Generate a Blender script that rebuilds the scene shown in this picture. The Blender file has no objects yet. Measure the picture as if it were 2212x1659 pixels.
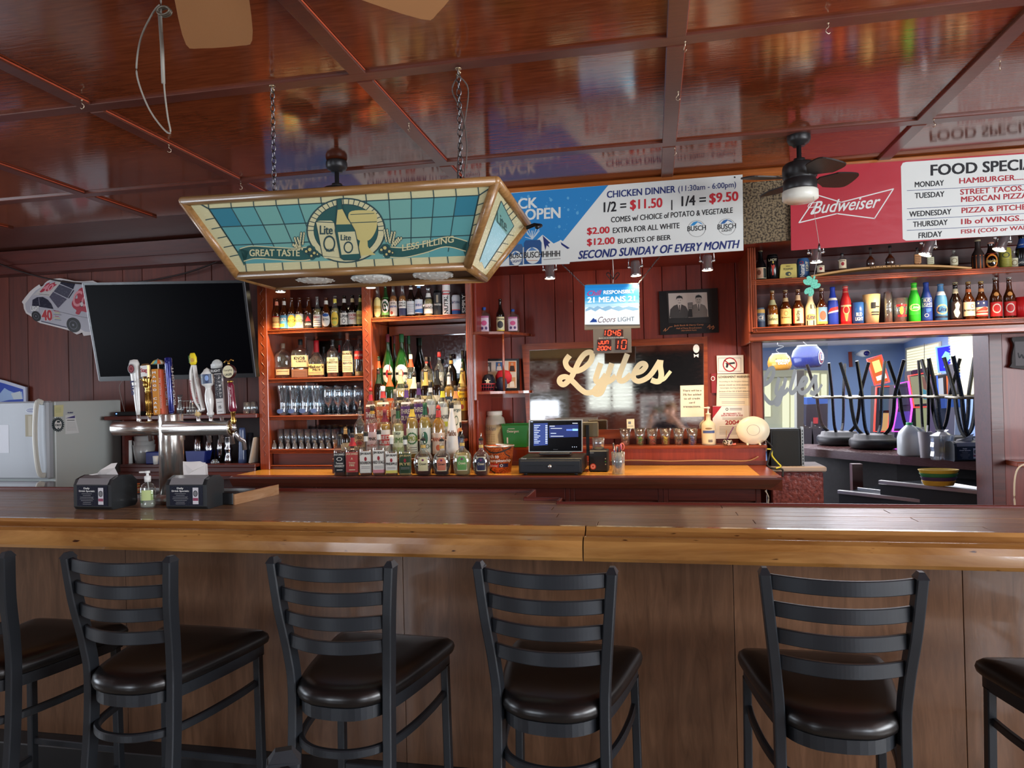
import bpy, math, random
from mathutils import Vector, Matrix
from mathutils.geometry import tessellate_polygon
random.seed(7)
PI = math.pi
C = bpy.context.scene.collection
S = bpy.context.scene
# ---------------------------------------------------------------- camera
F, CX, CY, EYE = 1534.0, 1106.0, 829.5, 1.54
_X = Vector((F*F/304-6.5*190/304, 190., 1534.)).normalized()
_Y = Vector((304., -6.5, -F)); _Y = (_Y-_X*_X.dot(_Y)).normalized()
_Z = _X.cross(_Y)
R3 = Matrix((_X, _Y, _Z))
cam = bpy.data.cameras.new('camera'); co = bpy.data.objects.new('camera', cam); C.objects.link(co)
cam.sensor_width = 36; cam.lens = 36*F/2212; cam.clip_start = .03; cam.clip_end = 100
mw = R3.to_4x4(); mw.translation = (0, 0, EYE); co.matrix_world = mw
S.camera = co
# ---------------------------------------------------------------- world, lights, exposure
S.view_settings.view_transform = 'Standard'; S.view_settings.look = 'None'
S.view_settings.exposure = 0.85; S.view_settings.gamma = 1.0; S.view_settings.use_curve_mapping = False
w = bpy.data.worlds.new('world'); S.world = w; w.use_nodes = True
w.node_tree.nodes['Background'].inputs[0].default_value = (.75, .86, 1, 1)
w.node_tree.nodes['Background'].inputs[1].default_value = .35
S.cycles.max_bounces = 8; S.cycles.transparent_max_bounces = 24; S.cycles.glossy_bounces = 4
S.cycles.diffuse_bounces = 3; S.cycles.transmission_bounces = 8; S.cycles.sample_clamp_indirect = 6
S.cycles.caustics_reflective = False; S.cycles.caustics_refractive = False
def area(name, loc, rot, sx, sy, power, col=(1, 1, 1)):
    l = bpy.data.lights.new(name, 'AREA'); l.shape = 'RECTANGLE'; l.size = sx; l.size_y = sy; l.energy = power; l.color = col
    o = bpy.data.objects.new(name, l); C.objects.link(o); o.location = loc; o.rotation_euler = rot; return o
DAY = (.80, .89, 1)
XL, XR, YB, CZ = -6.9, 4.6, -3.4, 2.826
# daylight entering through the windows of the bar room (their openings are built below)
area('window_or_fill_light', (XR-.06, .2, 1.55), (0, PI/2, 0), 1.3, 3.6, 165, (.93, .96, 1))
area('window_or_fill_light', (3.9, YB+.02, 1.5), (PI/2, 0, 0), 1.1, 1.3, 75, DAY)
area('window_or_fill_light', (-3.4, YB+.02, 1.5), (PI/2, 0, 0), .95, 1.2, 42, DAY)
area('window_or_fill_light', (XL+.06, 1.4, 1.55), (0, -PI/2, 0), 1.3, 2.6, 55, DAY)
# ---------------------------------------------------------------- pixel <-> world
def ray(x, y): return R3 @ Vector((x-CX, CY-y, -F))
E0 = Vector((0, 0, EYE))
def at(x, y, Y): d = ray(x, y); return E0+d*(Y/d.y)
def atz(x, y, z): d = ray(x, y); return E0+d*((z-EYE)/d.z)
def atx(x, y, X): d = ray(x, y); return E0+d*(X/d.x)
def atp(x, y, p0, n): d = ray(x, y); return E0+d*((Vector(p0)-E0).dot(n)/d.dot(n))
def depth(p): return -(R3.transposed() @ (Vector(p)-E0)).z
# ---------------------------------------------------------------- materials
_mats = {}
def new_mat(name):
    m = bpy.data.materials.new(name); m.use_nodes = True
    return m, m.node_tree.nodes, m.node_tree.links, m.node_tree.nodes['Principled BSDF']
def lin(c): return tuple(((x/255.)/12.92 if x/255. <= .04045 else ((x/255.+.055)/1.055)**2.4) for x in c)
def M(c, rough=.45, metal=0., emit=0., coat=0., trans=0., ior=1.45):
    """plain material; c is an sRGB 0-255 triple; faint procedural mottling of the roughness"""
    k = (tuple(c), rough, metal, emit, coat, trans)
    if k in _mats: return _mats[k]
    m, N, L, b = new_mat('mat_%d_%d_%d' % tuple(int(x) for x in c))
    col = (*lin(c), 1)
    b.inputs['Base Color'].default_value = col; b.inputs['Metallic'].default_value = metal
    b.inputs['Roughness'].default_value = rough; b.inputs['Coat Weight'].default_value = coat
    b.inputs['Transmission Weight'].default_value = trans; b.inputs['IOR'].default_value = ior
    if not emit and not trans:
        n = N.new('ShaderNodeTexNoise'); n.inputs['Scale'].default_value = 35
        mr = N.new('ShaderNodeMapRange'); mr.inputs[3].default_value = max(0, rough-.06); mr.inputs[4].default_value = min(1, rough+.08)
        L.new(n.outputs[0], mr.inputs[0]); L.new(mr.outputs[0], b.inputs['Roughness'])
    if emit:
        b.inputs['Base Color'].default_value = (col[0]*.12, col[1]*.12, col[2]*.12, 1)
        b.inputs['Emission Color'].default_value = col; b.inputs['Emission Strength'].default_value = emit
    _mats[k] = m; return m
def glassm(c, alpha=.25, rough=.03, name='thin_glass'):
    """thin-walled clear glass: see-through tint under a fresnel reflection"""
    k = ('glass', tuple(c), alpha, rough)
    if k in _mats: return _mats[k]
    m, N, L, b = new_mat(name)
    out = N['Material Output']; N.remove(b)
    t = N.new('ShaderNodeBsdfTransparent'); g = N.new('ShaderNodeBsdfGlossy'); d = N.new('ShaderNodeBsdfDiffuse')
    t.inputs[0].default_value = (*lin(c), 1); g.inputs['Roughness'].default_value = rough; g.inputs[0].default_value = (1, 1, 1, 1)
    d.inputs[0].default_value = (*lin(c), 1)
    mx0 = N.new('ShaderNodeMixShader'); mx0.inputs[0].default_value = alpha
    mx = N.new('ShaderNodeMixShader'); fr = N.new('ShaderNodeLayerWeight'); fr.inputs[0].default_value = .35
    mp = N.new('ShaderNodeMapRange'); mp.inputs[3].default_value = .05; mp.inputs[4].default_value = .75
    L.new(fr.outputs['Facing'], mp.inputs[0]); L.new(t.outputs[0], mx0.inputs[1]); L.new(d.outputs[0], mx0.inputs[2])
    L.new(mp.outputs[0], mx.inputs[0]); L.new(mx0.outputs[0], mx.inputs[1]); L.new(g.outputs[0], mx.inputs[2])
    L.new(mx.outputs[0], out.inputs[0]); _mats[k] = m; return m
def wood(name, c1, c2, axis='X', rough=.35, coat=0., scale=6., bump=.15, stretch=14., spots=None, dist=1.2):
    m, N, L, b = new_mat(name)
    tc = N.new('ShaderNodeTexCoord'); mp = N.new('ShaderNodeMapping'); 
    sc = [stretch]*3; sc['XYZ'.index(axis)] = 1.0
    mp.inputs['Scale'].default_value = sc
    n = N.new('ShaderNodeTexNoise'); n.inputs['Scale'].default_value = scale*.35; n.inputs['Detail'].default_value = 8; n.inputs['Roughness'].default_value = .65
    n.inputs['Distortion'].default_value = dist
    cr = N.new('ShaderNodeValToRGB'); cr.color_ramp.elements[0].color = (*lin(c1), 1); cr.color_ramp.elements[1].color = (*lin(c2), 1)
    cr.color_ramp.elements[0].position = .32; cr.color_ramp.elements[1].position = .68
    L.new(tc.outputs['Object'], mp.inputs[0]); L.new(mp.outputs[0], n.inputs[0]); L.new(n.outputs[0], cr.inputs[0])
    oi = N.new('ShaderNodeObjectInfo'); 
    vr = N.new('ShaderNodeMapRange'); vr.inputs[3].default_value = .82; vr.inputs[4].default_value = 1.15
    L.new(oi.outputs['Random'], vr.inputs[0])
    hs = N.new('ShaderNodeHueSaturation'); L.new(vr.outputs[0], hs.inputs['Value']); L.new(cr.outputs[0], hs.inputs['Color'])
    last = hs.outputs[0]
    if spots:
        n2 = N.new('ShaderNodeTexNoise'); n2.inputs['Scale'].default_value = 16; mp2 = N.new('ShaderNodeMapping')
        s2 = [3]*3; s2['XYZ'.index(axis)] = .8; mp2.inputs['Scale'].default_value = s2
        L.new(tc.outputs['Object'], mp2.inputs[0]); L.new(mp2.outputs[0], n2.inputs[0])
        r2 = N.new('ShaderNodeMapRange'); r2.inputs[1].default_value = .70; r2.inputs[2].default_value = .75
        L.new(n2.outputs[0], r2.inputs[0]); mx = N.new('ShaderNodeMix'); mx.data_type = 'RGBA'
        L.new(r2.outputs[0], mx.inputs[0]); L.new(last, mx.inputs[6]); mx.inputs[7].default_value = (*lin(spots), 1); last = mx.outputs[2]
    L.new(last, b.inputs['Base Color'])
    b.inputs['Roughness'].default_value = rough; b.inputs['Coat Weight'].default_value = coat; b.inputs['Coat Roughness'].default_value = .06
    bp = N.new('ShaderNodeBump'); bp.inputs['Strength'].default_value = bump; bp.inputs['Distance'].default_value = .002
    L.new(n.outputs[0], bp.inputs['Height']); L.new(bp.outputs[0], b.inputs['Normal'])
    if coat: L.new(bp.outputs[0], b.inputs['Coat Normal'])
    return m
def lacquer(name, c1, c2, rough=.16, bump=.3):
    """dark red lacquered plywood: brushed ripples break up its reflections"""
    m, N, L, b = new_mat(name)
    tc = N.new('ShaderNodeTexCoord'); mp = N.new('ShaderNodeMapping'); mp.inputs['Scale'].default_value = (1.6, 14, 1)
    n = N.new('ShaderNodeTexNoise'); n.inputs['Scale'].default_value = 5; n.inputs['Detail'].default_value = 6; n.inputs['Distortion'].default_value = .6
    n2 = N.new('ShaderNodeTexNoise'); n2.inputs['Scale'].default_value = 1.2
    cr = N.new('ShaderNodeValToRGB'); cr.color_ramp.elements[0].color = (*lin(c1), 1); cr.color_ramp.elements[1].color = (*lin(c2), 1)
    cr.color_ramp.elements[0].position = .35; cr.color_ramp.elements[1].position = .7
    L.new(tc.outputs['Object'], mp.inputs[0]); L.new(mp.outputs[0], n.inputs[0]); L.new(tc.outputs['Object'], n2.inputs[0])
    ad = N.new('ShaderNodeMath'); ad.operation = 'ADD'; hf = N.new('ShaderNodeMath'); hf.operation = 'MULTIPLY'; hf.inputs[1].default_value = .5
    L.new(n.outputs[0], ad.inputs[0]); L.new(n2.outputs[0], ad.inputs[1]); L.new(ad.outputs[0], hf.inputs[0]); L.new(hf.outputs[0], cr.inputs[0])
    L.new(cr.outputs[0], b.inputs['Base Color'])
    b.inputs['Roughness'].default_value = rough; b.inputs['Specular IOR Level'].default_value = .75
    bp = N.new('ShaderNodeBump'); bp.inputs['Strength'].default_value = bump; bp.inputs['Distance'].default_value = .001
    L.new(n.outputs[0], bp.inputs['Height']); L.new(bp.outputs[0], b.inputs['Normal'])
    return m
def speckle(name, c1, c2, scale=60, rough=.9, bump=.6, pos=(.42, .55), dist=.004, kind='noise'):
    m, N, L, b = new_mat(name)
    tc = N.new('ShaderNodeTexCoord')
    n = N.new('ShaderNodeTexNoise' if kind == 'noise' else 'ShaderNodeTexVoronoi'); n.inputs['Scale'].default_value = scale
    cr = N.new('ShaderNodeValToRGB'); cr.color_ramp.elements[0].color = (*lin(c1), 1); cr.color_ramp.elements[1].color = (*lin(c2), 1)
    cr.color_ramp.elements[0].position = pos[0]; cr.color_ramp.elements[1].position = pos[1]
    L.new(tc.outputs['Object'], n.inputs['Vector']); L.new(n.outputs[0], cr.inputs[0]); L.new(cr.outputs[0], b.inputs['Base Color'])
    b.inputs['Roughness'].default_value = rough
    bp = N.new('ShaderNodeBump'); bp.inputs['Strength'].default_value = bump; bp.inputs['Distance'].default_value = dist
    L.new(n.outputs[0], bp.inputs['Height']); L.new(bp.outputs[0], b.inputs['Normal'])
    return m
BLK = M((22, 23, 25), .4); WHT = M((232, 232, 228), .5); CHR = M((225, 225, 226), .2, .9); DCHR = M((120, 120, 122), .25, 1.)
STEEL = M((205, 205, 202), .3, .9); GOLD = M((205, 160, 70), .28, 1.); RED = M((190, 30, 35), .4); INK = M((25, 25, 30), .6)
NAVY = M((30, 42, 90), .5); CREAM = M((232, 222, 190), .6); PAPER = M((235, 230, 222), .8)
# ---------------------------------------------------------------- mesh builder
class B:
    def __init__(s): s.v = []; s.f = []; s.mi = []; s.sm = []; s.mats = []
    def idx(s, m):
        if m not in s.mats: s.mats.append(m)
        return s.mats.index(m)
    def add(s, vs, fs, m, smooth=False):
        o = len(s.v); s.v += [tuple(v) for v in vs]; i = s.idx(m)
        for f in fs: s.f.append([o+k for k in f]); s.mi.append(i); s.sm.append(smooth)
        return s
    def box(s, x0, x1, y0, y1, z0, z1, m, bev=0., T=None):
        if x0 > x1: x0, x1 = x1, x0
        if y0 > y1: y0, y1 = y1, y0
        if z0 > z1: z0, z1 = z1, z0
        if not bev:
            vs = [(x, y, z) for x in (x0, x1) for y in (y0, y1) for z in (z0, z1)]
            fs = [(0, 1, 3, 2), (4, 6, 7, 5), (0, 4, 5, 1), (2, 3, 7, 6), (0, 2, 6, 4), (1, 5, 7, 3)]
        else:
            b = min(bev, (x1-x0)*.45, (y1-y0)*.45, (z1-z0)*.45); vs = []; ix = {}
            for i, x in enumerate((x0, x1)):
                for j, y in enumerate((y0, y1)):
                    for k, z in enumerate((z0, z1)):
                        sx, sy, sz = (b if i == 0 else -b), (b if j == 0 else -b), (b if k == 0 else -b)
                        for a in range(3):
                            ix[i, j, k, a] = len(vs)
                            vs.append((x+(0 if a == 0 else sx), y+(0 if a == 1 else sy), z+(0 if a == 2 else sz)))
            q = [(0, 0), (0, 1), (1, 1), (1, 0)]; fs = []
            for e in (0, 1):
                fs.append([ix[e, j, k, 0] for j, k in q]); fs.append([ix[i, e, k, 1] for i, k in q]); fs.append([ix[i, j, e, 2] for i, j in q])
            for j in (0, 1):
                for k in (0, 1):
                    fs.append([ix[0, j, k, 1], ix[1, j, k, 1], ix[1, j, k, 2], ix[0, j, k, 2]])
                    fs.append([ix[j, 0, k, 0], ix[j, 1, k, 0], ix[j, 1, k, 2], ix[j, 0, k, 2]])
                    fs.append([ix[j, k, 0, 0], ix[j, k, 1, 0], ix[j, k, 1, 1], ix[j, k, 0, 1]])
                    for i in (0, 1): fs.append([ix[i, j, k, a] for a in range(3)])
        if T: vs = [T @ Vector(v) for v in vs]
        return s.add(vs, fs, m)
    def lathe(s, prof, m, c=(0, 0, 0), n=20, smooth=True, sq=2., ax='Z', sx=1., sy=1., T=None, cap=True):
        vs = []; fs = []
        for r, z in prof:
            for i in range(n):
                a = 2*PI*(i+.5)/n; ca, sa = math.cos(a), math.sin(a)
                k = 1. if sq == 2 else 1./((abs(ca)**sq+abs(sa)**sq)**(1./sq))
                x, y = r*k*ca*sx, r*k*sa*sy
                p = (x, y, z) if ax == 'Z' else ((z, x, y) if ax == 'X' else (x, z, y))
                p = Vector(p)+Vector(c) if not T else T @ (Vector(p)+Vector(c)); vs.append(p)
        for j in range(len(prof)-1):
            for i in range(n):
                fs.append((j*n+i, j*n+(i+1) % n, (j+1)*n+(i+1) % n, (j+1)*n+i))
        if cap:
            if prof[0][0] > 1e-6: fs.append(list(range(n))[::-1])
            if prof[-1][0] > 1e-6: fs.append([(len(prof)-1)*n+i for i in range(n)])
        return s.add(vs, fs, m, smooth)
    def sweep(s, pts, sec, m, up=(0, 0, 1), closed=False, smooth=False, cap=True):
        """sweep a 2D section (a=sideways, b=up) along points"""
        P = [Vector(p) for p in pts]; n = len(P); k = len(sec); vs = []; up = Vector(up)
        for i, p in enumerate(P):
            a = P[i-1] if (i > 0 or closed) else P[i]; b = P[(i+1) % n] if (i < n-1 or closed) else P[i]
            t = (b-a).normalized(); sd = t.cross(up)
            if sd.length < 1e-4: sd = t.cross(Vector((0, 1, 0)))
            sd.normalize(); u = sd.cross(t)
            for q in sec: vs.append(p+sd*q[0]+u*q[1])
        fs = []
        for i in range(n if closed else n-1):
            for j in range(k):
                a = i*k+j; b_ = i*k+(j+1) % k; c = ((i+1) % n)*k+(j+1) % k; d = ((i+1) % n)*k+j; fs.append((a, b_, c, d))
        if cap and not closed: fs += [list(range(k))[::-1], [(n-1)*k+j for j in range(k)]]
        return s.add(vs, fs, m, smooth)
    def tube(s, pts, r, m, n=8, closed=False, up=(0, 0, 1), r2=None):
        r2 = r if r2 is None else r2
        return s.sweep(pts, [(r*math.cos(2*PI*i/n), r2*math.sin(2*PI*i/n)) for i in range(n)], m, up, closed, True)
    def prism(s, poly, fn, t, m, smooth=False):
        """poly in 2D -> fn(a,b,c) with c in {0,t}"""
        n = len(poly); vs = [fn(a, b, 0) for a, b in poly]+[fn(a, b, t) for a, b in poly]
        tr = tessellate_polygon([[Vector((a, b, 0)) for a, b in poly]])
        fs = [list(q) for q in tr]+[[k+n for k in q][::-1] for q in tr]+[(i, (i+1) % n, (i+1) % n+n, i+n) for i in range(n)]
        return s.add(vs, fs, m, smooth)
    def obj(s, name, parent=None, loc=None, rz=0., fix=True):
        me = bpy.data.meshes.new(name); me.from_pydata(s.v, [], s.f)
        for m in s.mats: me.materials.append(m)
        me.polygons.foreach_set('material_index', s.mi); me.polygons.foreach_set('use_smooth', s.sm)
        me.update()
        if fix:
            import bmesh
            bm = bmesh.new(); bm.from_mesh(me); bmesh.ops.recalc_face_normals(bm, faces=bm.faces); bm.to_mesh(me); bm.free()
        o = bpy.data.objects.new(name, me); C.objects.link(o)
        if parent: o.parent = parent
        if loc is not None: o.location = loc
        o.rotation_euler = (0, 0, rz); return o
def tag(o, label=None, cat=None, group=None, kind=None):
    if label: o['label'] = label
    if cat: o['category'] = cat
    if group: o['group'] = group
    if kind: o['kind'] = kind
    return o
def thing(name, label, cat, loc=(0, 0, 0), rz=0., group=None):
    o = bpy.data.objects.new(name, None); C.objects.link(o); o.location = loc; o.rotation_euler = (0, 0, rz)
    o.empty_display_size = .05; return tag(o, label, cat, group)
def copy_tree(o, parent=None):
    c = o.copy(); C.objects.link(c)
    if parent: c.parent = parent
    for ch in list(o.children): copy_tree(ch, c)
    return c
def struct(b, name, parent=None, loc=None, **k):
    o = b.obj(name, parent, loc, **k)
    if not parent: o['kind'] = 'structure'
    return o
# ---------------------------------------------------------------- flat print
_tc = {}
def text2d(s, bold=0., shear=0.):
    k = (s, bold, shear)
    if k in _tc: return _tc[k]
    cu = bpy.data.curves.new('t', 'FONT'); cu.body = s; cu.resolution_u = 3; cu.shear = shear
    o = bpy.data.objects.new('t', cu); me = o.to_mesh()
    vs = [(v.co.x, v.co.y) for v in me.vertices]; fs = [list(p.vertices) for p in me.polygons]
    o.to_mesh_clear(); bpy.data.objects.remove(o); bpy.data.curves.remove(cu)
    if vs and bold:  # heavier strokes: the outline laid over itself a few times
        n = len(vs); f0 = fs; vs0 = vs; vs = []; fs = []
        for i, (dx, dy) in enumerate(((-1, -.5), (1, -.5), (-1, .5), (1, .5))):
            vs += [(x+dx*bold, y+dy*bold) for x, y in vs0]; fs += [[k+i*n for k in f] for f in f0]
    if vs:
        x0 = min(v[0] for v in vs); x1 = max(v[0] for v in vs); y0 = min(v[1] for v in vs); y1 = max(v[1] for v in vs)
        vs = [((v[0]-x0)/max(x1-x0, 1e-6), (v[1]-y0)/max(y1-y0, 1e-6)) for v in vs]
    _tc[k] = (vs, fs); return _tc[k]
def tput(b, t, bold, shear, fn, m, l, dz):
    vs, fs = text2d(t, bold, shear); n = max(1, len(vs)//4 if bold else len(vs))
    b.add([fn(x, y, l+dz*.22*(k//n)) for k, (x, y) in enumerate(vs)], fs, m)
class Pr:
    """prints shapes given in 2D onto a surface: fn(a, b, lift) -> xyz"""
    def __init__(s, b, fn, dz=.0004): s.b = b; s.fn = fn; s.l = 1; s.dz = dz
    def _p(s, pts, lay): return [s.fn(a, c, s.dz*(s.l if lay is None else lay)) for a, c in pts]
    def poly(s, pts, m, lay=None):
        tr = tessellate_polygon([[Vector((a, c, 0)) for a, c in pts]]); s.b.add(s._p(pts, lay), [list(q) for q in tr], m); return s
    def rect(s, a0, b0, a1, b1, m, lay=None, n=1):
        vs = []; fs = []
        for i in range(n+1):
            a = a0+(a1-a0)*i/n; vs += [(a, b0), (a, b1)]
        for i in range(n): fs.append((2*i, 2*i+2, 2*i+3, 2*i+1))
        s.b.add(s._p(vs, lay), fs, m); return s
    def disc(s, a, b, ra, rb, m, lay=None, n=24, ph=0.):
        K = 4 if n in (14, 18) else 1  # round labels wrap a bottle and need inner rings
        vs = [(a, b)]+[(a+ra*j/K*math.cos(2*PI*i/n+ph), b+rb*j/K*math.sin(2*PI*i/n+ph)) for j in range(1, K+1) for i in range(n)]
        s.b.add(s._p(vs, lay), [(0, 1+i, 1+(i+1) % n) for i in range(n)]+[(1+j*n+i, 1+j*n+n+i, 1+j*n+n+(i+1) % n, 1+j*n+(i+1) % n) for j in range(K-1) for i in range(n)], m); return s
    def wrap(s, pts, m, lay, lv=3):
        T = [[Vector((pts[k][0], pts[k][1])) for k in q] for q in tessellate_polygon([[Vector((a, c, 0)) for a, c in pts]])]
        for _ in range(lv): T = [t for a, b, c in T for t in ((a, (a+b)/2, (a+c)/2), ((a+b)/2, b, (b+c)/2), ((a+c)/2, (b+c)/2, c), ((a+b)/2, (b+c)/2, (a+c)/2))]
        s.b.add(s._p([(v.x, v.y) for t in T for v in t], lay), [(3*i, 3*i+1, 3*i+2) for i in range(len(T))], m); return s
    def ring(s, a, b, ra, rb, w, m, lay=None, n=28, a0=0., a1=2*PI):
        vs = []
        for i in range(n+1):
            t = a0+(a1-a0)*i/n; c, d = math.cos(t), math.sin(t); vs += [(a+ra*c, b+rb*d), (a+(ra-w)*c, b+(rb-w*rb/ra)*d)]
        s.b.add(s._p(vs, lay), [(2*i, 2*i+1, 2*i+3, 2*i+2) for i in range(n)], m); return s
    def line(s, pts, w, m, lay=None):
        vs = []; n = len(pts)
        ws = w if isinstance(w, (list, tuple)) else [w]*n
        for i in range(n):
            a = pts[max(i-1, 0)]; b = pts[min(i+1, n-1)]; dx, dy = b[0]-a[0], b[1]-a[1]; l = math.hypot(dx, dy) or 1
            nx, ny = -dy/l*ws[i]/2, dx/l*ws[i]/2; vs += [(pts[i][0]+nx, pts[i][1]+ny), (pts[i][0]-nx, pts[i][1]-ny)]
        l0 = s.l if lay is None else lay; s.b.add([s.fn(a, c, s.dz*(l0+(.8*k/(2*n) if n > 12 else 0))) for k, (a, c) in enumerate(vs)], [(2*i, 2*i+1, 2*i+3, 2*i+2) for i in range(n-1)], m); return s
    def text(s, t, a0, b0, a1, b1, m, bold=0., shear=0., lay=None, rot=0):
        g = (lambda x, y: (a0+(a1-a0)*(1-y), b0+(b1-b0)*x)) if rot == 1 else (lambda x, y: (a0+(a1-a0)*y, b1-(b1-b0)*x)) if rot else (lambda x, y: (a0+(a1-a0)*x, b0+(b1-b0)*y))
        tput(s.b, t, bold, shear, lambda x, y, l: s.fn(*g(x, y), l), m, s.dz*(s.l+1 if lay is None else lay), s.dz); return s
def spline(pts, n=8, closed=False):
    P = [tuple(p) for p in pts]; out = []; N_ = len(P); D = len(P[0])
    rng = range(N_ if closed else N_-1)
    for i in rng:
        p0 = P[i-1] if (i > 0 or closed) else P[0]; p1 = P[i]; p2 = P[(i+1) % N_]; p3 = P[(i+2) % N_] if (i+2 < N_ or closed) else P[-1]
        for j in range(n):
            t = j/n; out.append(tuple(.5*((2*p1[k])+(-p0[k]+p2[k])*t+(2*p0[k]-5*p1[k]+4*p2[k]-p3[k])*t*t+(-p0[k]+3*p1[k]-3*p2[k]+p3[k])*t**3) for k in range(D)))
    if not closed: out.append(P[-1])
    return out
# ================================================================ STRUCTURE
CEIL = lacquer('ceiling_lacquer', (98, 44, 24), (144, 74, 42), .105, .28)
BATTEN = lacquer('batten_paint', (84, 42, 32), (108, 58, 46), .3, .3)
COPPER = M((200, 92, 62), .35)
BOARD = wood('red_board', (112, 36, 24), (138, 50, 32), 'Z', .42, .1, 5, .1)
BOARD_DK = wood('dark_board', (78, 30, 20), (106, 44, 28), 'Z', .55, 0, 4, .1)
MAHO = wood('mahogany', (108, 44, 22), (150, 70, 36), 'X', .3, .35, 6, .15)
MAHOV = wood('mahogany_upright', (112, 44, 22), (154, 72, 38), 'Z', .3, .35, 6, .15)
MAHO_D = wood('mahogany_dark', (66, 22, 16), (92, 34, 24), 'X', .42, .12, 6, .1)
ORANGE = wood('cornice_wood', (128, 66, 26), (166, 96, 42), 'X', .32, .3, 5, .1)
FLOORM = speckle('floor_vinyl', (150, 140, 126), (178, 168, 152), 3, .25, .05)
WALLM = wood('plain_panel_wall', (92, 44, 30), (122, 62, 42), 'Z', .4, .1, 4, .1)
# floor with tiles
fl = B().box(XL, XR+6, YB, 12, -.12, -.01, M((70, 64, 58), .7)); floor = struct(fl, 'floor')
tb = B()
for i in range(26):
    for j in range(19):
        tb.box(XL+i*.45+.003, XL+(i+1)*.45-.003, YB+j*.45+.003, YB+(j+1)*.45-.003, -.01, 0, FLOORM)
o = tb.obj('floor_tiles', floor); o['kind'] = 'stuff'
# ceiling: panels and battens
ceil = struct(B().box(XL, XR, YB, 5.3, CZ+.02, CZ+.1, BATTEN), 'ceiling')
bx = [-5.8, -4.65, -3.45, -2.39, -1.125, .115, 1.335, 2.56, 3.8]
by = [-2.6, -1.35, -.13, 1.21, 2.69, 3.83]
gx = [XL]+bx+[XR]; gy = [YB]+by+[4.44]
for i in range(len(gx)-1):
    for j in range(len(gy)-1):
        B().box(gx[i], gx[i+1], gy[j], gy[j+1], CZ+.002, CZ+.018, CEIL).obj('ceiling_panel', ceil)
for x in bx:
    for j in range(len(gy)-1):
        B().box(x-.035, x+.035, gy[j]+(.036 if j else 0), gy[j+1]-(.036 if j < len(gy)-2 else 0), CZ-.012, CZ+.01, BATTEN, .003).box(x+.034, x+.0368, gy[j]+.05, gy[j+1]-.05, CZ-.006, CZ-.001, COPPER).obj('batten', ceil)
for y in by: B().box(XL, XR, y-.035, y+.035, CZ-.009, CZ+.01, BATTEN, .003).obj('batten', ceil)
# back wall, in boards
wb = struct(B().box(XL, .76, 5.22, 5.34, 0, 2.9, BOARD_DK).box(.76, 2.19, 5.22, 5.34, 2.05, 2.9, BOARD_DK).box(2.19, XR, 5.22, 5.34, 0, 2.9, BOARD_DK), 'wall_back')
def boards(x0, x1, z0, z1, step, m, y=5.2, wob=1):
    x = x0; k = 0
    while x < x1-.01:
        w_ = step*(1, .62, 1.35, .8)[k % 4] if wob else step; xe = min(x+w_, x1)
        B().box(x+.002, xe-.002, y, y+.03, z0, z1, m, .003).obj('board', wb); x = xe; k += 1
boards(XL, -2.84, 0, 2.82, .30, BOARD_DK, 5.2)
boards(-1.2, .74, .9, 2.45, .17, BOARD)
# soffit over the back bar
sf = struct(B().box(-2.83, XR, 4.46, 5.2, 2.40, 2.82, BOARD), 'wall_soffit')
for k in range(14): B().box(-2.83+k*.52+.002, -2.83+(k+1)*.52-.002, 4.445, 4.465, 2.395, 2.80, BOARD, .002).obj('board', sf)
struct(B().box(-2.85, XR, 4.415, 4.45, 2.775, 2.826, ORANGE, .008).box(-2.85, XR, 4.43, 4.447, 2.745, 2.775, ORANGE, .004), 'trim_1')
struct(B().box(XL, -2.83, 5.08, 5.2, 2.62, 2.70, MAHO_D, .004).box(XL, -2.83, 5.12, 5.2, 2.70, 2.826, MAHO_D), 'trim_2')
# side walls and the wall behind the photographer, with window openings
def wall_holes(name, axis, pos, t, a0, a1, z0, z1, holes, m, mw=None):
    """wall in plane axis=pos, thickness t outwards; holes (h0,h1,y0,y1)"""
    b = B(); xs = sorted({a0, a1}|{h for q in holes for h in q[:2]})
    for i in range(len(xs)-1):
        c = (xs[i]+xs[i+1])/2; hs = sorted([q for q in holes if q[0] < c < q[1]], key=lambda q: q[2]); z = z0
        for q in hs+[(0, 0, z1, z1)]:
            if q[2] > z+1e-4:
                if axis == 'X': b.box(pos, pos+t, xs[i], xs[i+1], z, q[2], m)
                else: b.box(xs[i], xs[i+1], pos, pos+t, z, q[2], m)
            z = q[3]
    return struct(b, name)
wall_holes('wall_right', 'X', XR, .12, YB, 5.2, 0, 2.9, [(-1.6, 2.0, .9, 2.2)], WALLM)
wall_holes('wall_left', 'X', XL, -.12, YB, 5.3, 0, 2.9, [(.1, 2.7, .9, 2.2)], WALLM)
WIN = M((236, 244, 255), .5, emit=1.5); BLIND = M((236, 236, 228), .6); FRAMEW = M((205, 205, 200), .5)
wall_holes('wall_front', 'Y', YB, -.12, XL, XR, 0, 2.9, [(-1.216, -.388, 1.66, 2.72), (3.3, 4.5, .8, 2.2), (-3.9, -2.9, .9, 2.2), (-2.36, -1.80, 1.1, 1.85)], WALLM)
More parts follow.
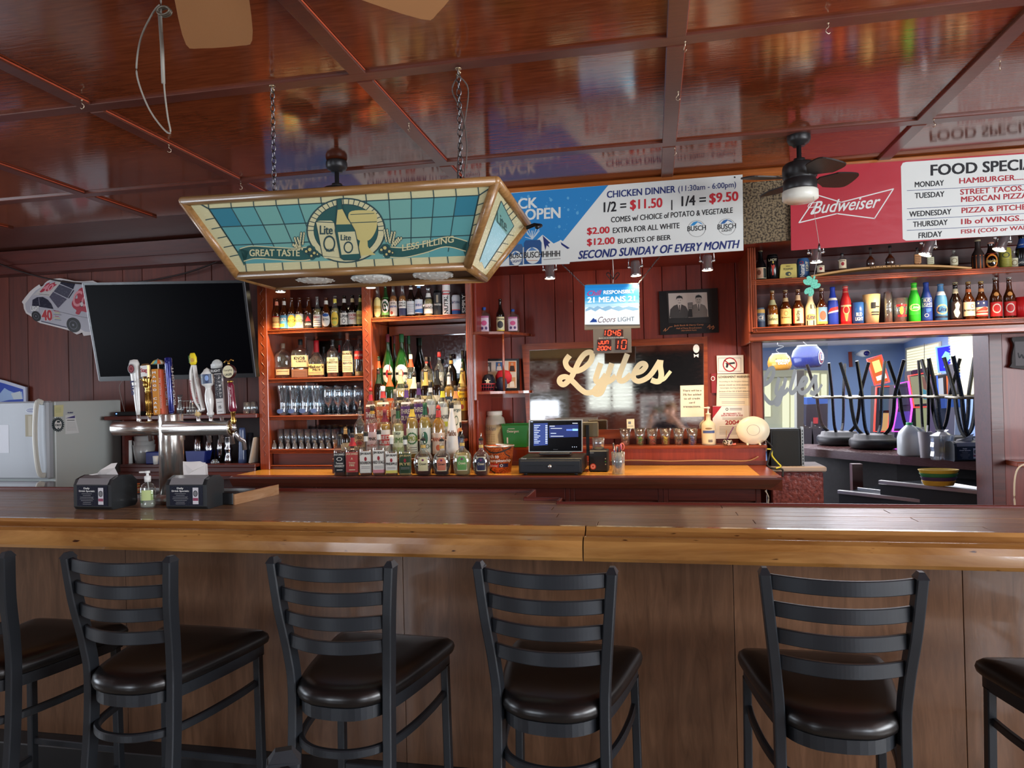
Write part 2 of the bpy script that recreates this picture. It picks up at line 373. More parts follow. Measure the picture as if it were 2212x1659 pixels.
def window(name, axis, pos, a0, a1, z0, z1, blinds=True, nbl=26, sgn=1, glow=WIN):
    """window: frame, glazing bars, pane (bright daylight), blind slats. sgn: side the room lies on"""
    def bx(b, u0, u1, v0, v1, d0, d1, m):
        d0 *= sgn; d1 *= sgn
        (b.box(pos+d0, pos+d1, u0, u1, v0, v1, m) if axis == 'X' else b.box(u0, u1, pos+d0, pos+d1, v0, v1, m)); return b
    f = B(); t = .05
    for q in ((a0-t, a1+t, z1, z1+t), (a0-t, a1+t, z0-t, z0), (a0-t, a0, z0, z1), (a1, a1+t, z0, z1)): bx(f, *q, -.01, .03, FRAMEW)
    bx(f, a0, a1, (z0+z1)/2-.02, (z0+z1)/2+.02, -.05, 0, FRAMEW)
    o = struct(f, name); bx(B(), a0, a1, z0, z1, -.10, -.09, glow).obj('pane', o)
    if blinds:
        for k in range(nbl):
            z = z0+(z1-z0)*(k+.5)/nbl; h = (z1-z0)/nbl
            if axis == 'X': B().add([(pos-.03*sgn, a0+.01, z-h*.3), (pos-.03*sgn, a1-.01, z-h*.3), (pos-.008*sgn, a1-.01, z-h*.1), (pos-.008*sgn, a0+.01, z-h*.1)], [(0, 1, 2, 3)], BLIND).obj('blind_slat', o)
            else: B().add([(a0+.01, pos-.03*sgn, z-h*.3), (a1-.01, pos-.03*sgn, z-h*.3), (a1-.01, pos-.008*sgn, z+h*.06), (a0+.01, pos-.008*sgn, z+h*.06)], [(0, 1, 2, 3)], BLIND).obj('blind_slat', o)
    return o
window('window_1', 'Y', YB, -1.216, -.388, 1.66, 2.72, True, 15, glow=M((240, 246, 236), .5, emit=1.0))
window('window_2', 'Y', YB, 3.3, 4.5, .8, 2.2, False)
window('window_3', 'Y', YB, -3.9, -2.9, .9, 2.2, False)
window('window_4', 'X', XR, -1.6, 2.0, .9, 2.2, False, sgn=-1)
window('window_5', 'X', XL, .1, 2.7, .9, 2.2, False)
DOORC = M((120, 120, 112), .5)
dr = struct(B().box(-2.62, -2.36, YB-.05, YB+.04, 0, 2.05, DOORC).box(-1.80, -1.6, YB-.05, YB+.04, 0, 2.05, DOORC).box(-2.36, -1.80, YB-.05, YB+.04, 0, 1.1, DOORC).box(-2.36, -1.80, YB-.05, YB+.04, 1.85, 2.05, DOORC), 'door_1')
B().box(-2.36, -1.80, YB-.04, YB-.02, 1.1, 1.85, WIN).obj('pane', dr)
b = B(); p = Pr(b, lambda a, c, l: (-a, YB+.003+l, c)); p.rect(1.82, 1.24, 2.1, 1.56, WHT); p.ring(1.96, 1.43, .09, .09, .02, RED, 2); p.line([(1.9, 1.37), (2.02, 1.49)], .02, RED, 3); p.line([(1.91, 1.43), (2.01, 1.43)], .014, INK, 2); p.rect(1.85, 1.27, 2.07, 1.30, INK)
tag(b.obj('no_smoking_notice'), 'no smoking notice taped on the glass of the entrance door', 'sign')
b = B(); b.box(-2.29, -1.98, YB, YB+.05, 2.02, 2.21, WHT, .01); p = Pr(b, lambda a, c, l: (-a, YB+.05+l, c)); p.text('EXIT', 2.02, 2.05, 2.25, 2.18, M((150, 45, 35), .5), .02)
tag(b.obj('exit_sign'), 'white exit sign with red letters above the entrance door', 'sign')
# neon sign seen in the mirror
nr = thing('round_neon_sign', 'round unlit neon beer sign above the entrance door', 'sign', (-2.1, YB, 2.48))
B().tube([(.27*math.cos(a*PI/24), .05, .22*math.sin(a*PI/24)) for a in range(48)], .008, M((190, 185, 170), .3), 8, True, (0, 1, 0)).obj('neon_ring', nr)
b = B(); p = Pr(b, lambda a, c, l: (-a, .06+l, c)); p.text('BUSCH', -.26, -.03, .24, .1, M((200, 200, 190), .5), .01); b.box(-.2, .2, .0, .03, -.02, 0, BLK); b.obj('neon_lettering', nr)
b = B(); b.box(-.235, .386, YB, YB+.012, 1.29, 1.90, WHT); p = Pr(b, lambda a, c, l: (-a, YB+.012+l, c))
p.text('RESULTS BOARD', -.34, 1.80, .19, 1.86, INK, .02)
for r in range(4):
    for c in range(2): p.rect(-.35+c*.29, 1.33+r*.115, -.1+c*.29, 1.41+r*.115, M((120, 120, 120), .6)); p.rect(-.35+c*.29, 1.415+r*.115, -.2+c*.29, 1.43+r*.115, RED)
tag(b.obj('wall_poster'), 'white results poster on the wall behind the photographer', 'poster')
tag(B().box(-.36, .93, YB, YB+.06, 1.95, 2.74, M((6, 6, 7), .5), .01).obj('wall_television'), 'black television hung on the wall behind the photographer', 'television')
tag(B().box(.5, .9, YB, YB+.01, 1.4, 1.85, PAPER).obj('wall_notice'), 'plain paper notice beside the results poster', 'poster')
for k in range(5): B().box(-1.7+k*.9, -1.66+k*.9, YB, YB+.025, 0, 2.82, MAHO_D).obj('wall_batten', bpy.data.objects['wall_front'])
# ================================================================ BAR COUNTER
BARTOP = wood('bar_top_plank', (140, 104, 74), (172, 134, 100), 'X', .42, .35, 9, .35, 20)
RAIL = wood('bar_rail', (138, 92, 44), (182, 134, 76), 'X', .22, .7, 4.5, .1, 7, spots=(62, 32, 14))
PANEL = wood('bar_front_veneer', (82, 56, 38), (110, 78, 56), 'Z', .3, .2, 9, .12, 9)
BX0, BX1 = -5.2, 3.3
bar = thing('bar_counter', 'long wooden bar counter with honey coloured padded front rail', 'bar counter')
prof = [(2.44, 1.068), (2.425, 1.074), (2.405, 1.074), (2.398, 1.062), (2.375, 1.050), (2.345, 1.048), (2.338, 1.056), (2.322, 1.056), (2.305, 1.046), (2.297, 1.026), (2.294, .994), (2.300, .982), (2.34, .978), (2.44, .978)]
for a, c in ((BX0, -2.6), (-2.6, -.236), (-.232, BX1)):
    B().sweep([(a, 0, 0), (c, 0, 0)], [(-y, z) for y, z in prof], RAIL).obj('rail', bar)
y = 2.44; k = 0
while y < 2.89:
    ye = min(y+.0775, 2.895); x = BX0+(k*.53) % 1.1-1.1
    while x < BX1:
        xe = x+1.22; a, c = max(x, BX0), min(xe, BX1)
        if c > a: B().box(a+.0008, c-.0008, y+.0006, ye-.0006, 1.03, 1.07-.0003*(k % 3), BARTOP, .0015).obj('plank', bar)
        x = xe
    y = ye; k += 1
xa, xb = atz(1148, 1066, 1.07).x, atz(1205, 1084, 1.07).x
for j, (y0, y1, xe) in enumerate(((2.895, 2.972, xb), (2.972, 3.05, xa), (3.05, 3.13, xa), (3.13, 3.2, xa))):
    x = BX0
    while x < xe:
        c = min(x+1.22-(.3 if x == BX0 and j % 2 else 0), xe)
        B().box(x+.0008, c-.0008, y0+.0006, y1-.0006, 1.03, 1.07, BARTOP, .0015).obj('plank', bar); x = c
MTR = M((96, 34, 24), .35)
B().box(xb, BX1, 2.895, 2.91, 1.02, 1.078, MTR, .003).obj('back_trim', bar)
B().box(xa, xb+.015, 2.972, 2.99, 1.02, 1.082, MTR, .003).box(xb, xb+.015, 2.9, 2.99, 1.02, 1.082, MTR, .003).obj('back_trim', bar)
B().box(BX0, xa+.015, 3.2, 3.215, 1.02, 1.085, MTR, .003).box(xa, xa+.015, 2.98, 3.2, 1.02, 1.085, MTR, .003).obj('back_trim', bar)
for a, c in ((BX0, -3.4), (-3.4, -2.18), (-2.18, -.96), (-.96, .26), (.26, .99), (.99, 2.2), (2.2, BX1)):
    B().box(a+.001, c-.001, 2.6, 2.62, .12, 1.03, PANEL, .001).obj('front_panel', bar)
B().box(BX0, BX1, 2.5, 2.62, 0, .12, BLK, .004).obj('base_board', bar)
B().box(BX0, BX1, 2.62, 3.0, 0, 1.03, M((40, 26, 22), .7)).obj('carcass', bar)
for px, py in ((68, 1190), (683, 1203), (1463, 1222)):
    p = atz(px, py, .965); h = thing('purse_hook', 'small brass hook screwed under the bar rail', 'hook', (p.x, 2.52, .978), 0, 'hooks under the bar rail')
    B().tube([(0, 0, 0), (0, 0, -.012), (0, -.010, -.026), (0, -.022, -.02), (0, -.024, -.008)], .0022, GOLD).obj('hook_wire', h)
    B().lathe([(.007, -.003), (.007, 0)], GOLD).obj('hook_plate', h)
# ================================================================ BAR STOOLS
SM = M((38, 42, 47), .36, .2); VINYL, _n, _l, _b = new_mat('black_vinyl'); _b.inputs['Base Color'].default_value = (.006, .005, .005, 1); _b.inputs['Roughness'].default_value = .3
def rsec(w, h, b=.003): return [(-w+b, -h), (w-b, -h), (w, -h+b), (w, h-b), (w-b, h), (-w+b, h), (-w, h-b), (-w, -h+b)]
def make_stool():
    t = thing('bar_stool', '', 'bar stool', group='black ladder back bar stools')
    for s in (-1, 1):
        pts = spline([(s*.175, .0, 1.078), (s*.163, .012, .95), (s*.15, .035, .82), (s*.143, .045, .70), (s*.145, .03, .45), (s*.155, -.03, 0)], 8)
        b = B().sweep(pts[::-1], rsec(.013, .020), SM, up=(0, 1, 0))
        pc = Vector(pts[0]); b.add([pc+Vector((dx*.014, dy*.021, -.002)) for dx in (-1, 1) for dy in (-1, 1)]+[pc+Vector((dx*.006, dy*.01, .014)) for dx in (-1, 1) for dy in (-1, 1)], [(0, 1, 5, 4), (1, 3, 7, 5), (3, 2, 6, 7), (2, 0, 4, 6), (4, 5, 7, 6)], SM)
        b.obj('back_post', t)
        B().sweep([(s*.19, .41, 0), (s*.182, .405, .66)], rsec(.012, .014), SM, up=(0, 1, 0)).obj('front_leg', t)
        B().sweep([(s*.152, -.015, .24), (s*.187, .41, .24)], rsec(.009, .011), SM).obj('side_stretcher', t)
    for k in range(4):
        zt = 1.076-.068*k; xw = .168-.0055*k; y0 = .003+.010*k
        pts = [(xw*u, y0-.052*(1-u*u), zt-.018) for u in [i/16-1 for i in range(33)]]
        B().sweep(pts, rsec(.0055, .0185, .002), SM).obj('slat', t)
    out = [(0, -.028), (.07, -.018), (.125, .025), (.155, .10), (.18, .22), (.200, .36), (.206, .425), (.19, .452), (.1, .458), (0, .46)]
    half = spline(out, 4); ol = half+[(-x, y) for x, y in half[-2:0:-1]]
    def lay(z, k, bb):
        cx_, cy_ = 0, .21
        return [(cx_+x*k, cy_+(y-cy_)*k, z) for x, y in ol]
    rings = [lay(.692, .95, 0), lay(.697, .985, 0), lay(.71, 1.0, 0), lay(.724, .985, 0), lay(.737, .93, 0), lay(.743, .8, 0), lay(.744, .5, 0), lay(.743, .15, 0)]
    vs = [q for r in rings for q in r]; n = len(ol); fs = [(j*n+i, j*n+(i+1) % n, (j+1)*n+(i+1) % n, (j+1)*n+i) for j in range(len(rings)-1) for i in range(n)]
    fs += [list(range(n))[::-1], [(len(rings)-1)*n+i for i in range(n)]]
    B().add(vs, fs, VINYL, True).obj('seat_cushion', t)
    B().prism([(x*.93, .21+(y-.21)*.95) for x, y in ol], lambda a, b_, c: (a, b_, .656+c), .034, SM).obj('seat_frame', t)
    hoop = [(-.178, .40, .57), (-.176, .30, .57), (-.160, .16, .57), (-.128, .05, .57), (-.07, -.005, .57), (0, -.02, .57), (.07, -.005, .57), (.128, .05, .57), (.160, .16, .57), (.176, .30, .57), (.178, .40, .57)]
    B().sweep(spline(hoop, 7), rsec(.008, .012, .003), SM).obj('hoop_stretcher', t)
    B().sweep([(-.187, .41, .30), (.187, .41, .30)], rsec(.009, .012), SM).obj('foot_rest', t)
    return t
stool = make_stool()
spots = [(-1.532, 1.80, -2, 'black ladder back bar stool drawn up nearest the napkin dispensers'),
         (-.875, 1.81, -2, 'black ladder back bar stool with a worn, scuffed seat edge'),
         (-.286, 1.81, -4, 'black ladder back bar stool with a small white nick on its seat'),
         (.432, 1.83, -1, 'black ladder back bar stool with a brown sheen on its seat, squarely facing the bar'),
         (-2.085, 1.80, -2, 'black ladder back bar stool cut by the left edge of the picture'),
         (1.13, 1.86, 4, 'black bar stool of which only the seat corner and front leg show'),
         (-.515, .66, 118, 'grey metal stool close to the camera, only its post top showing')]
_p = atz(612, 1613, 1.095); spots[-1] = (_p.x+.082, _p.y-.154, 118, spots[-1][3])
for i, (x, y, a, lb) in enumerate(spots):
    o = stool if i == 0 else copy_tree(stool)
    o.location = (x, y, 0); o.rotation_euler[2] = math.radians(a); o['label'] = lb
# ================================================================ CEILING LAMP (stained glass)
OAK = wood('lamp_oak', (120, 84, 46), (165, 124, 76), 'X', .35, .3, 8, .2, 16)
OAKB = M((58, 34, 22), .5)
LC = Vector((-1.107, 2.67, 0))
lamp = thing('stained_glass_lamp', 'hanging wooden bar lamp with painted teal stained glass panels', 'lamp', (-1.107, 2.67, 2.0))
T = {(-1, -1): Vector((-.60, -.306, .275)), (1, -1): Vector((.60, -.306, .255)), (1, 1): Vector((.60, .306, .245)), (-1, 1): Vector((-.60, .306, .265))}
D = {(-1, -1): Vector((-.485, -.14, .0155)), (1, -1): Vector((.447, -.14, .0)), (1, 1): Vector((.447, .14, -.0046)), (-1, 1): Vector((-.485, .14, .0109))}
q4 = [(-1, -1), (1, -1), (1, 1), (-1, 1)]
for i in range(4):
    a, c = q4[i], q4[(i+1) % 4]
    B().tube([T[a], T[c]], .017, OAK, 12).lathe([(0, -.017), (.012, -.012), (.017, 0), (.012, .012), (0, .017)], OAK, T[a], 12).obj('top_rail', lamp)
    B().tube([D[a], D[c]], .016, OAK, 12).lathe([(0, -.016), (.011, -.011), (.016, 0), (.011, .011), (0, .016)], OAK, D[a], 12).obj('bottom_rail', lamp)
    B().tube([T[a], D[a]], .017, OAK, 12).obj('corner_post', lamp)
B().box(-.485, .447, -.14, .14, .004, .012, OAKB).obj('bottom_board', lamp)
B().prism([(-.6, -.3), (.6, -.3), (.6, .3), (-.6, .3)], lambda a, b_, c: (a, b_, .262+c), .008, OAKB).obj('top_board', lamp)
GCR = M((204, 200, 158), .25, coat=.3); GT1 = M((112, 166, 158), .22, coat=.3); GT2 = M((92, 156, 158), .22, coat=.3); GT3 = M((52, 124, 144), .22, coat=.3); LEAD = M((44, 72, 76), .5); GTD = M((44, 88, 86), .4)
GYL = M((200, 188, 124), .3)
def lpanel(a, c, name, m):
    vs = [T[a], T[c], D[c], D[a]]; n = (vs[1]-vs[0]).cross(vs[3]-vs[0]).normalized()
    if n.dot((vs[0]+vs[2])/2-Vector((0, 0, .13))) < 0: n = -n
    return B().add(vs+[v-n*.004 for v in vs], [(0, 1, 2, 3), (7, 6, 5, 4), (0, 1, 5, 4), (1, 2, 6, 5), (2, 3, 7, 6), (3, 0, 4, 7)], m), n
off = Vector(lamp.location)
bp_, n_ = lpanel((-1, -1), (1, -1), 'f', GCR)
P0 = T[-1, -1]+off
def fpan(x, y, l):  # picture of the panel, measured in a 2.9x enlargement of the photograph
    return atp(400+x/2.9105, 360+y/2.9105, P0, n_)-off+n_*(l+.0006)
p = Pr(bp_, fpan, .0003)
tl, tr, br, bl = (150, 265), (1848, 180), (1765, 560), (380, 610)
def bil(u, v):
    return tuple((tl[i]*(1-u)+tr[i]*u)*(1-v)+(bl[i]*(1-u)+br[i]*u)*v for i in (0, 1))
for i in range(12):
    for j in range(3):
        m = GT3 if (i in (0, 11) and j == 0) else (GT2 if i in (0, 1, 10, 11) or (j == 0 and i % 3 == 0) else GT1)
        p.poly([bil(i/12, j/3), bil((i+1)/12, j/3), bil((i+1)/12, (j+1)/3), bil(i/12, (j+1)/3)], m, 1)
for i in range(13):
    a, c = bil(i/12, 0), bil(i/12, .92); p.line([a, c], 6, LEAD, 2); p.line([(a[0]-8, a[1]-70), a], 6, LEAD, 2); c = bil(i/12, 1); p.line([c, (c[0]+8, c[1]+60)], 6, LEAD, 2)
for j in (0, .33, .66): p.line([bil(0, j), bil(1, j)], 7, LEAD, 2)
for q in (tl, tr): p.line([q, (q[0]+(-70 if q == tl else 60), q[1]-40)], 8, LEAD, 2)
for s in (0, 1):
    p.line([bil(s, 0), bil(s, 1)], 8, LEAD, 2)
    for j in range(1, 6): a = bil(s, j/6); p.line([a, (a[0]+(-60 if s == 0 else 55), a[1]+(12 if s == 0 else -20))], 6, LEAD, 2)
CXc, CYc = 1012, 400
p.disc(CXc, CYc, 250, 205, LEAD, 3, 40); p.ring(CXc, CYc, 240, 196, 36, GCR, 4, 40); p.disc(CXc, CYc, 200, 160, GTD, 4, 40)
for k in range(22):
    a = PI+k*PI/21*1.0; ca, sa = math.cos(a), math.sin(a); p.line([(CXc+202*ca, CYc+162*sa), (CXc+242*ca, CYc+198*sa)], 5, LEAD, 5)
# can, bottle and goblet
p.poly([(822, 345), (850, 338), (920, 338), (938, 350), (978, 560), (960, 575), (880, 575), (865, 560)], GCR, 6); p.line([(822, 345), (938, 350)], 5, LEAD, 7); p.line([(822, 345), (865, 560), (978, 572), (940, 350)], 5, LEAD, 7)
p.text('Lite', 848, 425, 930, 368, LEAD, .03, lay=8); p.ring(908, 482, 38, 52, 9, LEAD, 8); p.text('BEER', 888, 532, 940, 515, LEAD, .02, lay=8)
p.poly(spline([(1035, 285), (1030, 350), (1045, 410), (1085, 455), (1120, 468), (1165, 455), (1200, 400), (1208, 340), (1195, 285), (1115, 272)], 4, True), GYL, 6)
p.line([(1030, 352), (1206, 345)], 5, LEAD, 7); p.line([(1040, 300), (1190, 292)], 4, LEAD, 7)
p.poly([(1100, 466), (1148, 466), (1150, 500), (1175, 535), (1200, 552), (1080, 560), (1090, 520)], GYL, 6)
p.poly([(955, 205), (985, 205), (990, 260), (1018, 320), (1070, 400), (1105, 570), (1090, 585), (1000, 585), (978, 570), (945, 400), (950, 320), (958, 270)], GTD, 8)
p.poly([(958, 270), (990, 265), (1020, 325), (1045, 360), (948, 362)], GYL, 9); p.poly([(962, 410), (1072, 405), (1095, 545), (985, 552)], GCR, 9)
p.text('Lite', 980, 462, 1045, 425, LEAD, .03, lay=10); p.ring(1028, 505, 30, 38, 8, LEAD, 10); p.line([(955, 205), (958, 270), (945, 400), (978, 570), (1000, 585), (1090, 585), (1105, 570), (1070, 400), (990, 260), (985, 205)], 5, LEAD, 10)
# ribbons and wheat
rl = spline([(345, 515), (420, 498), (560, 505), (700, 512), (790, 500)], 5); rlb = [(x+25, y+78) for x, y in rl]
rr = spline([(1255, 500), (1380, 508), (1520, 478), (1650, 440), (1775, 468)], 5); rrb = [(x-10, y+62) for x, y in rr]
for u_, d_ in ((rl, rlb), (rr, rrb)): p.poly(u_+d_[::-1], GTD, 3); p.line(u_, 6, GCR, 5); p.line(d_, 6, GCR, 5)
p.poly([(345, 515), (400, 530), (380, 600), (372, 622), (330, 540)], GTD, 3); p.poly([(1775, 468), (1740, 500), (1765, 575), (1790, 520)], GTD, 3)
p.text('GREAT TASTE', 405, 562, 722, 518, GCR, .03, lay=6); 
tput(p.b, 'LESS FILLING', .02, 0, lambda x, y, l: fpan(1365+325*x, 530-58*x*.9-42*y-4*x, l), GCR, .0018, .0003)
for cx_, cy_, dx, dy in ((740, 420, -12, 95), (700, 450, 30, 90), (690, 490, 60, 40), (1262, 400, 20, 100), (1310, 415, -20, 90), (1350, 450, -60, 65)):
    for k in range(5):
        u = k/5; ax_, ay_ = cx_+dx*u*.8, cy_+dy*u*.8
        for s in (-1, 1): p.disc(ax_+s*9, ay_-8*0, 8, 14, LEAD, 5, 8); p.disc(ax_+s*9, ay_, 5, 10, GCR, 6, 8)
for gx_, gy_ in ((790, 525), (1262, 515)):
    for dx, dy, r in ((0, 0, 34), (28, 22, 26), (-22, 12, 24), (10, 40, 22), (48, 30, 16)): p.disc(gx_+dx, gy_+dy, r, r, GTD, 6, 9); p.disc(gx_+dx-3, gy_+dy-3, r*.7, r*.7, LEAD, 7, 7); p.disc(gx_+dx-5, gy_+dy-6, r*.35, r*.35, GYL, 8, 6)
bp_.obj('glass_panel', lamp, fix=False)
be, ne = lpanel((1, -1), (1, 1), 'e', GCR); Pe = T[1, -1]+off
def epan(x, y, l): return atp(400+x/2.9105, 360+y/2.9105, Pe, ne)-off+ne*(l+.0006)
p = Pr(be, epan, .0003)
GLB = M((150, 205, 215), .25, coat=.3)
p.poly([(1985, 215), (2060, 370), (1880, 640), (1865, 600), (1850, 600)], GLB, 1); p.poly([(1985, 215), (2065, 372), (2020, 430), (1945, 330)], GT1, 2)
p.line([(1985, 215), (2065, 372), (1882, 640)], 5, LEAD, 3); p.line([(1985, 215), (1850, 590)], 4, LEAD, 3)
for k in range(1, 5): u = k/5; p.line([(1985+80*u, 215+157*u), (1985+80*u+40, 215+157*u-40)], 4, LEAD, 3); p.line([(2065-183*u, 372+268*u), (2065-183*u+38, 372+268*u+8)], 4, LEAD, 3)
tput(be, 'Lite', .02, 0, lambda x, y, l: epan(1958+62*x, 350+62*x-75*y, l), GTD, .0014, .0003)
be.obj('glass_panel', lamp, fix=False)
lpanel((1, 1), (-1, 1), 'b', GCR)[0].obj('glass_panel', lamp); lpanel((-1, 1), (-1, -1), 'w', GCR)[0].obj('glass_panel', lamp)
b = B().tube([(.6+.01, .22, .21), (.64, .24, .225), (.67, .22, .215), (.66, .18, .20)], .008, BLK); b.obj('bracket', lamp)
PLA = M((226, 228, 222), .7)
for px, py in ((647, 597), (787, 595), (929, 590)):
    q = atp(px, py, (0, 0, 2.0), (0, 0, 1)); rx = q.x-off.x
    m_ = B(); m_.lathe([(.078, 0), (.080, -.004), (.074, -.010), (.06, -.014), (.035, -.019), (.012, -.022), (0, -.023)], PLA, (0, 0, 0), 24)
    for k in range(12):
        a = 2*PI*k/12; u = Vector((math.cos(a), math.sin(a), 0)); v = Vector((-u.y, u.x, 0))
        m_.add([u*.025+Vector((0, 0, -.019)), u*.05+v*.010+Vector((0, 0, -.0155)), u*.075+Vector((0, 0, -.008)), u*.05-v*.010+Vector((0, 0, -.0155)), u*.05+Vector((0, 0, -.0185))], [(0, 1, 4), (1, 2, 4), (2, 3, 4), (3, 0, 4)], PLA)
        m_.lathe([(0, -.014), (.009, -.009), (.009, -.004)], PLA, (u.x*.072, u.y*.072, 0), 8)
    m_.obj('plaster_rosette', lamp, (rx, 0, .004+.01*(rx < -.2)))
def chain(name, label, top, length, k=.0055):
    c_ = thing(name, label, 'chain', top, 0, 'lamp chains'); b = B(); n = int(length/.027)
    for i in range(n):
        z = -.012-i*.027; pts = [(.009*math.cos(t), .018*math.sin(t)) for t in [2*PI*j/10 for j in range(10)]]
        b.tube([((u if i % 2 else 0), (0 if i % 2 else u), z+v) for u, v in pts], .0022, DCHR, 5, True, (0, 1, 0) if i % 2 else (1, 0, 0))
    b.obj('chain_links', c_); B().tube([(0, 0, 0), (0, 0, -.01), (.008, 0, -.018), (0, 0, -.03), (-.008, 0, -.022)], .0035, M((190, 170, 140), .4, 1.), 6).lathe([(.012, -.004), (.013, 0)], M((190, 170, 140), .4, 1.)).obj('ceiling_hook', c_)
    return c_
q = atz(588, 178, CZ); chain('lamp_chain', 'steel chain holding the left end of the stained glass lamp', (q.x, q.y, CZ-.014), .52)
q = atz(990, 140, CZ); c_ = chain('lamp_chain', 'steel chain with a cord looped along it holding the right end of the lamp', (q.x, q.y, CZ-.014), .53)
b = B().tube(spline([(0, .0, -.03), (.035, .01, -.08), (.02, .01, -.2), (-.01, .01, -.33), (-.014, .0, -.53)], 6), .003, M((90, 80, 74), .6)).tube(spline([(0, 0, -.03), (-.03, .01, -.08), (.01, .01, -.18), (.028, 0, -.32), (.015, 0, -.45), (.05, .02, -.53)], 6), .003, M((90, 80, 74), .6)); b.obj('cord', c_)
# ================================================================ CEILING FANS
def fan(name, label, x, y, ztop, rod, R, nb, bw, ph, mb, mbody, light=True, cord=0.):
    f = thing(name, label, 'ceiling fan', (x, y, ztop))
    B().lathe([(.055, 0), (.058, -.01), (.058, -.03), (.05, -.045), (.034, -.052), (.03, -.06)], mbody).obj('canopy', f)
    B().lathe([(.012, -.055), (.012, -.07-rod), (.028, -.075-rod), (.032, -.10-rod)], mbody).obj('rod', f)
    z = -.10-rod
    B().lathe([(.032, z+.01), (.07, z), (.082, z-.012), (.085, z-.03), (.085, z-.07), (.078, z-.078), (.078, z-.088), (.083, z-.092), (.083, z-.135), (.08, z-.14)], mbody, n=32).obj('motor_housing', f)
    if light: B().lathe([(.084, z-.14), (.088, z-.145), (.088, z-.185), (.07, z-.197), (0, z-.2)], M((232, 232, 220), .4, coat=.3), n=32).obj('light_globe', f)
    for k in range(nb):
        a = ph+2*PI*k/nb; T_ = Matrix.Rotation(a, 4, 'Z') @ Matrix.Translation((0, 0, z-.082)) @ Matrix.Rotation(-.2, 4, 'X')
        out = spline([(.10, -.02), (.16, -bw*.42), (R*.6, -bw*.5), (R-.03, -bw*.5), (R, -bw*.3), (R, bw*.3), (R-.03, bw*.5), (R*.6, bw*.5), (.16, bw*.42), (.10, .02)], 3)
        B().prism(out, lambda u, v, c: T_ @ Vector((u, v, c)), .007, mb).obj('blade', f)
    if cord:
        c_ = B().tube([(.05, -.06, z-.13), (.055, -.065, z-.3), (.07, -.07, z-.13-cord)], .0012, M((190, 190, 180), .5), 5); c_.lathe([(.002, 0), (.006, -.015), (.007, -.04), (0, -.045)], DCHR, (.07, -.07, z-.13-cord), 10); c_.obj('pull_cord', f)
    return f
FB = M((38, 30, 28), .5); q = atz(1725, 290, CZ)
fan('small_ceiling_fan', 'small dark ceiling fan with a white light globe before the food banner', q.x, 3.875, CZ-.002, .05, .30, 4, .15, .35, FB, M((34, 33, 34), .4), True, .30)
q = atz(727, 348, CZ)
fan('small_ceiling_fan', 'small dark ceiling fan half hidden behind the stained glass lamp', q.x, q.y, CZ-.002, .05, .30, 4, .15, .9, FB, M((34, 33, 34), .4), True)
fan('large_ceiling_fan', 'ceiling fan with light brown wooden blades close overhead', -.96, 1.40, CZ-.002, .03, .64, 5, .19, math.radians(119.5), M((176, 126, 84), .5), M((160, 150, 140), .3, .8), False)
# hanging looped cable
hc = thing('hanging_cable', 'grey cable hanging in a loop from the ceiling', 'cable'); 
def cz(px, py, Y=2.0): return at(px, py, Y)
B().tube(spline([cz(348, -60), cz(348, 20), cz(352, 120), cz(355, 190), cz(362, 250), cz(368, 287), cz(350, 275), cz(322, 235), cz(300, 180), cz(295, 140), cz(305, 80), cz(330, 28), cz(345, 10)], 6), .0028, M((150, 145, 135), .5)).obj('cable_loop', hc)
B().tube([cz(345, 30), cz(350, 100), cz(353, 180)], .006, M((150, 145, 135), .5)).obj('cable_twist', hc)
b = B()
for k in range(3):
    c0 = cz(352+k*3, 22+k*3, 1.99+.01*k); b.tube([c0+Vector((.022*math.cos(t), 0, .013*math.sin(t))) for t in [2*PI*j/14 for j in range(14)]], .0028, M((130, 122, 108), .4, .6), 6, True, (0, 1, 0))
b.obj('cable_coil', hc)
for i, (px, py) in enumerate(((177, 216), (365, 313), (883, 266), (1480, 90), (1465, 198), (1789, 50), (2160, 132), (2017, 258), (1457, 320), (520, 396))):
    q = atz(px, py, CZ-.013); h = thing('ceiling_hook', 'small metal hook screwed into the wooden ceiling batten', 'hook', (q.x, q.y, CZ-.013), i*.7, 'hooks in the ceiling battens')
    B().tube(spline([(0, 0, 0), (0, 0, -.014), (.009, 0, -.022), (.009, 0, -.032), (0, 0, -.038), (-.008, 0, -.032)], 3), .0016, M((205, 190, 165), .35, 1.), 6).lathe([(.004, -.002), (.004, .001)], M((205, 190, 165), .35, 1.), n=8).obj('hook_wire', h)
# ================================================================ helpers for pixel-measured flat prints
def pxm(Y, org=(0, 0, 0), s=1., ox=0, oy=0, dx=0., tilt=0.):
    o = Vector(org)
    if tilt: n = Vector((0, -1, tilt)).normalized(); return lambda a, b, l: atp(ox+a/s, oy+b/s, (0, Y, 1.54), n)-o+n*l
    return lambda a, b, l: at(ox+a/s, oy+b/s, Y)-o+Vector((dx, -l, 0))
def tq(p, t, x0, y0, x1, y1, h, m, bold=.012, shear=0., lay=3):
    tput(p.b, t, min(bold*.8, .03), shear, lambda x, y, l: p.fn(x0+(x1-x0)*x, y0+(y1-y0)*x-h*y, l), m, p.dz*lay, p.dz)
def plate(b, quad, fn, t, m):
    """thick board from a measured outline; fn(a,b,l) lifts towards the room"""
    n = len(quad); tr = tessellate_polygon([[Vector((x, -y, 0)) for x, y in quad]])
    vs = [fn(x, y, 0) for x, y in quad]+[fn(x, y, -t) for x, y in quad]
    b.add(vs, [list(q) for q in tr]+[[k+n for k in q] for q in tr]+[(i, (i+1) % n, (i+1) % n+n, i+n) for i in range(n)], m)
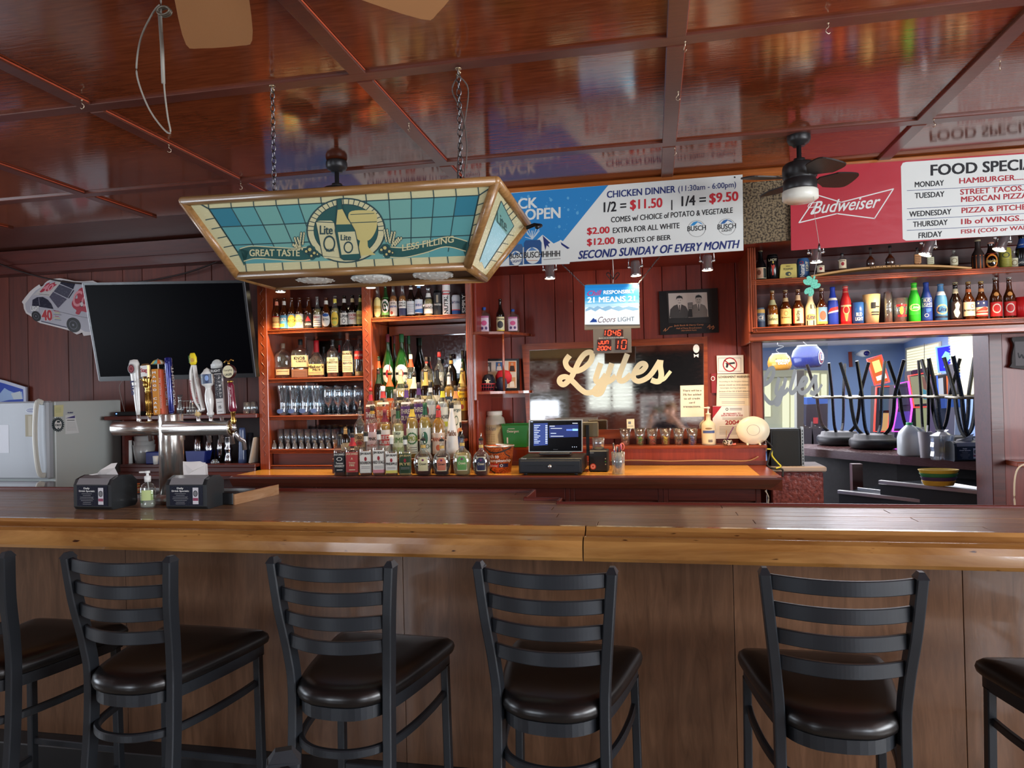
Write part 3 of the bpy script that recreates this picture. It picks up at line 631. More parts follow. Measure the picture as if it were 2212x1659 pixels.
# ================================================================ BACK BAR COUNTER
CTOP = wood('counter_oak', (196, 134, 54), (222, 166, 80), 'X', .22, .5, 10, .1, 10)
cab = thing('back_bar_counter', 'back bar counter with an orange oak top and dark red panelled front', 'counter')
c0, c1 = -2.83, .724
B().box(c0, c1-.11, 4.42, 5.19, .965, 1.0, CTOP, .003).obj('counter_top', cab)
B().sweep([(c0, 0, 0), (c1, 0, 0)], [(-4.42, 1.001), (-4.40, 1.001), (-4.352, .996), (-4.35, .985), (-4.358, .97), (-4.366, .955), (-4.39, .925), (-4.42, .92)], MAHO_D).obj('counter_edge', cab)
B().add([(c1-.11, 4.42, .9995), (c1, 4.35, .9995), (c1, 5.19, .9995), (c1-.11, 5.19, .9995), (c1-.11, 4.42, .92), (c1, 4.35, .92), (c1, 5.19, .92), (c1-.11, 5.19, .92)], [(0, 1, 2, 3), (4, 7, 6, 5), (0, 4, 5, 1), (1, 5, 6, 2), (2, 6, 7, 3), (3, 7, 4, 0)], MAHO).obj('end_trim', cab)
B().box(c0, .62, 4.50, 5.19, 0, .93, MAHO_D).obj('carcass', cab)
xs_ = [c0+i*(.62-c0)/6 for i in range(7)]
for i in range(6):
    a, c = xs_[i], xs_[i+1]
    B().box(a, a+.03, 4.47, 4.5, .1, .92, MAHO_D, .004).box(c-.03, c, 4.47, 4.5, .1, .92, MAHO_D, .004).box(a+.03, c-.03, 4.47, 4.5, .84, .92, MAHO_D, .004).obj('face_frame', cab)
    B().box(a+.05, c-.05, 4.482, 4.5, .12, .81, MAHO_D, .008).box(a+.085, c-.085, 4.472, 4.49, .16, .775, MAHO_D, .008).obj('door_panel', cab)
# riser ledge along the wall
lz = at(1400, 963, 5.0).z; l0, l1 = -1.21, at(1657, 963, 5.0).x
led = thing('wall_ledge', 'dark red ledge box running along the wall behind the counter', 'ledge', (0, 5.0, 1.0))
B().box(l0, l1, -.012, .185, lz-1.0-.02, lz-1.0, MAHO, .004).obj('ledge_top', led)
B().box(l0, l1-.01, 0, .18, .0, lz-1.02, BOARD).box(l0, l1-.005, -.01, 0, 0, .03, MAHO_D, .002).obj('ledge_front', led)
tag(B().tube(spline([(-.3, 4.985, 1.035), (-.1, 4.98, 1.037), (.1, 4.98, 1.03), (.35, 4.975, 1.036), (.6, 4.98, 1.03), (.68, 4.97, 1.06)], 5), .004, M((150, 120, 80), .5), 6).obj('tan_cable'), 'tan cable lying along the front of the wall ledge', 'cable')
# ================================================================ LIQUOR CABINET
CX0, CXM0, CXM1, CX1 = at(558, 800, 4.75).x, at(784, 800, 4.75).x, at(803, 800, 4.75).x, -1.213
ca = thing('liquor_cabinet', 'tall mahogany liquor cabinet with mirrored back and carved posts', 'cabinet', (0, 4.75, 1.0))
def cbx(name, x0, x1, y0, y1, z0, z1, m, bev=.003, par=None): return B().box(x0, x1, y0-4.75, y1-4.75, z0-1, z1-1, m, bev).obj(name, par or ca)
for i, (a, c) in enumerate(((CX0, CX0+.075), (CXM0, CXM1), (CX1-.045, CX1))):
    cbx('post', a, c, 4.75, 4.79, 1.0, 2.40, MAHOV); pst = cbx('side_panel', (a+c)/2-.009+(.02 if i == 0 else 0)+(.012 if i == 2 else 0), (a+c)/2+.009+(.02 if i == 0 else 0)+(.012 if i == 2 else 0), 4.79, 5.19, 1.0, 2.40, MAHOV, .001)
    b = B(); xm = (a+c)/2
    if i < 2:
        b.tube([(xm+.012*math.sin(k*.55), .0005, .10+k*.0062) for k in range(205)], .0032, MAHOV, 5, up=(0, 1, 0))
    else:
        for k in range(3): b.box(a+.006+k*.013, a+.012+k*.013, -.004, .002, .02, 1.38, MAHOV, .0015)
    b.obj('post_carving', ca)
def shelf(name, x0, x1, px, py, th=.034, m=MAHO, yf=4.76, par=None):
    z = at(px, py, yf).z; b = B(); o = par or ca; oy = o.location.y; oz = o.location.z
    b.box(x0, x1, yf+.012-oy, 5.14-oy, z-th+.006-oz, z-oz, m)
    for k in range(3): b.box(x0, x1, yf-.004*(k == 0)-oy, yf+.02-oy, z-.011*(k+1)-oz, z-.011*k-.002-oz, m, .004)
    b.obj(name, o); return z
zA = shelf('shelf', CX0+.07, CXM0, 690, 708); zC = shelf('shelf', CX0+.07, CXM0, 690, 814.5, m=MAHO)
zD = shelf('shelf', CX0+.07, CXM0, 690, 896.5); zE = shelf('shelf', CX0+.07, CXM0, 690, 969.5, .02)
zB = shelf('shelf', CXM1, CX1-.04, 900, 682)
cbx('top_board', CX0, CX1, 4.76, 5.19, 2.37, 2.40, MAHO_D)
for z in (2.22,): cbx('back_rail', CX0+.05, CX1-.04, 5.12, 5.14, z, z+.15, MAHO_D)
cbx('back_rail', CXM1, CX1-.04, 5.10, 5.14, zB-.11, zB-.034, MAHO); cbx('back_rail', CXM1+.02, CXM1+.11, 5.10, 5.14, 1.0, zB-.1, MAHOV)
MIRR = M((150, 150, 152), .03, 1.); 
cbx('back_mirror', CX0+.18, CXM0, 5.145, 5.15, zE, 2.25, MIRR, 0); cbx('back_mirror', CXM1+.10, CX1-.04, 5.145, 5.15, 1.35, zB-.1, MIRR, 0); cbx('back_mirror', CXM1, CX1-.04, 5.145, 5.15, zB, 2.25, MIRR, 0)
cbx('back_panel', CX0+.06, CX0+.18, 5.13, 5.15, 1.0, 2.3, MAHOV); cbx('back_panel', CXM1, CX1-.04, 5.13, 5.144, 1.0, 1.36, MAHO_D)
zz = at(650, 1005, 4.77).z
cbx('drawer_front', CX0+.075, CXM0, 4.80, 4.82, zz, zE-.02, MAHO_D); cbx('lower_board', CX0+.075, CXM0, 4.77, 4.80, 1.0, zz-.008, MAHO_D); cbx('lower_board', CX0+.075, CXM0, 4.765, 4.81, zz-.006, zz+.002, MAHO)
# bottle stand of five steps
STEP = [(1.0, 4.44), (1.10, 4.57), (1.215, 4.70), (1.335, 4.82), (1.46, 4.94)]
sx0, sx1 = at(722, 950, 4.6).x, CX1-.05
bs = thing('stepped_bottle_stand', 'dark red stepped stand carrying the rows of liquor bottles', 'stand', (0, 4.5, 1.0))
for k in range(1, 5):
    z, y = STEP[k]; a0 = (sx0, CXM1-.02, CXM1+.01, CXM1+.01)[k-1] if k > 1 else sx0+.02
    if k == 2: a0 = CXM1+.01 if y > 4.75 else at(780, 900, y).x
    B().box(a0, sx1, y-.055-4.5, y+.065-4.5, z-1.018, z-1.0, MAHO, .003).box(a0, sx1, y-.05-4.5, y-.04-4.5, 0, z-1.018, MAHO_D).obj('step', bs)
# ================================================================ CORNER SHELF
cs = thing('corner_shelf', 'dark red quarter round corner shelf with two tiers and a turned post', 'shelf', (CX1, 5.0, 1.5))
zs1, zs2 = at(1075, 719, 4.95).z, at(1075, 845, 4.95).z
for z in (zs1, zs2):
    pts = [(0, .2), (0, -.22)]+[(.34*math.sin(t), .2-.42*math.cos(t)) for t in [k*PI/2/10 for k in range(1, 10)]]+[(.345, .12), (.345, .2)]
    B().prism(pts, lambda a, b_, c: (a, b_, z-1.5-c), .018, MAHO).obj('shelf_board', cs)
p0 = at(1087, 760, 4.84)
B().lathe([(.008, zs2-1.5), (.0085, zs2-1.3), (.0085, zs1-1.6), (.008, zs1-1.5-.018)], MAHOV, (p0.x-CX1, p0.y-5.0, 0), 10).obj('post', cs)
B().box(0, .02, -.24, .2, zs2-1.56, zs1-1.50-.02, MAHOV, .002).box(0, .34, .19, .2, zs2-1.52-.03, zs2-1.52, MAHO).obj('side_board', cs)
# side board down to the counter, wall trim
B().box(CX1, CX1+.02, 4.80, 5.2, 1.0, 2.40, BOARD, .002).obj('side_trim', ca, (0, -4.75, -1.0))
# ================================================================ RIGHT SHELF UNIT
RX0 = .60; rzb = at(1760, 715, 4.65).z; zl = at(1760, 702, 4.65).z; zu = at(1760, 597, 4.65).z
ru = thing('hanging_shelf_unit', 'wide mahogany wall shelf above the pass through, two tiers of collected bottles', 'shelf', (0, 4.65, 1.8))
def rbx(name, x0, x1, y0, y1, z0, z1, m, bev=.002): return B().box(x0, x1, y0-4.65, y1-4.65, z0-1.8, z1-1.8, m, bev).obj(name, ru)
rbx('side_panel', RX0+.01, RX0+.028, 4.68, 5.2, zl-.09, 2.40, MAHOV)
b = B()
for k in range(4): b.box(RX0+k*.013, RX0+.011+k*.013, -.003*(k % 2), .03, zl-1.8-.03, .60, MAHOV, .003)
b.obj('side_post', ru)
for z in (zl, zu):
    b = B().box(RX0+.02, XR, .012, .5, z-.034-1.8, z-1.8, MAHO)
    for k in range(3): b.box(RX0+.02, XR, -.006 if k == 0 else -.002, .03, z-.012*(k+1)-1.8, z-.012*k-.002-1.8, MAHO, .004)
    b.obj('shelf', ru)
rbx('bottom_rail', RX0+.0, XR, 4.66, 4.70, zl-.088, zl-.036, MAHO, .006); rbx('bottom_board', RX0+.02, XR, 4.70, 5.2, zl-.07, zl-.05, MAHO_D)
rbx('back_board', RX0+.02, XR, 5.15, 5.17, zl-.05, 2.40, MAHO_D); rbx('back_rail', RX0+.02, XR, 5.12, 5.15, 2.30, 2.40, MAHO_D, .004)
# jambs of the pass through
jl0, jl1 = at(1625, 900, 5.1).x, at(1649, 900, 5.1).x
struct(B().box(jl0, jl1, 5.1, 5.34, .9, zl-.05, MAHOV, .004).box(jl0-.012, jl0, 5.09, 5.2, .9, zl-.05, MAHOV, .003), 'trim_3')
jr0, jr1 = at(2139, 850, 5.1).x, at(2168, 850, 5.1).x
struct(B().box(jr0, jr1, 5.1, 5.34, 0, zl-.05, MAHO_D, .004), 'trim_4')
struct(B().box(jr1, XR, 5.12, 5.34, .0, 2.2, BOARD), 'wall_right_of_opening')
# carved edge strip beside mirror
# ================================================================ WALL MIRROR WITH LETTERING
c6 = (3.1904, 1120, 540)
mi = thing('wall_mirror', 'wide red framed wall mirror with cream script lettering', 'mirror', (-.3, 5.17, 1.55))
mo = Vector(mi.location); TL_ = .031; mf = pxm(5.16, mo, *c6, tilt=TL_)
def mpl(quad, t, m, name, lift=0.): b = B(); plate(b, quad, lambda a, b_, l: mf(a, b_, l+lift), t, m); return b.obj(name, mi)
mpl([(76, 692), (1275, 645), (1280, 1232), (78, 1240)], .006, M((225, 225, 225), .02, 1.), 'mirror_glass')
for q in ([(25, 650), (1262, 600), (1275, 645), (76, 692)], [(25, 650), (76, 692), (78, 1240), (62, 1250)], [(78, 1240), (1280, 1232), (1282, 1300), (70, 1300)], [(1262, 600), (1300, 598), (1310, 1300), (1280, 1300), (1275, 645)]): mpl(q, .02, MAHO if q[0][1] != 598 else MAHOV, 'frame_board', .012)
b = B(); p = Pr(b, lambda a, c, l: mf((1190+a/8.193-1120)*3.1904, (740+c/8.193-540)*3.1904, l+.0005), .0005)
CRM = M((218, 208, 172), .5); k_ = 8.193
def stroke(p, pts, w, m, lay=1, n=7): s_ = spline(pts, n); p.line(s_, w, m, lay)
def lyles(p, m, lay=1):
    stroke(p, [(332, 228), (262, 330), (285, 430), (370, 495), (480, 500), (600, 440), (705, 330), (730, 210), (680, 170), (590, 210), (500, 330), (430, 480), (365, 610), (300, 690), (220, 745), (155, 700), (170, 630), (250, 605), (330, 640), (420, 720), (520, 820), (620, 885), (720, 880), (800, 830), (880, 740)], [100]*9+[96]*200, m, lay)
    stroke(p, [(885, 365), (830, 520), (795, 650), (830, 700), (900, 670), (980, 560)], 98, m, lay+1); stroke(p, [(1080, 365), (1020, 540), (950, 740), (890, 880), (820, 915), (770, 880), (800, 810), (900, 740), (1040, 680), (1150, 590)], 96, m, lay+2)
    stroke(p, [(1355, 200), (1270, 420), (1205, 600), (1230, 675), (1310, 660), (1420, 560)], 98, m, lay+3); stroke(p, [(1480, 540), (1600, 510), (1680, 420), (1640, 370), (1560, 400), (1470, 540), (1470, 640), (1550, 685), (1680, 640), (1790, 540), (1930, 320)], 92, m, lay+4)
    stroke(p, [(1945, 310), (1935, 420), (1955, 560), (1930, 670), (1860, 690), (1775, 660)], 98, m, lay+5); stroke(p, [(1900, 690), (2000, 650), (2070, 570), (2120, 505)], 60, m, lay+6)
lyles(p, CRM); b.obj('script_lettering', mi, fix=False)
b = B(); p = Pr(b, lambda a, c, l: mf(a, c, l+.0004), .0004)
p.disc(1225, 680, 22, 30, WHT, 1, 12); p.poly([(1208, 715), (1222, 725), (1242, 715), (1240, 742), (1224, 730), (1210, 742)], WHT, 1); b.obj('small_emblem', mi, fix=False)
# ================================================================ PAPERS
def paper(name, label, quad, Y, draw=None, m=PAPER, s=c6, t=.0012, tilt=0., cat='sign', group=None):
    xs = [s[1]+q[0]/s[0] for q in quad]; ys = [s[2]+q[1]/s[0] for q in quad]; c = at(sum(xs)/len(xs), sum(ys)/len(ys), Y)
    f = pxm(Y, c, *s, tilt=tilt) if not tilt else (lambda a, b_, l: atp(s[1]+a/s[0], s[2]+b_/s[0], c, Vector((0, -1, tilt)).normalized())-c+Vector((0, -1, tilt)).normalized()*l)
    b = B(); plate(b, quad, f, t, m)
    if draw: draw(Pr(b, f, .0004))
    o = b.obj(name, None, c, fix=False); return tag(o, label, cat, group)
GRY = M((120, 120, 122), .7); TXT = M((40, 40, 44), .7); LT = M((170, 165, 160), .7); CRD = M((170, 30, 45), .6)
def lines(p, x0, x1, ys, m, w=4, sl=0., lay=1):
    for y in ys: p.line([(x0, y), (x1, y+sl*(x1-x0))], w, m, lay)
def d_(p):
    for i, t in enumerate(('There will be a', '3% fee added', 'to all credit', 'card', 'transactions.')): w_ = (130, 125, 112, 40, 122)[i]; tq(p, t, 1196-w_/2, 976+27.5*i, 1196+w_/2, 974+27.5*i, 13, TXT, .01)
paper('credit_card_notice', 'cream paper notice about the card fee taped to the mirror', [(1115, 935), (1278, 930), (1280, 1148), (1118, 1152)], 5.148, d_, M((236, 222, 196), .8), tilt=TL_)
def d_(p):
    p.rect(1376, 742, 1535, 838, LT, 1); p.rect(1380, 746, 1531, 834, PAPER, 2); p.ring(1457, 790, 50, 50, 8, CRD, 4); p.poly([(1425, 780), (1490, 772), (1492, 784), (1448, 790), (1442, 812), (1428, 810), (1432, 788)], TXT, 3); p.line([(1420, 760), (1494, 822)], 8, CRD, 4)
paper('no_weapons_notice', 'square notice with a crossed out pistol pinned above the government warning', [(1366, 728), (1550, 724), (1552, 848), (1370, 852)], 5.18, d_)
def d_(p):
    tq(p, 'GOVERNMENT WARNING:', 1376, 884, 1594, 880, 16, TXT, .02)
    for i, (t, m_, h) in enumerate((('According to the Surgeon General,', GRY, 12), ('women should not drink alcoholic', GRY, 12), ('beverages during pregnancy', GRY, 12), ('because of the risk of birth defects.', GRY, 12))): tq(p, t, 1382+8*(i == 2), 914+22*i, 1588-20*(i == 2), 912+22*i, h, m_, .0)
    lines(p, 1384, 1588, (992, 1004, 1016), LT, 5); lines(p, 1400, 1560, (1046, 1056), LT, 4)
paper('government_warning_notice', 'cream government warning sheet pinned to the wall boards', [(1370, 856), (1590, 854), (1604, 1072), (1364, 1074)], 5.18, d_, M((238, 228, 204), .8))
paper('small_red_notice', 'dark red strip of paper behind the government warning sheet', [(1328, 852), (1362, 850), (1364, 985), (1332, 985)], 5.185, lambda p: p.ring(1340, 886, 14, 16, 4, WHT, 1), M((140, 40, 50), .7))
def d_(p):
    p.poly([(1338, 1078), (1425, 1078), (1338, 1175)], CRD, 1); p.poly([(1400, 1078), (1425, 1078), (1338, 1190), (1338, 1160)], PAPER, 2)
    p.ring(1437, 1098, 10, 10, 4, TXT, 1, 14); lines(p, 1455, 1540, (1092, 1102), GRY, 4); tq(p, 'BE PREPARED TO', 1412, 1134, 1530, 1132, 11, CRD, .02); tq(p, 'SHOW PROOF OF AGE', 1397, 1147, 1546, 1145, 11, CRD, .02)
    lines(p, 1405, 1545, (1158, 1167), LT, 4); tq(p, '2004', 1424, 1204, 1522, 1202, 30, CRD, .02); lines(p, 1385, 1560, (1218, 1228, 1238, 1248, 1258, 1268), LT, 4)
paper('proof_of_age_notice', 'white and red proof of age sheet behind the white router', [(1338, 1076), (1604, 1072), (1606, 1298), (1340, 1302)], 5.18, d_)
# ================================================================ FRAMED PHOTOGRAPH
fr = thing('framed_photograph', 'black plaque frame with a grey photograph of two seated men in suits', 'picture', at(1488, 672, 5.17)); fo = Vector(fr.location)
b = B(); f = pxm(5.175, fo, *c6); plate(b, [(968, 285), (1372, 262), (1380, 568), (978, 585)], f, .02, M((18, 18, 20), .3)); p = Pr(b, f, .0008)
CU = M((196, 130, 84), .5); tq(p, 'Jack Buck & Harry Caray', 1072, 530, 1276, 522, 14, CU, .02); tq(p, 'Hall of Fame Broadcasters', 1088, 546, 1262, 540, 11, CU, .01); tq(p, '1954 KMOX Radio', 1122, 561, 1228, 556, 9, CU, .01)
p.line(spline([(998, 560), (1015, 540), (1010, 560), (1030, 545), (1040, 532), (1062, 528)], 4), 3, CU, 2); p.line(spline([(1300, 535), (1320, 515), (1315, 545), (1345, 520), (1335, 548), (1350, 530), (1305, 530)], 4), 3, CU, 2); b.obj('plaque', fr, fix=False)
G1, G2, G3, G4 = M((206, 200, 190), .5), M((70, 68, 66), .5), M((120, 114, 106), .5), M((30, 29, 28), .5)
b = B(); plate(b, [(1020, 292), (1308, 284), (1320, 502), (1034, 504)], lambda a, c, l: f(a, c, l+.004), .006, G4); p = Pr(b, lambda a, c, l: f(a, c, l+.004), .0006)
p.poly([(1032, 300), (1298, 292), (1308, 462), (1040, 470)], G1, 1)
for (cx_, cy_, sh) in ((1108, 350, 0), (1240, 345, 1)):
    p.poly([(cx_-68, cy_+118), (cx_-62, cy_+60), (cx_-38, cy_+35), (cx_-14, cy_+26), (cx_+16, cy_+26), (cx_+44, cy_+38), (cx_+62, cy_+70), (cx_+62, cy_+116)], G3 if sh else G2, 2)
    p.poly([(cx_-12, cy_+26), (cx_+14, cy_+26), (cx_+4, cy_+80)], G1, 3); p.line([(cx_+1, cy_+30), (cx_+3, cy_+75)], 6, G4, 4)
    p.disc(cx_, cy_, 21, 30, G1 if not sh else M((176, 168, 156), .5), 4, 16); p.poly([(cx_-23, cy_-6), (cx_-18, cy_-28), (cx_, cy_-36), (cx_+20, cy_-28), (cx_+24, cy_-8), (cx_+14, cy_-18), (cx_-14, cy_-16)], G4, 5)
    p.disc(cx_-7, cy_-2, 3, 2.5, G4, 6, 8); p.disc(cx_+8, cy_-2, 3, 2.5, G4, 6, 8); p.line([(cx_-7, cy_+14), (cx_, cy_+17), (cx_+8, cy_+13)], 2.5, G4, 6)
p.poly([(1050, 470), (1065, 430), (1150, 440), (1150, 468)], G2, 5); p.poly([(1180, 468), (1190, 440), (1290, 430), (1306, 462)], G3, 5)
p.poly([(1165, 465), (1172, 410), (1195, 410), (1200, 462)], G4, 6); p.poly([(1168, 410), (1166, 365), (1200, 362), (1202, 408)], G2, 6); lines(p, 1170, 1198, (372, 382, 392, 402), G1, 3, 0, 7); b.obj('photo_print', fr, fix=False)
# ================================================================ BACKLIT SIGN WITH CLOCK
sg = thing('backlit_clock_sign', 'backlit blue and white beer sign with a red digital clock below', 'sign', at(1322, 680, 4.62)); so = Vector(sg.location); f = pxm(4.62, so, *c6)
b = B(); plate(b, [(455, 244), (470, 236), (820, 228), (832, 238), (836, 512), (838, 535), (455, 550)], f, .05, M((120, 112, 100), .4)); plate(b, [(514, 545), (776, 535), (778, 706), (518, 712)], lambda a, c, l: f(a, c, l+.004), .05, M((112, 104, 94), .4)); b.obj('sign_case', sg, fix=False)
b = B(); p = Pr(b, lambda a, c, l: f(a, c, l+.001), .0006)
def em(c, e=1.5): return M(c, .4, emit=e*.40)
ys = [240, 262, 284, 306, 328, 350, 372, 394, 512]
cols = [(22, 120, 190), (28, 130, 200), (36, 140, 205), (52, 152, 212), (80, 170, 220), (130, 196, 230), (180, 220, 240), (232, 242, 248)]
for i, c in enumerate(cols): p.poly([(458, ys[i]+3), (830, ys[i]-8), (832+.4*i, ys[i+1]-8 if i < 7 else 512), (457, ys[i+1]+3 if i < 7 else 514)], em(c, 1.5), 1)
for q in ([(462, 410), (490, 392), (520, 400), (545, 385), (575, 400), (600, 392), (625, 384), (650, 398), (690, 386), (720, 398), (760, 388), (800, 395), (828, 404), (828, 420), (462, 424)],): p.poly(q, em((150, 195, 225), 1.3), 2)
p.poly([(462, 425), (500, 410), (530, 424), (560, 405), (600, 422), (640, 406), (690, 422), (740, 408), (790, 420), (828, 412), (828, 440), (462, 440)], em((240, 246, 250), 1.5), 3)
W2 = em((250, 252, 255), 1.7); tq(p, 'Chill', 474, 318, 574, 312, 36, em((200, 50, 120), 1.2), .02, .35); tq(p, 'RESPONSIBLY', 586, 306, 801, 298, 26, W2, .03); tq(p, '21 MEANS 21', 476, 364, 804, 354, 38, W2, .04)
p.poly([(490, 499), (517, 468), (528, 480), (535, 476), (543, 498)], em((20, 70, 160), 1), 4); tq(p, 'Coors', 548, 502, 670, 496, 40, em((120, 60, 70), .8), .0, .35, 4); tq(p, 'LIGHT', 686, 494, 799, 490, 30, em((60, 90, 120), .8), .0, 0, 4)
b.obj('lit_panel', sg, fix=False)
b = B(); p = Pr(b, lambda a, c, l: f(a, c, l+.006), .0005); LED = M((255, 70, 40), .4, emit=1.6)
SEG = {'0': 'abcdef', '1': 'bc', '2': 'abged', '4': 'fgbc', '6': 'afgedc', 'J': 'bcde', 'U': 'bcdef', 'N': 'abcef'}
def seg(ch, x, y, w, h, sl=.12):
    P = {'a': ((0, 0), (1, 0)), 'b': ((1, 0), (1, .5)), 'c': ((1, .5), (1, 1)), 'd': ((0, 1), (1, 1)), 'e': ((0, .5), (0, 1)), 'f': ((0, 0), (0, .5)), 'g': ((0, .5), (1, .5))}
    for s in SEG[ch]:
        (u0, v0), (u1, v1) = P[s]; g = .06
        if u0 == u1: v0 += g; v1 -= g
        else: u0 += g; u1 -= g
        p.line([(x+u0*w+(1-v0)*h*sl, y+v0*h), (x+u1*w+(1-v1)*h*sl, y+v1*h)], 6, LED, 2)
p.rect(590, 548, 722, 596, M((60, 22, 18), .4), 1); p.rect(544, 618, 640, 696, M((60, 22, 18), .4), 1); p.rect(668, 612, 752, 690, M((60, 22, 18), .4), 1)
for c, x in (('1', 576), ('0', 615), ('4', 650), ('6', 682)): seg(c, x, 554, 20, 36)
for y in (564, 580): p.disc(643, y, 3, 3, LED, 2, 8)
for c, x in (('J', 553), ('U', 577), ('N', 602)): seg(c, x, 626, 16, 22)
for c, x in (('2', 545), ('0', 569), ('0', 593), ('4', 617)): seg(c, x, 664, 16, 26)
for c, x in (('1', 652), ('0', 708)): seg(c, x, 622, 30, 60)
tq(p, 'born on or before this date', 556, 612, 726, 606, 8, WHT, 0, 0, 2); b.obj('clock_display', sg, fix=False)
for (x0, y0), (x1, y1) in (((1263, 619), (1205, 570)), ((1378, 614), (1432, 553))):
    a, c = at(x0, y0, 4.615)-so, at(x1, y1-8, 4.56)-so; b = B(); n = 22
    for i in range(n):
        q = a.lerp(c, (i+.5)/n); dr_ = (c-a).normalized(); sd = dr_.cross(Vector((0, 1, 0))).normalized() if i % 2 else Vector((0, 1, 0))
        b.tube([q+dr_*.011*math.sin(t)+sd*.004*math.cos(t) for t in [2*PI*j/8 for j in range(8)]], .0012, DCHR, 4, True, sd.cross(dr_))
    b.obj('hanging_chain', sg)
b = B().tube(spline([at(1324, 612, 4.64)-so, at(1325, 590, 4.64)-so, at(1323, 552, 4.62)-so], 4), .003, M((210, 205, 195), .5))
for s in (-1, 1): b.tube(spline([at(1324, 603, 4.63)-so, at(1324+s*8, 590, 4.62)-so, at(1324+s*14, 592, 4.62)-so, at(1324+s*5, 604, 4.63)-so], 4), .003, BLK)
b.obj('power_cord', sg)
# ================================================================ BANNERS AND CORK
BY = 4.405; BLU = M((46, 132, 196), .35); BLU2 = M((96, 168, 214), .35); BW = M((222, 226, 222), .4); TRD = M((196, 44, 54), .5); TNV = M((36, 50, 112), .5)
def busch(name, label, dx, x0):
    o = thing(name, label, 'banner', at(1340, 480, BY)+Vector((dx, 0, 0)), 0, 'printed beer banners'); f = pxm(BY, at(1340, 480, BY)); b = B()
    plate(b, [(x0, 574+.064*(1109-x0)), (1606, 541), (1604, 377), (x0, 377+.079*(1604-x0))], f, .006, BW); p = Pr(b, f, .0004)
    p.poly([(x0, 378+.079*(1604-x0)), (1314, 400), (1216, 521), (1211, 518), (1206, 522), (1196, 526), (1172, 507), (1160, 518), (1120, 540), (1098, 556), (1078, 576), (x0, 576+.064*(1078-x0))], BLU, 1)
    rnd = random.Random(4)
    for k in range(70):
        x = 1100+rnd.random()*190; y = 424+rnd.random()*88
        if x+ (y-400)*.8 > 1300: continue
        r = .8+rnd.random()**4*3; p.disc(x, y, r, r*1.2, BLU2, 2, 8)
    tq(p, 'CRACK', 1058, 456, 1161, 449, 23, BW, .05); tq(p, 'ONE', 1072, 479, 1128, 476, 23, BW, .05); tq(p, 'OPEN', 1134, 476, 1211, 471, 24, BW, .05)
    p.poly([(1120, 575), (1150, 530), (1172, 507), (1196, 526), (1211, 519), (1216, 521), (1240, 540), (1230, 570)], BW, 2)
    p.poly([(1172.5, 509), (1189, 525), (1184, 527), (1187, 535), (1181, 530), (1178, 541), (1175, 527)], TNV, 3); p.poly([(1211, 523), (1231, 536), (1226, 538), (1213, 529)], TNV, 3)
    for cx_, y0, y1, w_, m_ in ((1115, 528, 573, 14.5, M((70, 100, 140), .4)), (1151, 519, 571, 19, M((44, 84, 136), .4))):
        p.poly([(cx_-w_, y0+6), (cx_-w_*.8, y0), (cx_+w_*.8, y0-1), (cx_+w_, y0+5), (cx_+w_, y1-1), (cx_-w_, y1)], m_, 4); p.disc(cx_, (y0+y1)/2+7, w_*.86, (y1-y0)*.34, BW, 5); p.poly([(cx_-w_*.55, y0+23), (cx_-2, y0+15), (cx_+w_*.5, y0+22)], M((90, 130, 180), .4), 6)
    tq(p, 'BUSC', 1101, 559, 1129, 557, 11, INK, .02, 0, 7); tq(p, 'LIGHT', 1105, 568, 1127, 566, 5.5, TNV, .02, .2, 7); tq(p, 'BUSCHHHHH', 1132, 558, 1210, 554, 13, INK, .02, 0, 7); lines(p, 1174, 1211, (561,), GRY, 1.2, -.06, 4); lines(p, 1138, 1162, (563,), CU, 1.2, 0, 7)
    for k in range(14): a = k*.45; p.line([(1150, 517), (1150+16*math.cos(a-1.6-1.4+k*.2), 512-18*abs(math.sin(a)))], 1.2, M((210, 226, 236), .4), 3)
    tq(p, 'CHICKEN DINNER', 1311, 428, 1459, 416, 15, TNV, .03); tq(p, '(11:30am - 6:00pm)', 1465, 418, 1590, 408, 16, TNV, .01)
    tq(p, '1/2 =', 1304, 459, 1353, 455, 22, INK, .03); tq(p, '$11.50', 1361, 456, 1431, 451, 24, TRD, .04); tq(p, '|', 1450, 454, 1452.5, 454, 22, INK, .02); tq(p, '1/4 =', 1472, 446, 1525, 442, 22, INK, .03); tq(p, '$9.50', 1532, 442, 1595, 437, 24, TRD, .04)
    tq(p, 'COMES w/ CHOICE of POTATO & VEGETABLE', 1320, 481, 1583, 460, 12, INK, .02); tq(p, '$2.00', 1268, 509, 1317, 506, 17, TRD, .04); tq(p, 'EXTRA FOR ALL WHITE', 1324, 504, 1468, 493, 12, INK, .02)
    tq(p, '$12.00', 1268, 533, 1328, 529, 17, TRD, .04); tq(p, 'BUCKETS OF BEER', 1335, 527, 1449, 518, 11, INK, .02); tq(p, 'SECOND SUNDAY OF EVERY MONTH', 1249, 560, 1598, 536, 18, TNV, .035, .25)
    for cx_, cy_, c2, t2 in ((1505, 494, (50, 140, 200), 0), (1570, 490, (50, 100, 160), 1)):
        p.ring(cx_, cy_, 19, 18, .7, GRY, 3); p.poly([(cx_-14, cy_-6), (cx_-7, cy_-14), (cx_, cy_-16), (cx_+9, cy_-13), (cx_+14, cy_-8), (cx_+2, cy_-14), (cx_-5, cy_-7)], M(c2, .4), 3); tq(p, 'BUSCH', cx_-20, cy_+6, cx_+20, cy_+3, 11, INK, .02)
        if t2: tq(p, 'LIGHT', cx_-11, cy_+11, cx_+12, cy_+9.5, 5, INK, .02, .2)
    p.disc(1587, 383, 2, 2, INK, 3, 8); b.obj('banner_sheet', o, fix=False); return o
busch('beer_banner', 'blue and white banner with chicken dinner prices, to the right of the stained glass lamp', 0, 1062)
wdx = at(1062, 500, BY).x-at(1606, 460, BY).x-.03
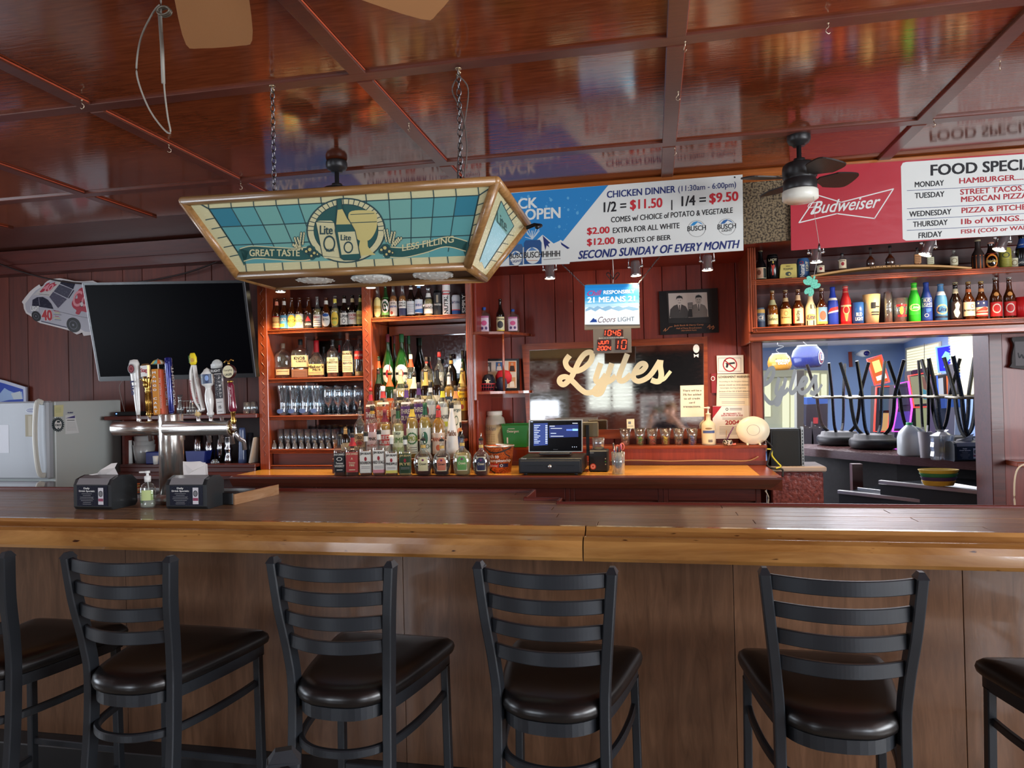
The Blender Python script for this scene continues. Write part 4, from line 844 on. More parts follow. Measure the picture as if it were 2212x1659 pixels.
busch('beer_banner', 'blue and white banner mostly hidden behind the stained glass lamp', wdx, 1062)
o = thing('food_banner', 'red banner with a white board of daily food specials', 'banner', at(1960, 440, BY), 0, 'printed beer banners'); f = pxm(BY, at(1960, 440, BY)); b = B()
BRD = M((178, 46, 58), .35); plate(b, [(1709, 541), (2380, 493), (2380, 318), (1707, 364)], f, .006, BRD); p = Pr(b, f, .0004)
p.poly([(1950, 352), (1957, 350), (2370, 322), (2370, 499), (1957, 520), (1950, 516), (1946, 360)], BW, 1)
bt = [(1726, 481), (1766, 421.5), (1817, 437), (1930, 408), (1889, 472), (1808, 461.5), (1726, 481)]
for i in range(6): p.line([bt[i], bt[i+1]], 2.4, BW, 1)
for q in bt[:6]: p.disc(q[0], q[1], 1.2, 1.2, BW, 1, 8)
tq(p, 'Budweiser', 1754, 463, 1902, 448, 27, BW, .015, .45); stroke(p, [(1772, 436), (1750, 440), (1746, 448), (1760, 447)], 1.5, BW, 3); stroke(p, [(1766, 440), (1758, 452), (1752, 462), (1760, 460)], 3, BW, 3)
tq(p, 'FOOD SPECIALS', 2010, 380, 2268, 364, 24, INK, .035)
for t, x0, y0, x1, y1, h, m_ in (('MONDAY', 1976, 405, 2039, 401, 12, INK), ('HAMBURGER.............', 2072, 397, 2250, 386, 12, CRD), ('TUESDAY', 1976, 429, 2040, 425, 12, INK), ('STREET TACOS............', 2074, 421, 2258, 409, 12, CRD), ('MEXICAN PIZZA..........', 2076, 437, 2262, 425, 12, CRD), ('WEDNESDAY', 1964, 469, 2055, 463, 12, INK), ('PIZZA & PITCHER........', 2077, 461, 2262, 450, 12, CRD), ('THURSDAY', 1972, 491, 2047, 486, 12, INK), ('1lb of WINGS..........', 2076, 485, 2250, 474, 12, CRD), ('FRIDAY', 1984, 515, 2035, 511, 12, INK), ('FISH (COD or WALLEYE)', 2076, 508, 2258, 496, 12, CRD)):
    tq(p, t, x0, y0, x1, y1, h, m_, .025)
for y in (412, 451, 474.5, 498): p.line([(1959, y), (2370, y-.052*411)], 1, TNV, 4)
b.obj('banner_sheet', o, fix=False)
CORK = speckle('cork', (58, 48, 38), (128, 112, 86), 85, .95, .8, (.40, .56))
b = B(); c_ = at(1655, 450, 4.43); plate(b, [(1590, 379), (1715, 366), (1715, 518), (1590, 529)], pxm(4.43, c_), .012, CORK); tag(b.obj('cork_board', None, c_), 'brown cork board on the wall between the blue and the red banner', 'board')
# ================================================================ SPOT LAMPS
WARM = (1.0, .74, .44)
def spot(px, ybot, Y, tilt=0., e=9., turn=0., lbl=''):
    q = at(px, ybot, Y); t = thing('spot_lamp', lbl, 'lamp', (q.x, q.y, q.z), turn, 'chrome spot lamps under the soffit'); T_ = Matrix.Rotation(tilt, 4, 'Y')
    B().lathe([(.034, 0), (.036, .004), (.035, .012), (.030, .02), (.030, .085), (.026, .095), (.012, .10), (.0, .10)], CHR, n=20, T=T_, cap=False).obj('lamp_can', t)
    B().lathe([(.031, .012), (.0, .014)], M((255, 236, 190), .4, emit=14.), n=16, T=T_).obj('bulb', t)
    h = max(.03, 2.40-q.z-.0); b = B()
    for s in (-1, 1): b.tube([T_ @ Vector((s*.033, 0, .06)), T_ @ Vector((s*.042, 0, .06)), Vector((s*.040+T_.to_3x3().col[2].x*.05, 0, h-.01)), Vector((T_.to_3x3().col[2].x*.05, 0, h-.004))], .004, CHR, 6, up=(0, 1, 0)).lathe([(.010, -.006), (.010, .006)], CHR, (s*.040, .06, 0), 8, ax='Y', T=T_ @ Matrix.Translation((0, -.06, .06)))
    b.obj('yoke', t)
    l = bpy.data.lights.new('spot_light', 'SPOT'); l.energy = e; l.color = WARM; l.spot_size = 1.9; l.spot_blend = .7; l.shadow_soft_size = .02
    lo = bpy.data.objects.new('spot_light', l); C.objects.link(lo); lo.location = Vector(q)+T_ @ Vector((0, 0, -.003)); lo.rotation_euler = (.12, tilt, 0)
SPE = 28
spot(606, 631, 4.60, 0, SPE, 0, 'chrome spot lamp at the left post of the liquor cabinet'); spot(801, 622, 4.60, 0, SPE, 0, 'chrome spot lamp before the middle post of the liquor cabinet'); spot(906, 616, 4.60, 0, SPE*.8, 0, 'chrome spot lamp over the right half of the liquor cabinet')
spot(1188, 602, 4.58, 0, SPE*.7, 0, 'chrome spot lamp left of the backlit clock sign'); spot(1374, 596, 4.58, -.05, SPE*.8, 0, 'chrome spot lamp right of the backlit clock sign'); spot(1528, 584, 4.58, 0, SPE*.8, 0, 'chrome spot lamp above the framed photograph')
spot(1763, 567, 4.48, 0, SPE*.8, 0, 'chrome spot lamp beside the pull cord of the fan'); spot(1998, 551, 4.48, .35, SPE*.8, 0, 'tilted chrome spot lamp under the food banner, left of two'); spot(2158, 540, 4.48, .35, SPE*.8, 0, 'tilted chrome spot lamp above the right end of the bottle shelf')
# ================================================================ BOTTLES, CANS, GLASSES
PROF = {
 'long': [(.88, 0), (1, .02), (1, .50), (.95, .56), (.62, .66), (.44, .74), (.38, .88), (.38, .955), (.43, .96), (.43, .985), (.40, 1)],
 'stub': [(.88, 0), (1, .02), (1, .46), (.9, .56), (.55, .68), (.42, .78), (.38, .9), (.44, .94), (.44, 1)],
 'liq': [(.9, 0), (1, .02), (1, .60), (.93, .67), (.6, .74), (.34, .79), (.30, .96), (.36, .965), (.36, 1)],
 'square': [(.92, 0), (1, .02), (1, .60), (.9, .66), (.42, .73), (.34, .77), (.31, 1)],
 'crown': [(.62, 0), (.84, .03), (1, .26), (1, .42), (.8, .58), (.38, .68), (.25, .73), (.25, 1)],
 'tall': [(.92, 0), (1, .02), (1, .64), (.85, .70), (.42, .78), (.32, .84), (.30, 1)],
 'verm': [(.92, 0), (1, .02), (1, .50), (.92, .58), (.55, .71), (.32, .80), (.30, .97), (.34, 1)],
 'flask': [(.9, 0), (1, .02), (1, .64), (.88, .74), (.42, .81), (.26, .84), (.26, 1)],
 'knob': [(.95, 0), (1, .02), (1, .62), (.88, .71), (.45, .77), (.24, .80), (.22, 1)],
 'maker': [(.95, 0), (1, .02), (1, .40), (.86, .48), (.5, .58), (.34, .68), (.28, 1)],
 'cone': [(.9, 0), (1, .02), (1, .22), (.8, .45), (.5, .70), (.32, .82), (.30, 1)],
 'can': [(.78, 0), (1, .05), (1, .90), (.86, .97), (.86, 1)],
 'alum': [(.85, 0), (1, .02), (1, .56), (.92, .64), (.6, .78), (.47, .88), (.45, .96), (.52, .97), (.5, 1)],
 'round': [(.7, 0), (.95, .06), (1, .2), (.9, .34), (.5, .46), (.28, .54), (.24, 1)]}
GL = {'brown': glassm((92, 44, 14), .55, .04), 'green': glassm((36, 96, 44), .45, .04), 'clear': glassm((238, 242, 240), .03, .03), 'dark': M((24, 14, 10), .1, coat=.4), 'amberg': glassm((190, 120, 40), .3, .04),
      'black': M((14, 14, 16), .18), 'dgreen': M((20, 50, 24), .12, coat=.4)}
def liqm(c): return glassm(c, .62, .1, 'drink')
AMB = (150, 76, 22); DKA = (96, 40, 14); PALE = (216, 196, 130); YEL = (224, 168, 40); PNK = (214, 120, 116); WTR = (226, 232, 236)
def rad(prof, v):
    for i in range(len(prof)-1):
        if prof[i][1] <= v <= prof[i+1][1]:
            a, c = prof[i], prof[i+1]; return a[0]+(c[0]-a[0])*((v-a[1])/max(c[1]-a[1], 1e-6))
    return prof[-1][0]
def col(c): return c if not isinstance(c, tuple) else M(c, .55)
def bottle(label, px, ytop, wpx, Y, z, kind, glass, group, liq=None, labs=(), neck=None, cap=None, pour=False, cat='bottle', rot=0., sq=2., sy=1., name=None, coverage=.05):
    """one bottle or can: glass, drink, printed labels, neck wrap, cap or pourer, sized from its measured top and width"""
    p = at(px, ytop, Y); H = p.z-z; R = wpx/2*depth((p.x, Y, z))/F; Hb = H*(.86 if pour else 1.)
    if kind == 'square': sq = 5.
    t = thing(name or ('beer_can' if kind == 'can' else 'liquor_bottle' if kind in ('liq', 'square', 'crown', 'tall', 'verm', 'knob', 'maker', 'cone', 'flask', 'round') else 'beer_bottle'), label, cat, (p.x, Y, z), math.atan2(-p.x, Y)*.6+rot, group)
    prof = PROF[kind]; P = [(r*R, v*Hb) for r, v in prof]; ns = 20 if sq == 2 else 28
    gm = GL[glass] if isinstance(glass, str) else col(glass)
    bd = B().lathe(P, gm, n=ns, sq=sq, sy=sy); bd.obj('glass' if kind not in ('can', 'alum') else 'can_body', t)
    if liq and glass != 'dark':
        f_ = liq[1]; Q = [(max(r*R-.0016, .002)*.97, .004+v*Hb) for r, v in prof if v < f_]+[(max(rad(prof, f_)*R-.0016, .002)*.97, f_*Hb)]
        B().lathe(Q, liqm(liq[0]), n=ns, sq=sq, sy=sy*.97).obj('drink', t)
    def surf(u, v, l, span=1.2):
        a = -PI/2+u*span; ca, sa = math.cos(a), math.sin(a); k = 1. if sq == 2 else 1./((abs(ca)**sq+abs(sa)**sq)**(1./sq))
        r = rad(prof, v)*R+.0006+l; return Vector((r*k*ca, r*k*sa*sy-(l if sy < 1 else 0), v*Hb))
    for L_ in labs:
        v0, v1, c, items = L_[:4]; span = L_[4] if len(L_) > 4 else 1.2; oval = len(L_) > 5
        b = B(); pr = Pr(b, lambda u, v, l, s_=span, a0=v0, a1=v1: surf(u, a0+(a1-a0)*v, l, s_), .00035)
        if oval: pr.disc(0, .5, 1, .5, col(c), 1, 18)
        else: pr.rect(-1, 0, 1, 1, col(c), 1, 10)
        for it in items:
            if it[0] == 't': pr.text(it[1], it[2], it[3], it[4], it[5], col(it[6]), .02, it[7] if len(it) > 7 else 0, 4)
            elif it[0] == 'v': pr.text(it[1], it[2], it[3], it[4], it[5], col(it[6]), .03, 0, 4, rot=1)
            elif it[0] == 'r': pr.rect(it[1], it[2], it[3], it[4], col(it[5]), 2, 10)
            elif it[0] == 'd': pr.disc(it[1], it[2], it[3], it[4], col(it[5]), 3, 14)
            elif it[0] == 'o': pr.ring(it[1], it[2], it[3], it[4], it[3]*.25, col(it[5]), 3, 14)
            elif it[0] == 'p': pr.wrap(it[1], col(it[2]), 3)
        b.obj('paper_label' if kind not in ('can', 'alum') else 'print', t, fix=False)
    nr = rad(prof, .93)*R
    if neck:
        v0, v1 = neck[1] if len(neck) > 1 else (.78, .9); vs_ = [v0, (v0+v1)/2, v1]
        B().lathe([(rad(prof, v)*R+.0009, v*Hb) for v in vs_], col(neck[0]), n=16, cap=False).obj('neck_label', t)
    if kind == 'can':
        B().lathe([(R*.84, Hb-.001), (R*.86, Hb+.001), (R*.80, Hb-.002), (0, Hb-.003)], STEEL, n=18).obj('lid', t)
    if cap and not pour: B().lathe([(nr+.0012, Hb*.955), (nr+.0016, Hb*.96), (nr+.0014, Hb+.001), (nr*.8, Hb+.003), (0, Hb+.0034)] if kind in ('long', 'stub', 'alum') else [(nr+.0014, Hb*.90), (nr+.0016, Hb*.91), (nr+.0014, Hb), (0, Hb+.001)], col(cap), n=16).obj('cap', t)
    if pour:
        b = B().lathe([(nr+.0012, Hb*.965), (nr+.0016, Hb), (nr*.8, Hb+.004), (nr*.8, Hb+H*.03)], col(cap or (20, 20, 22)), n=12)
        b.tube([(0, 0, Hb+H*.03), (0, 0, Hb+H*.07), (.004, -.003, H)], .0032, STEEL if pour is True else col(pour), 8); b.obj('pourer', t)
    return t
INKc, WH, CRc, RD, BLc, YLc = (28, 26, 28), (228, 226, 216), (226, 214, 176), (186, 34, 40), (40, 84, 150), (232, 196, 70)
def sm(y0, y1, c=(120, 110, 100), n=3, w=.7):  # rows of illegible small print
    return [('r', -w, y0+(y1-y0)*(i+.1)/n, w, y0+(y1-y0)*(i+.45)/n, c) for i in range(n)]
GA = 'beer bottles on the top left cabinet shelf'; YA = 4.86
A = [(597, 645, 19, 'brown', 'amber beer bottle with a cream and red label, first from the left post', [(.06, .44, (232, 206, 130), [('r', -1, 0, 1, .07, RD), ('r', -1, .93, 1, 1, RD), ('t', 'BANQUET', -.75, .42, .75, .58, (150, 70, 40), .2)]+sm(.15, .35))], ((232, 150, 120),)),
     (613, 644, 19, 'brown', 'amber beer bottle with a sky blue label and white neck wrap', [(.06, .46, (90, 160, 200), [('r', -.9, .1, .2, .35, YLc), ('t', 'SKY', -.5, .55, .5, .8, WH)])], (WH,)),
     (630, 643, 19, 'brown', 'amber beer bottle with a yellow and blue roundel label', [(.05, .48, (120, 170, 200), [('d', 0, .5, .85, .46, YLc), ('t', 'BUSCH', -.8, .42, .8, .62, INKc)])], None),
     (647, 643, 19, 'brown', 'amber beer bottle with a white and yellow roundel label', [(.05, .48, (200, 205, 200), [('d', -.2, .5, .75, .46, (238, 224, 140)), ('t', 'BUSCH', -.8, .42, .8, .62, INKc)])], None),
     (666, 642, 19, 'brown', 'amber beer bottle with a black label bearing a red triangle', [(.04, .46, (40, 26, 22), [('p', [(-.5, .5), (.5, .5), (0, .9)], RD), ('t', 'LAGER', -.6, .2, .6, .36, WH)])], None),
     (685, 641, 18, 'clear', 'clear beer bottle with a white label and red print', [(.08, .44, WH, [('t', 'LIGHT', -.6, .7, .6, .85, RD)]+sm(.1, .6))], None),
     (704, 643, 20, 'brown', 'brown beer bottle with a white oval label and white neck wrap', [(.06, .5, WH, [('d', 0, .84, .7, .12, BLc), ('t', 'ULTRA', -.6, .45, .6, .6, INKc)], 1.0, 1)], (WH,)),
     (723, 639, 18, 'clear', 'clear beer bottle with a yellow oval label', [(.06, .5, YLc, [('t', 'LEMON', -.6, .45, .6, .6, (90, 110, 30)), ('d', 0, .25, .5, .12, (200, 200, 90))], 1.0, 1)], ((226, 210, 90),)),
     (743, 639, 19, 'dark', 'dark beer bottle with a white label and bold black lettering', [(.1, .46, WH, [('t', 'Lite', -.8, .6, .8, .92, INKc), ('o', 0, .3, .3, .2, INKc)])], (WH,)),
     (761, 638, 19, 'dark', 'dark beer bottle with a white label and red lettering', [(.1, .46, WH, [('t', 'COORS', -.8, .66, .8, .88, RD), ('t', 'LIGHT', -.6, .4, .6, .58, RD)])], ((220, 200, 150),)),
     (778, 637, 17, 'green', 'green beer bottle with a yellow label beside the middle post', [(.1, .5, (226, 214, 110), [('t', 'STELLA', -.8, .55, .8, .72, (150, 40, 30))]+sm(.1, .4))], ((230, 220, 120),))]
for px, yt, w_, g, lb, labs, nk in A:
    bottle(lb, px, yt, w_, YA, zA, 'long', g, GA, ((PALE if g == 'clear' else DKA), .62) if g != 'dark' else None, labs, nk, None)
GB = 'bottles and cans on the top right cabinet shelf'
for px, yt, w_, k, g, lb, lq, labs, nk, cp in [
    (815, 614, 18, 'long', 'clear', 'pale yellow bottle with a tall cream oval label at the middle post', (YEL, .6), [(.04, .62, (236, 228, 150), [('r', -1, .42, 1, .56, (200, 180, 90))], 1.1, 1)], None, None),
    (832, 614, 18, 'long', 'green', 'green bottle with a round light green label', ((60, 140, 50), .6), [(.1, .6, (110, 170, 90), [('o', 0, .5, .8, .4, WH), ('t', 'D', -.3, .35, .3, .65, WH)])], None, None),
    (849, 609, 17, 'long', 'clear', 'clear bottle of amber beer with a pale printed label, left of two', ((206, 130, 40), .62), [(.06, .46, (214, 206, 190), [('t', 'IPA', -.5, .8, .5, .93, (120, 100, 90)), ('t', 'BREW', -.8, .55, .8, .7, BLc), ('d', -.3, .2, .3, .12, (150, 60, 40))])], None, None),
    (869, 609, 17, 'long', 'clear', 'clear bottle of amber beer with a white and navy label, right of two', ((206, 130, 40), .62), [(.06, .46, WH, [('r', -1, 0, 1, .5, (50, 56, 90)), ('t', 'PALE', -.7, .8, .7, .93, INKc), ('t', 'BREW', -.7, .6, .7, .74, INKc)])], None, None),
    (887, 611, 18, 'long', 'dark', 'dark bottle with a pale grey square label', None, [(.08, .46, (196, 206, 208), sm(.15, .85, (130, 140, 150), 5))], (WH, (.80, .86)), None),
    (904, 607, 18, 'long', 'dark', 'dark bottle with a light blue neck wrap and slanted blue label', None, [(.1, .48, (206, 216, 224), [('p', [(-1, .1), (1, 0), (1, .35), (-1, .25)], (60, 110, 170)), ('t', 'WHEAT', -.7, .5, .7, .68, BLc)])], ((120, 170, 214), (.80, .96)), (120, 170, 214)),
    (925, 621, 20, 'stub', 'clear', 'short clear cider bottle with a white label', (PALE, .6), [(.1, .42, WH, [('t', "Redd's", -.85, .5, .85, .8, INKc)])], (WH, (.66, .8)), None),
    (945, 628, 18, 'can', 'black', 'tall black drinks can next to the white ones', None, [(.05, .9, (24, 24, 28), [('t', 'TWISTED', -.8, .42, .8, .5, WH), ('r', -.2, .55, .2, .9, (150, 140, 120))])], None, None),
    (985, 638, 19, 'can', (196, 200, 204), 'silver beer can with red and blue bands', None, [(.05, .9, (196, 200, 204), [('t', 'NATURAL', -.85, .62, .85, .76, NAVY), ('r', -1, .22, 1, .27, RD), ('r', -1, 0, 1, .22, BLc)])], None, None),
    (1002, 633, 14, 'can', 'black', 'slim black can with upright white lettering at the right post', None, [(.05, .95, (26, 28, 40), [('v', 'SIMPLY', -.4, .05, .4, .95, WH)])], None, None)]:
    bottle(lb, px, yt, w_, YA, zB, k, g, GB, lq, labs, nk, cp)
q = at(963.5, 632, YA); 
bottle('slim white can with upright lettering, lower of two stacked', 963.5, 632, 17, YA, zB, 'can', (226, 226, 222), GB, None, [(.04, .95, (230, 230, 226), [('v', 'NUTRL', -.35, .05, .45, .9, INKc), ('r', -1, .94, 1, 1, RD)])])
bottle('slim white can with a red band, stacked on the lettered one', 963.5, 603, 17, YA, q.z+.001, 'can', (226, 226, 222), GB, None, [(.04, .95, (230, 230, 226), [('r', -1, .55, 1, .75, RD), ('r', -1, 0, 1, .06, RD)])])
GC = 'whiskey bottles on the second cabinet shelf'; YC = 4.88
bottle('wide bourbon bottle a third full with a low cream label at the left post', 610.6, 742, 35, YC, zC, 'flask', 'clear', GC, (DKA, .32), [(.1, .26, (214, 188, 146), [('r', -.8, .6, .8, .7, (120, 90, 60))], .9)], ((150, 130, 110), (.86, .97)), (150, 130, 110), sy=.55)
bottle('square shouldered bourbon bottle with a cream label and black cap', 648.5, 733, 38, YC, zC, 'knob', 'clear', GC, (AMB, .3), [(.28, .58, (226, 200, 150), [('t', 'KNOB', -.6, .62, .6, .9, INKc), ('t', 'CREEK', -.4, .42, .8, .56, INKc)], .9), (.02, .22, (160, 110, 80), sm(.1, .9, (110, 70, 50), 4), .9)], ((20, 20, 20), (.86, .99)), (16, 16, 18), sy=.7, sq=4)
bottle('bourbon bottle with a red wax neck and torn cream label', 683, 735.6, 34, YC, zC, 'maker', 'clear', GC, (AMB, .35), [(.07, .36, (230, 204, 130), [('t', "Maker's", -.8, .62, .8, .9, (60, 40, 30), .2), ('t', 'Mark', -.3, .38, .5, .58, (60, 40, 30), .2)]+sm(.1, .3))], (RD, (.68, .97)), (170, 24, 34), sy=.8, sq=3)
bottle('bourbon bottle with black cap and tall pale label, between wax neck and tall one', 718, 733.4, 25, YC, zC, 'liq', 'clear', GC, (DKA, .5), [(.12, .52, (232, 222, 176), [('t', 'OLD', -.4, .78, .4, .9, INKc), ('t', 'FORESTER', -.85, .6, .85, .74, INKc)]+sm(.1, .5))], (BLK, (.86, .98)), (18, 18, 20))
bottle('tall bourbon bottle with copper cap and long cream label', 750, 719, 23, YC, zC, 'liq', 'clear', GC, (AMB, .55), [(.1, .58, (232, 212, 168), [('t', 'BOURBON', -.8, .82, .8, .92, INKc), ('t', 'HEAVEN', -.8, .38, .8, .48, NAVY)]+sm(.52, .78)+sm(.08, .32))], ((140, 84, 60), (.84, .98)), (140, 84, 60))
bottle('clear scotch bottle with a slanted red label at the middle post', 775.6, 725, 22, YC, zC, 'tall', 'clear', GC, (PALE, .12), [(.42, .62, (196, 50, 40), [('t', 'RED LABEL', -.85, .35, .85, .62, WH)])], None, None)
bottle('small clear bottle behind the wax necked one', 699, 748.6, 14, 5.02, zC, 'liq', 'clear', GC, (DKA, .3), [(.2, .5, WH, sm(.1, .9))], (BLK, (.8, .98)), (20, 20, 22))
bottle('red capped bottle behind, next to the tall bourbon', 733, 745, 12, 5.02, zC, 'liq', 'clear', GC, (DKA, .3), [(.2, .5, WH, sm(.1, .9))], (RD, (.76, .98)), (130, 20, 40))
# corner shelf bottles
GD = 'bottles on the corner shelf'
for px, yt, lb in ((1045.5, 664, 'small pink labelled flask bottle on the corner shelf, nearest the cabinet'), (1107.5, 668, 'small pink labelled flask bottle on the corner shelf, farthest from the cabinet')):
    bottle(lb, px, yt, 27, 4.96, zs1, 'flask', 'clear', GD, None, [(.06, .66, (226, 200, 214), [('r', -1, .88, 1, 1, (190, 110, 150)), ('d', 0, .55, .55, .16, (214, 90, 140)), ('d', -.4, .22, .25, .1, (90, 60, 110)), ('d', .4, .22, .25, .1, (90, 60, 110))], .8)], None, (50, 90, 170), sy=.5)
bottle('tall brown beer bottle between two pink labelled flasks', 1080, 646, 18, 4.94, zs1, 'long', 'dark', GD, None, [(.04, .46, (226, 216, 170), [('t', 'Corona', -.85, .78, .85, .93, INKc), ('d', 0, .45, .6, .26, (60, 56, 60)), ('r', -1, 0, 1, .08, YLc)])], None, None)
# ---- liquor pyramid: front row on the counter
R_ = ['front row of liquor bottles on the counter', 'second row of the stepped bottle stand', 'third row of the stepped bottle stand', 'fourth row of the stepped bottle stand', 'top row of the stepped bottle stand']
Y0 = 4.43; z0 = 1.0005
def jb(px, yt, t2, lab, acc, lb, capc=(20, 20, 20), g='clear', liq=AMB):
    bottle(lb, px, yt, 27, Y0, z0, 'square', g, R_[0], (liq, .56), [(.06, .56, lab, [('t', 'JIM BEAM', -.85, .80, .85, .94, INKc if lab == WH else (200, 180, 120)), ('d', 0, .64, .22, .10, (150, 40, 50)), ('t', t2, -.85, .40, .85, .53, INKc if lab == WH else (200, 180, 120))]+sm(.2, .34, (130, 130, 130), 2)+([('r', -1, 0, 1, .14, acc)] if acc else []), .86)], (WH, (.78, .92)), capc, sy=.75)
bottle('square whiskey bottle with a black label, leftmost in the front row', 734, 939, 26, Y0, z0, 'square', 'clear', R_[0], (DKA, .6), [(.08, .56, (30, 32, 36), [('t', 'JACK DANIELS', -.9, .84, .9, .96, WH), ('o', 0, .68, .5, .1, WH), ('t', 'Tennessee', -.6, .42, .6, .52, WH, .2), ('t', 'WHISKEY', -.8, .26, .8, .38, WH), ('r', -.5, .1, .5, .14, WH)], .86)], (BLK, (.76, .96)), (18, 18, 20), sy=.85)
bottle('square whiskey bottle with a red label and red neck wrap in the front row', 761, 936, 28, Y0, z0, 'square', 'clear', R_[0], (DKA, .6), [(.08, .56, (176, 64, 62), [('t', 'JACK DANIELS', -.9, .84, .9, .96, CRc), ('t', 'A', -.15, .62, .15, .74, CRc), ('t', 'Tennessee', -.5, .44, .5, .52, CRc, .2), ('t', 'FIRE', -.4, .3, .4, .4, CRc), ('r', -.5, .1, .5, .14, CRc)], .86)], ((170, 40, 50), (.70, .9)), (26, 24, 40), sy=.85)
jb(790, 932.6, 'BOURBON', WH, None, 'square bourbon bottle with a white label and black cap'); jb(818, 928, 'RED STAG', WH, (214, 140, 150), 'square bourbon bottle with a white and pink label'); jb(845.6, 940, 'PINEAPPLE', WH, (226, 216, 110), 'square bourbon bottle with a white and yellow label', WH)
jb(875, 941, 'RYE', (40, 64, 38), None, 'square rye bottle with a dark green label', (30, 50, 34), liq=PALE)
for px, yt, w_, lc, lb, lq in ((913.6, 936, 41, (214, 206, 160), 'round faceted whisky bottle with a cream and purple label', DKA), (953.6, 938, 39, (196, 116, 90), 'round faceted whisky bottle with a peach label', (60, 22, 12)), (997.6, 929.5, 41, (96, 150, 80), 'round faceted whisky bottle with a green label', PALE), (1038.6, 935.6, 37, (44, 44, 72), 'round faceted whisky bottle with a dark blue label beside the cabinet', DKA)):
    t = bottle(lb, px, yt, w_, Y0, z0, 'crown', 'clear', R_[0], (lq, .34 if lc == (214, 206, 160) else .58), [(.13, .52, (216, 206, 170), [('p', [(-.78, .05), (.78, .05), (.85, .7), (.45, .95), (-.45, .95), (-.85, .7)], lc), ('d', 0, .78, .2, .08, (110, 40, 90)), ('t', 'Crown', -.6, .42, .6, .6, CRc if sum(lc) < 330 else INKc, .2)]+([('r', -.7, .06, .7, .22, (84, 50, 120))] if lc[2] == 160 else []), .62)], ((206, 170, 90), (.76, .84)), (20, 20, 22), True, sy=.7)
    R = w_/2*depth(t.location)/F; H = at(px, yt, Y0).z-z0; b = B()
    for k in range(18):
        if 3 < (k % 18) < 0: continue
        a = 2*PI*k/18+.17
        if abs(math.atan2(math.cos(a), -math.sin(a))) < .75: continue
        b.tube([(R*rad(PROF['crown'], v)*math.cos(a)*1.01, R*rad(PROF['crown'], v)*math.sin(a)*.7*1.01, v*H*.86) for v in (.06, .2, .34, .45, .55, .64)], .0016, GL['clear'], 5)
    b.obj('facets', t)
# second row
z1, y1 = STEP[1][0]+.0005, STEP[1][1]; z2, y2 = STEP[2][0]+.0005, STEP[2][1]; z3, y3 = STEP[3][0]+.0005, STEP[3][1]; z4, y4 = STEP[4][0]+.0005, STEP[4][1]
def L(v0, v1, c, t=None, tc=INKc, extra=(), sp=1.1): return [(v0, v1, c, ([('t', t, -.85, .6, .85, .82, tc)] if t else [])+sm(.1, .45, (130, 120, 110), 3, .6)+list(extra), sp)]
bottle('dark whiskey bottle with a gold cap behind the black labelled one', 746, 923, 20, y1, z1, 'liq', 'dark', R_[1], None, L(.2, .5, (200, 180, 140)), ((190, 150, 90), (.78, .96)), (196, 156, 96))
bottle('clear vodka bottle with a tan label and metal pourer', 777, 866, 27, y1, z1, 'tall', 'clear', R_[1], (WTR, .5), [(.12, .50, (196, 160, 106), [('t', "Tito's", -.7, .7, .7, .95, (60, 40, 30), .2), ('o', 0, .5, .6, .16, (110, 40, 30)), ('d', 0, .5, .4, .1, (150, 60, 50)), ('t', 'Handmade', -.7, .2, .7, .3, INKc, .2)])], None, (24, 24, 26), True)
bottle('pink drink bottle with a white label and black cap', 804, 876, 28, y1, z1, 'tall', 'clear', R_[1], (PNK, .66), [(.1, .5, (224, 200, 196), [('t', 'PINK', -.5, .6, .5, .75, INKc), ('t', 'WHITNEY', -.7, .3, .7, .42, RD)]+sm(.05, .2))], ((210, 160, 60), (.84, .9)), (20, 20, 20))
bottle('yellow drink bottle with a red ruby label and maroon cap', 831, 884, 26, y1, z1, 'tall', 'clear', R_[1], (YEL, .7), [(.08, .58, (226, 214, 200), [('r', -1, .36, 1, .8, (196, 60, 56)), ('t', 'RED', -.7, .62, .7, .76, WH), ('t', 'RUBY', -.7, .42, .7, .56, WH)])], ((110, 26, 44), (.74, .96)), (110, 26, 44))
bottle('clear vodka bottle with a pale green lime label and pourer', 859, 866, 26, y1, z1, 'tall', 'clear', R_[1], (PALE, .7), [(.08, .55, (214, 220, 180), [('t', 'DEEP', -.4, .84, .4, .94, INKc), ('t', 'LIME', -.8, .5, .8, .72, (90, 130, 60)), ('r', -.9, .06, .9, .3, (170, 190, 120))])], ((40, 90, 50), (.80, .96)), (30, 30, 30), True)
bottle('yellow drink bottle with a lemon label and yellow neck wrap', 889.7, 872, 26, y1, z1, 'tall', 'clear', R_[1], ((230, 180, 60), .74), [(.08, .55, (216, 216, 190), [('o', 0, .6, .8, .24, (60, 110, 60)), ('t', 'LEMON', -.8, .5, .8, .7, (150, 160, 40))]+sm(.05, .3))], (YLc, (.76, .96)), (30, 30, 30))
bottle('yellow drink bottle with a green crest label and green cap', 917.7, 870, 27, y1, z1, 'tall', 'clear', R_[1], ((226, 190, 80), .74), [(.08, .55, (214, 214, 196), [('d', 0, .6, .4, .25, (50, 100, 70)), ('t', 'PEACH', -.8, .2, .8, .36, (90, 110, 70))])], ((26, 90, 60), (.78, .96)), (26, 80, 54))
bottle('full mango yellow bottle with a peach label and red neck', 946.4, 862, 29, y1, z1, 'tall', 'clear', R_[1], ((226, 156, 30), .80), [(.08, .5, (226, 196, 170), [('t', 'MANGO', -.8, .6, .8, .78, (206, 90, 50)), ('d', 0, .3, .3, .14, (206, 100, 60))])], ((206, 60, 56), (.80, .94)), (206, 60, 56), True)
bottle('white coconut rum bottle with a black cap', 975, 870, 28, y1, z1, 'cone', (232, 230, 224), R_[1], None, [(.3, .55, (232, 230, 224), [('t', 'Malibu', -.8, .4, .8, .8, (120, 70, 30), .2)])], (BLK, (.92, .99)), (20, 20, 22))
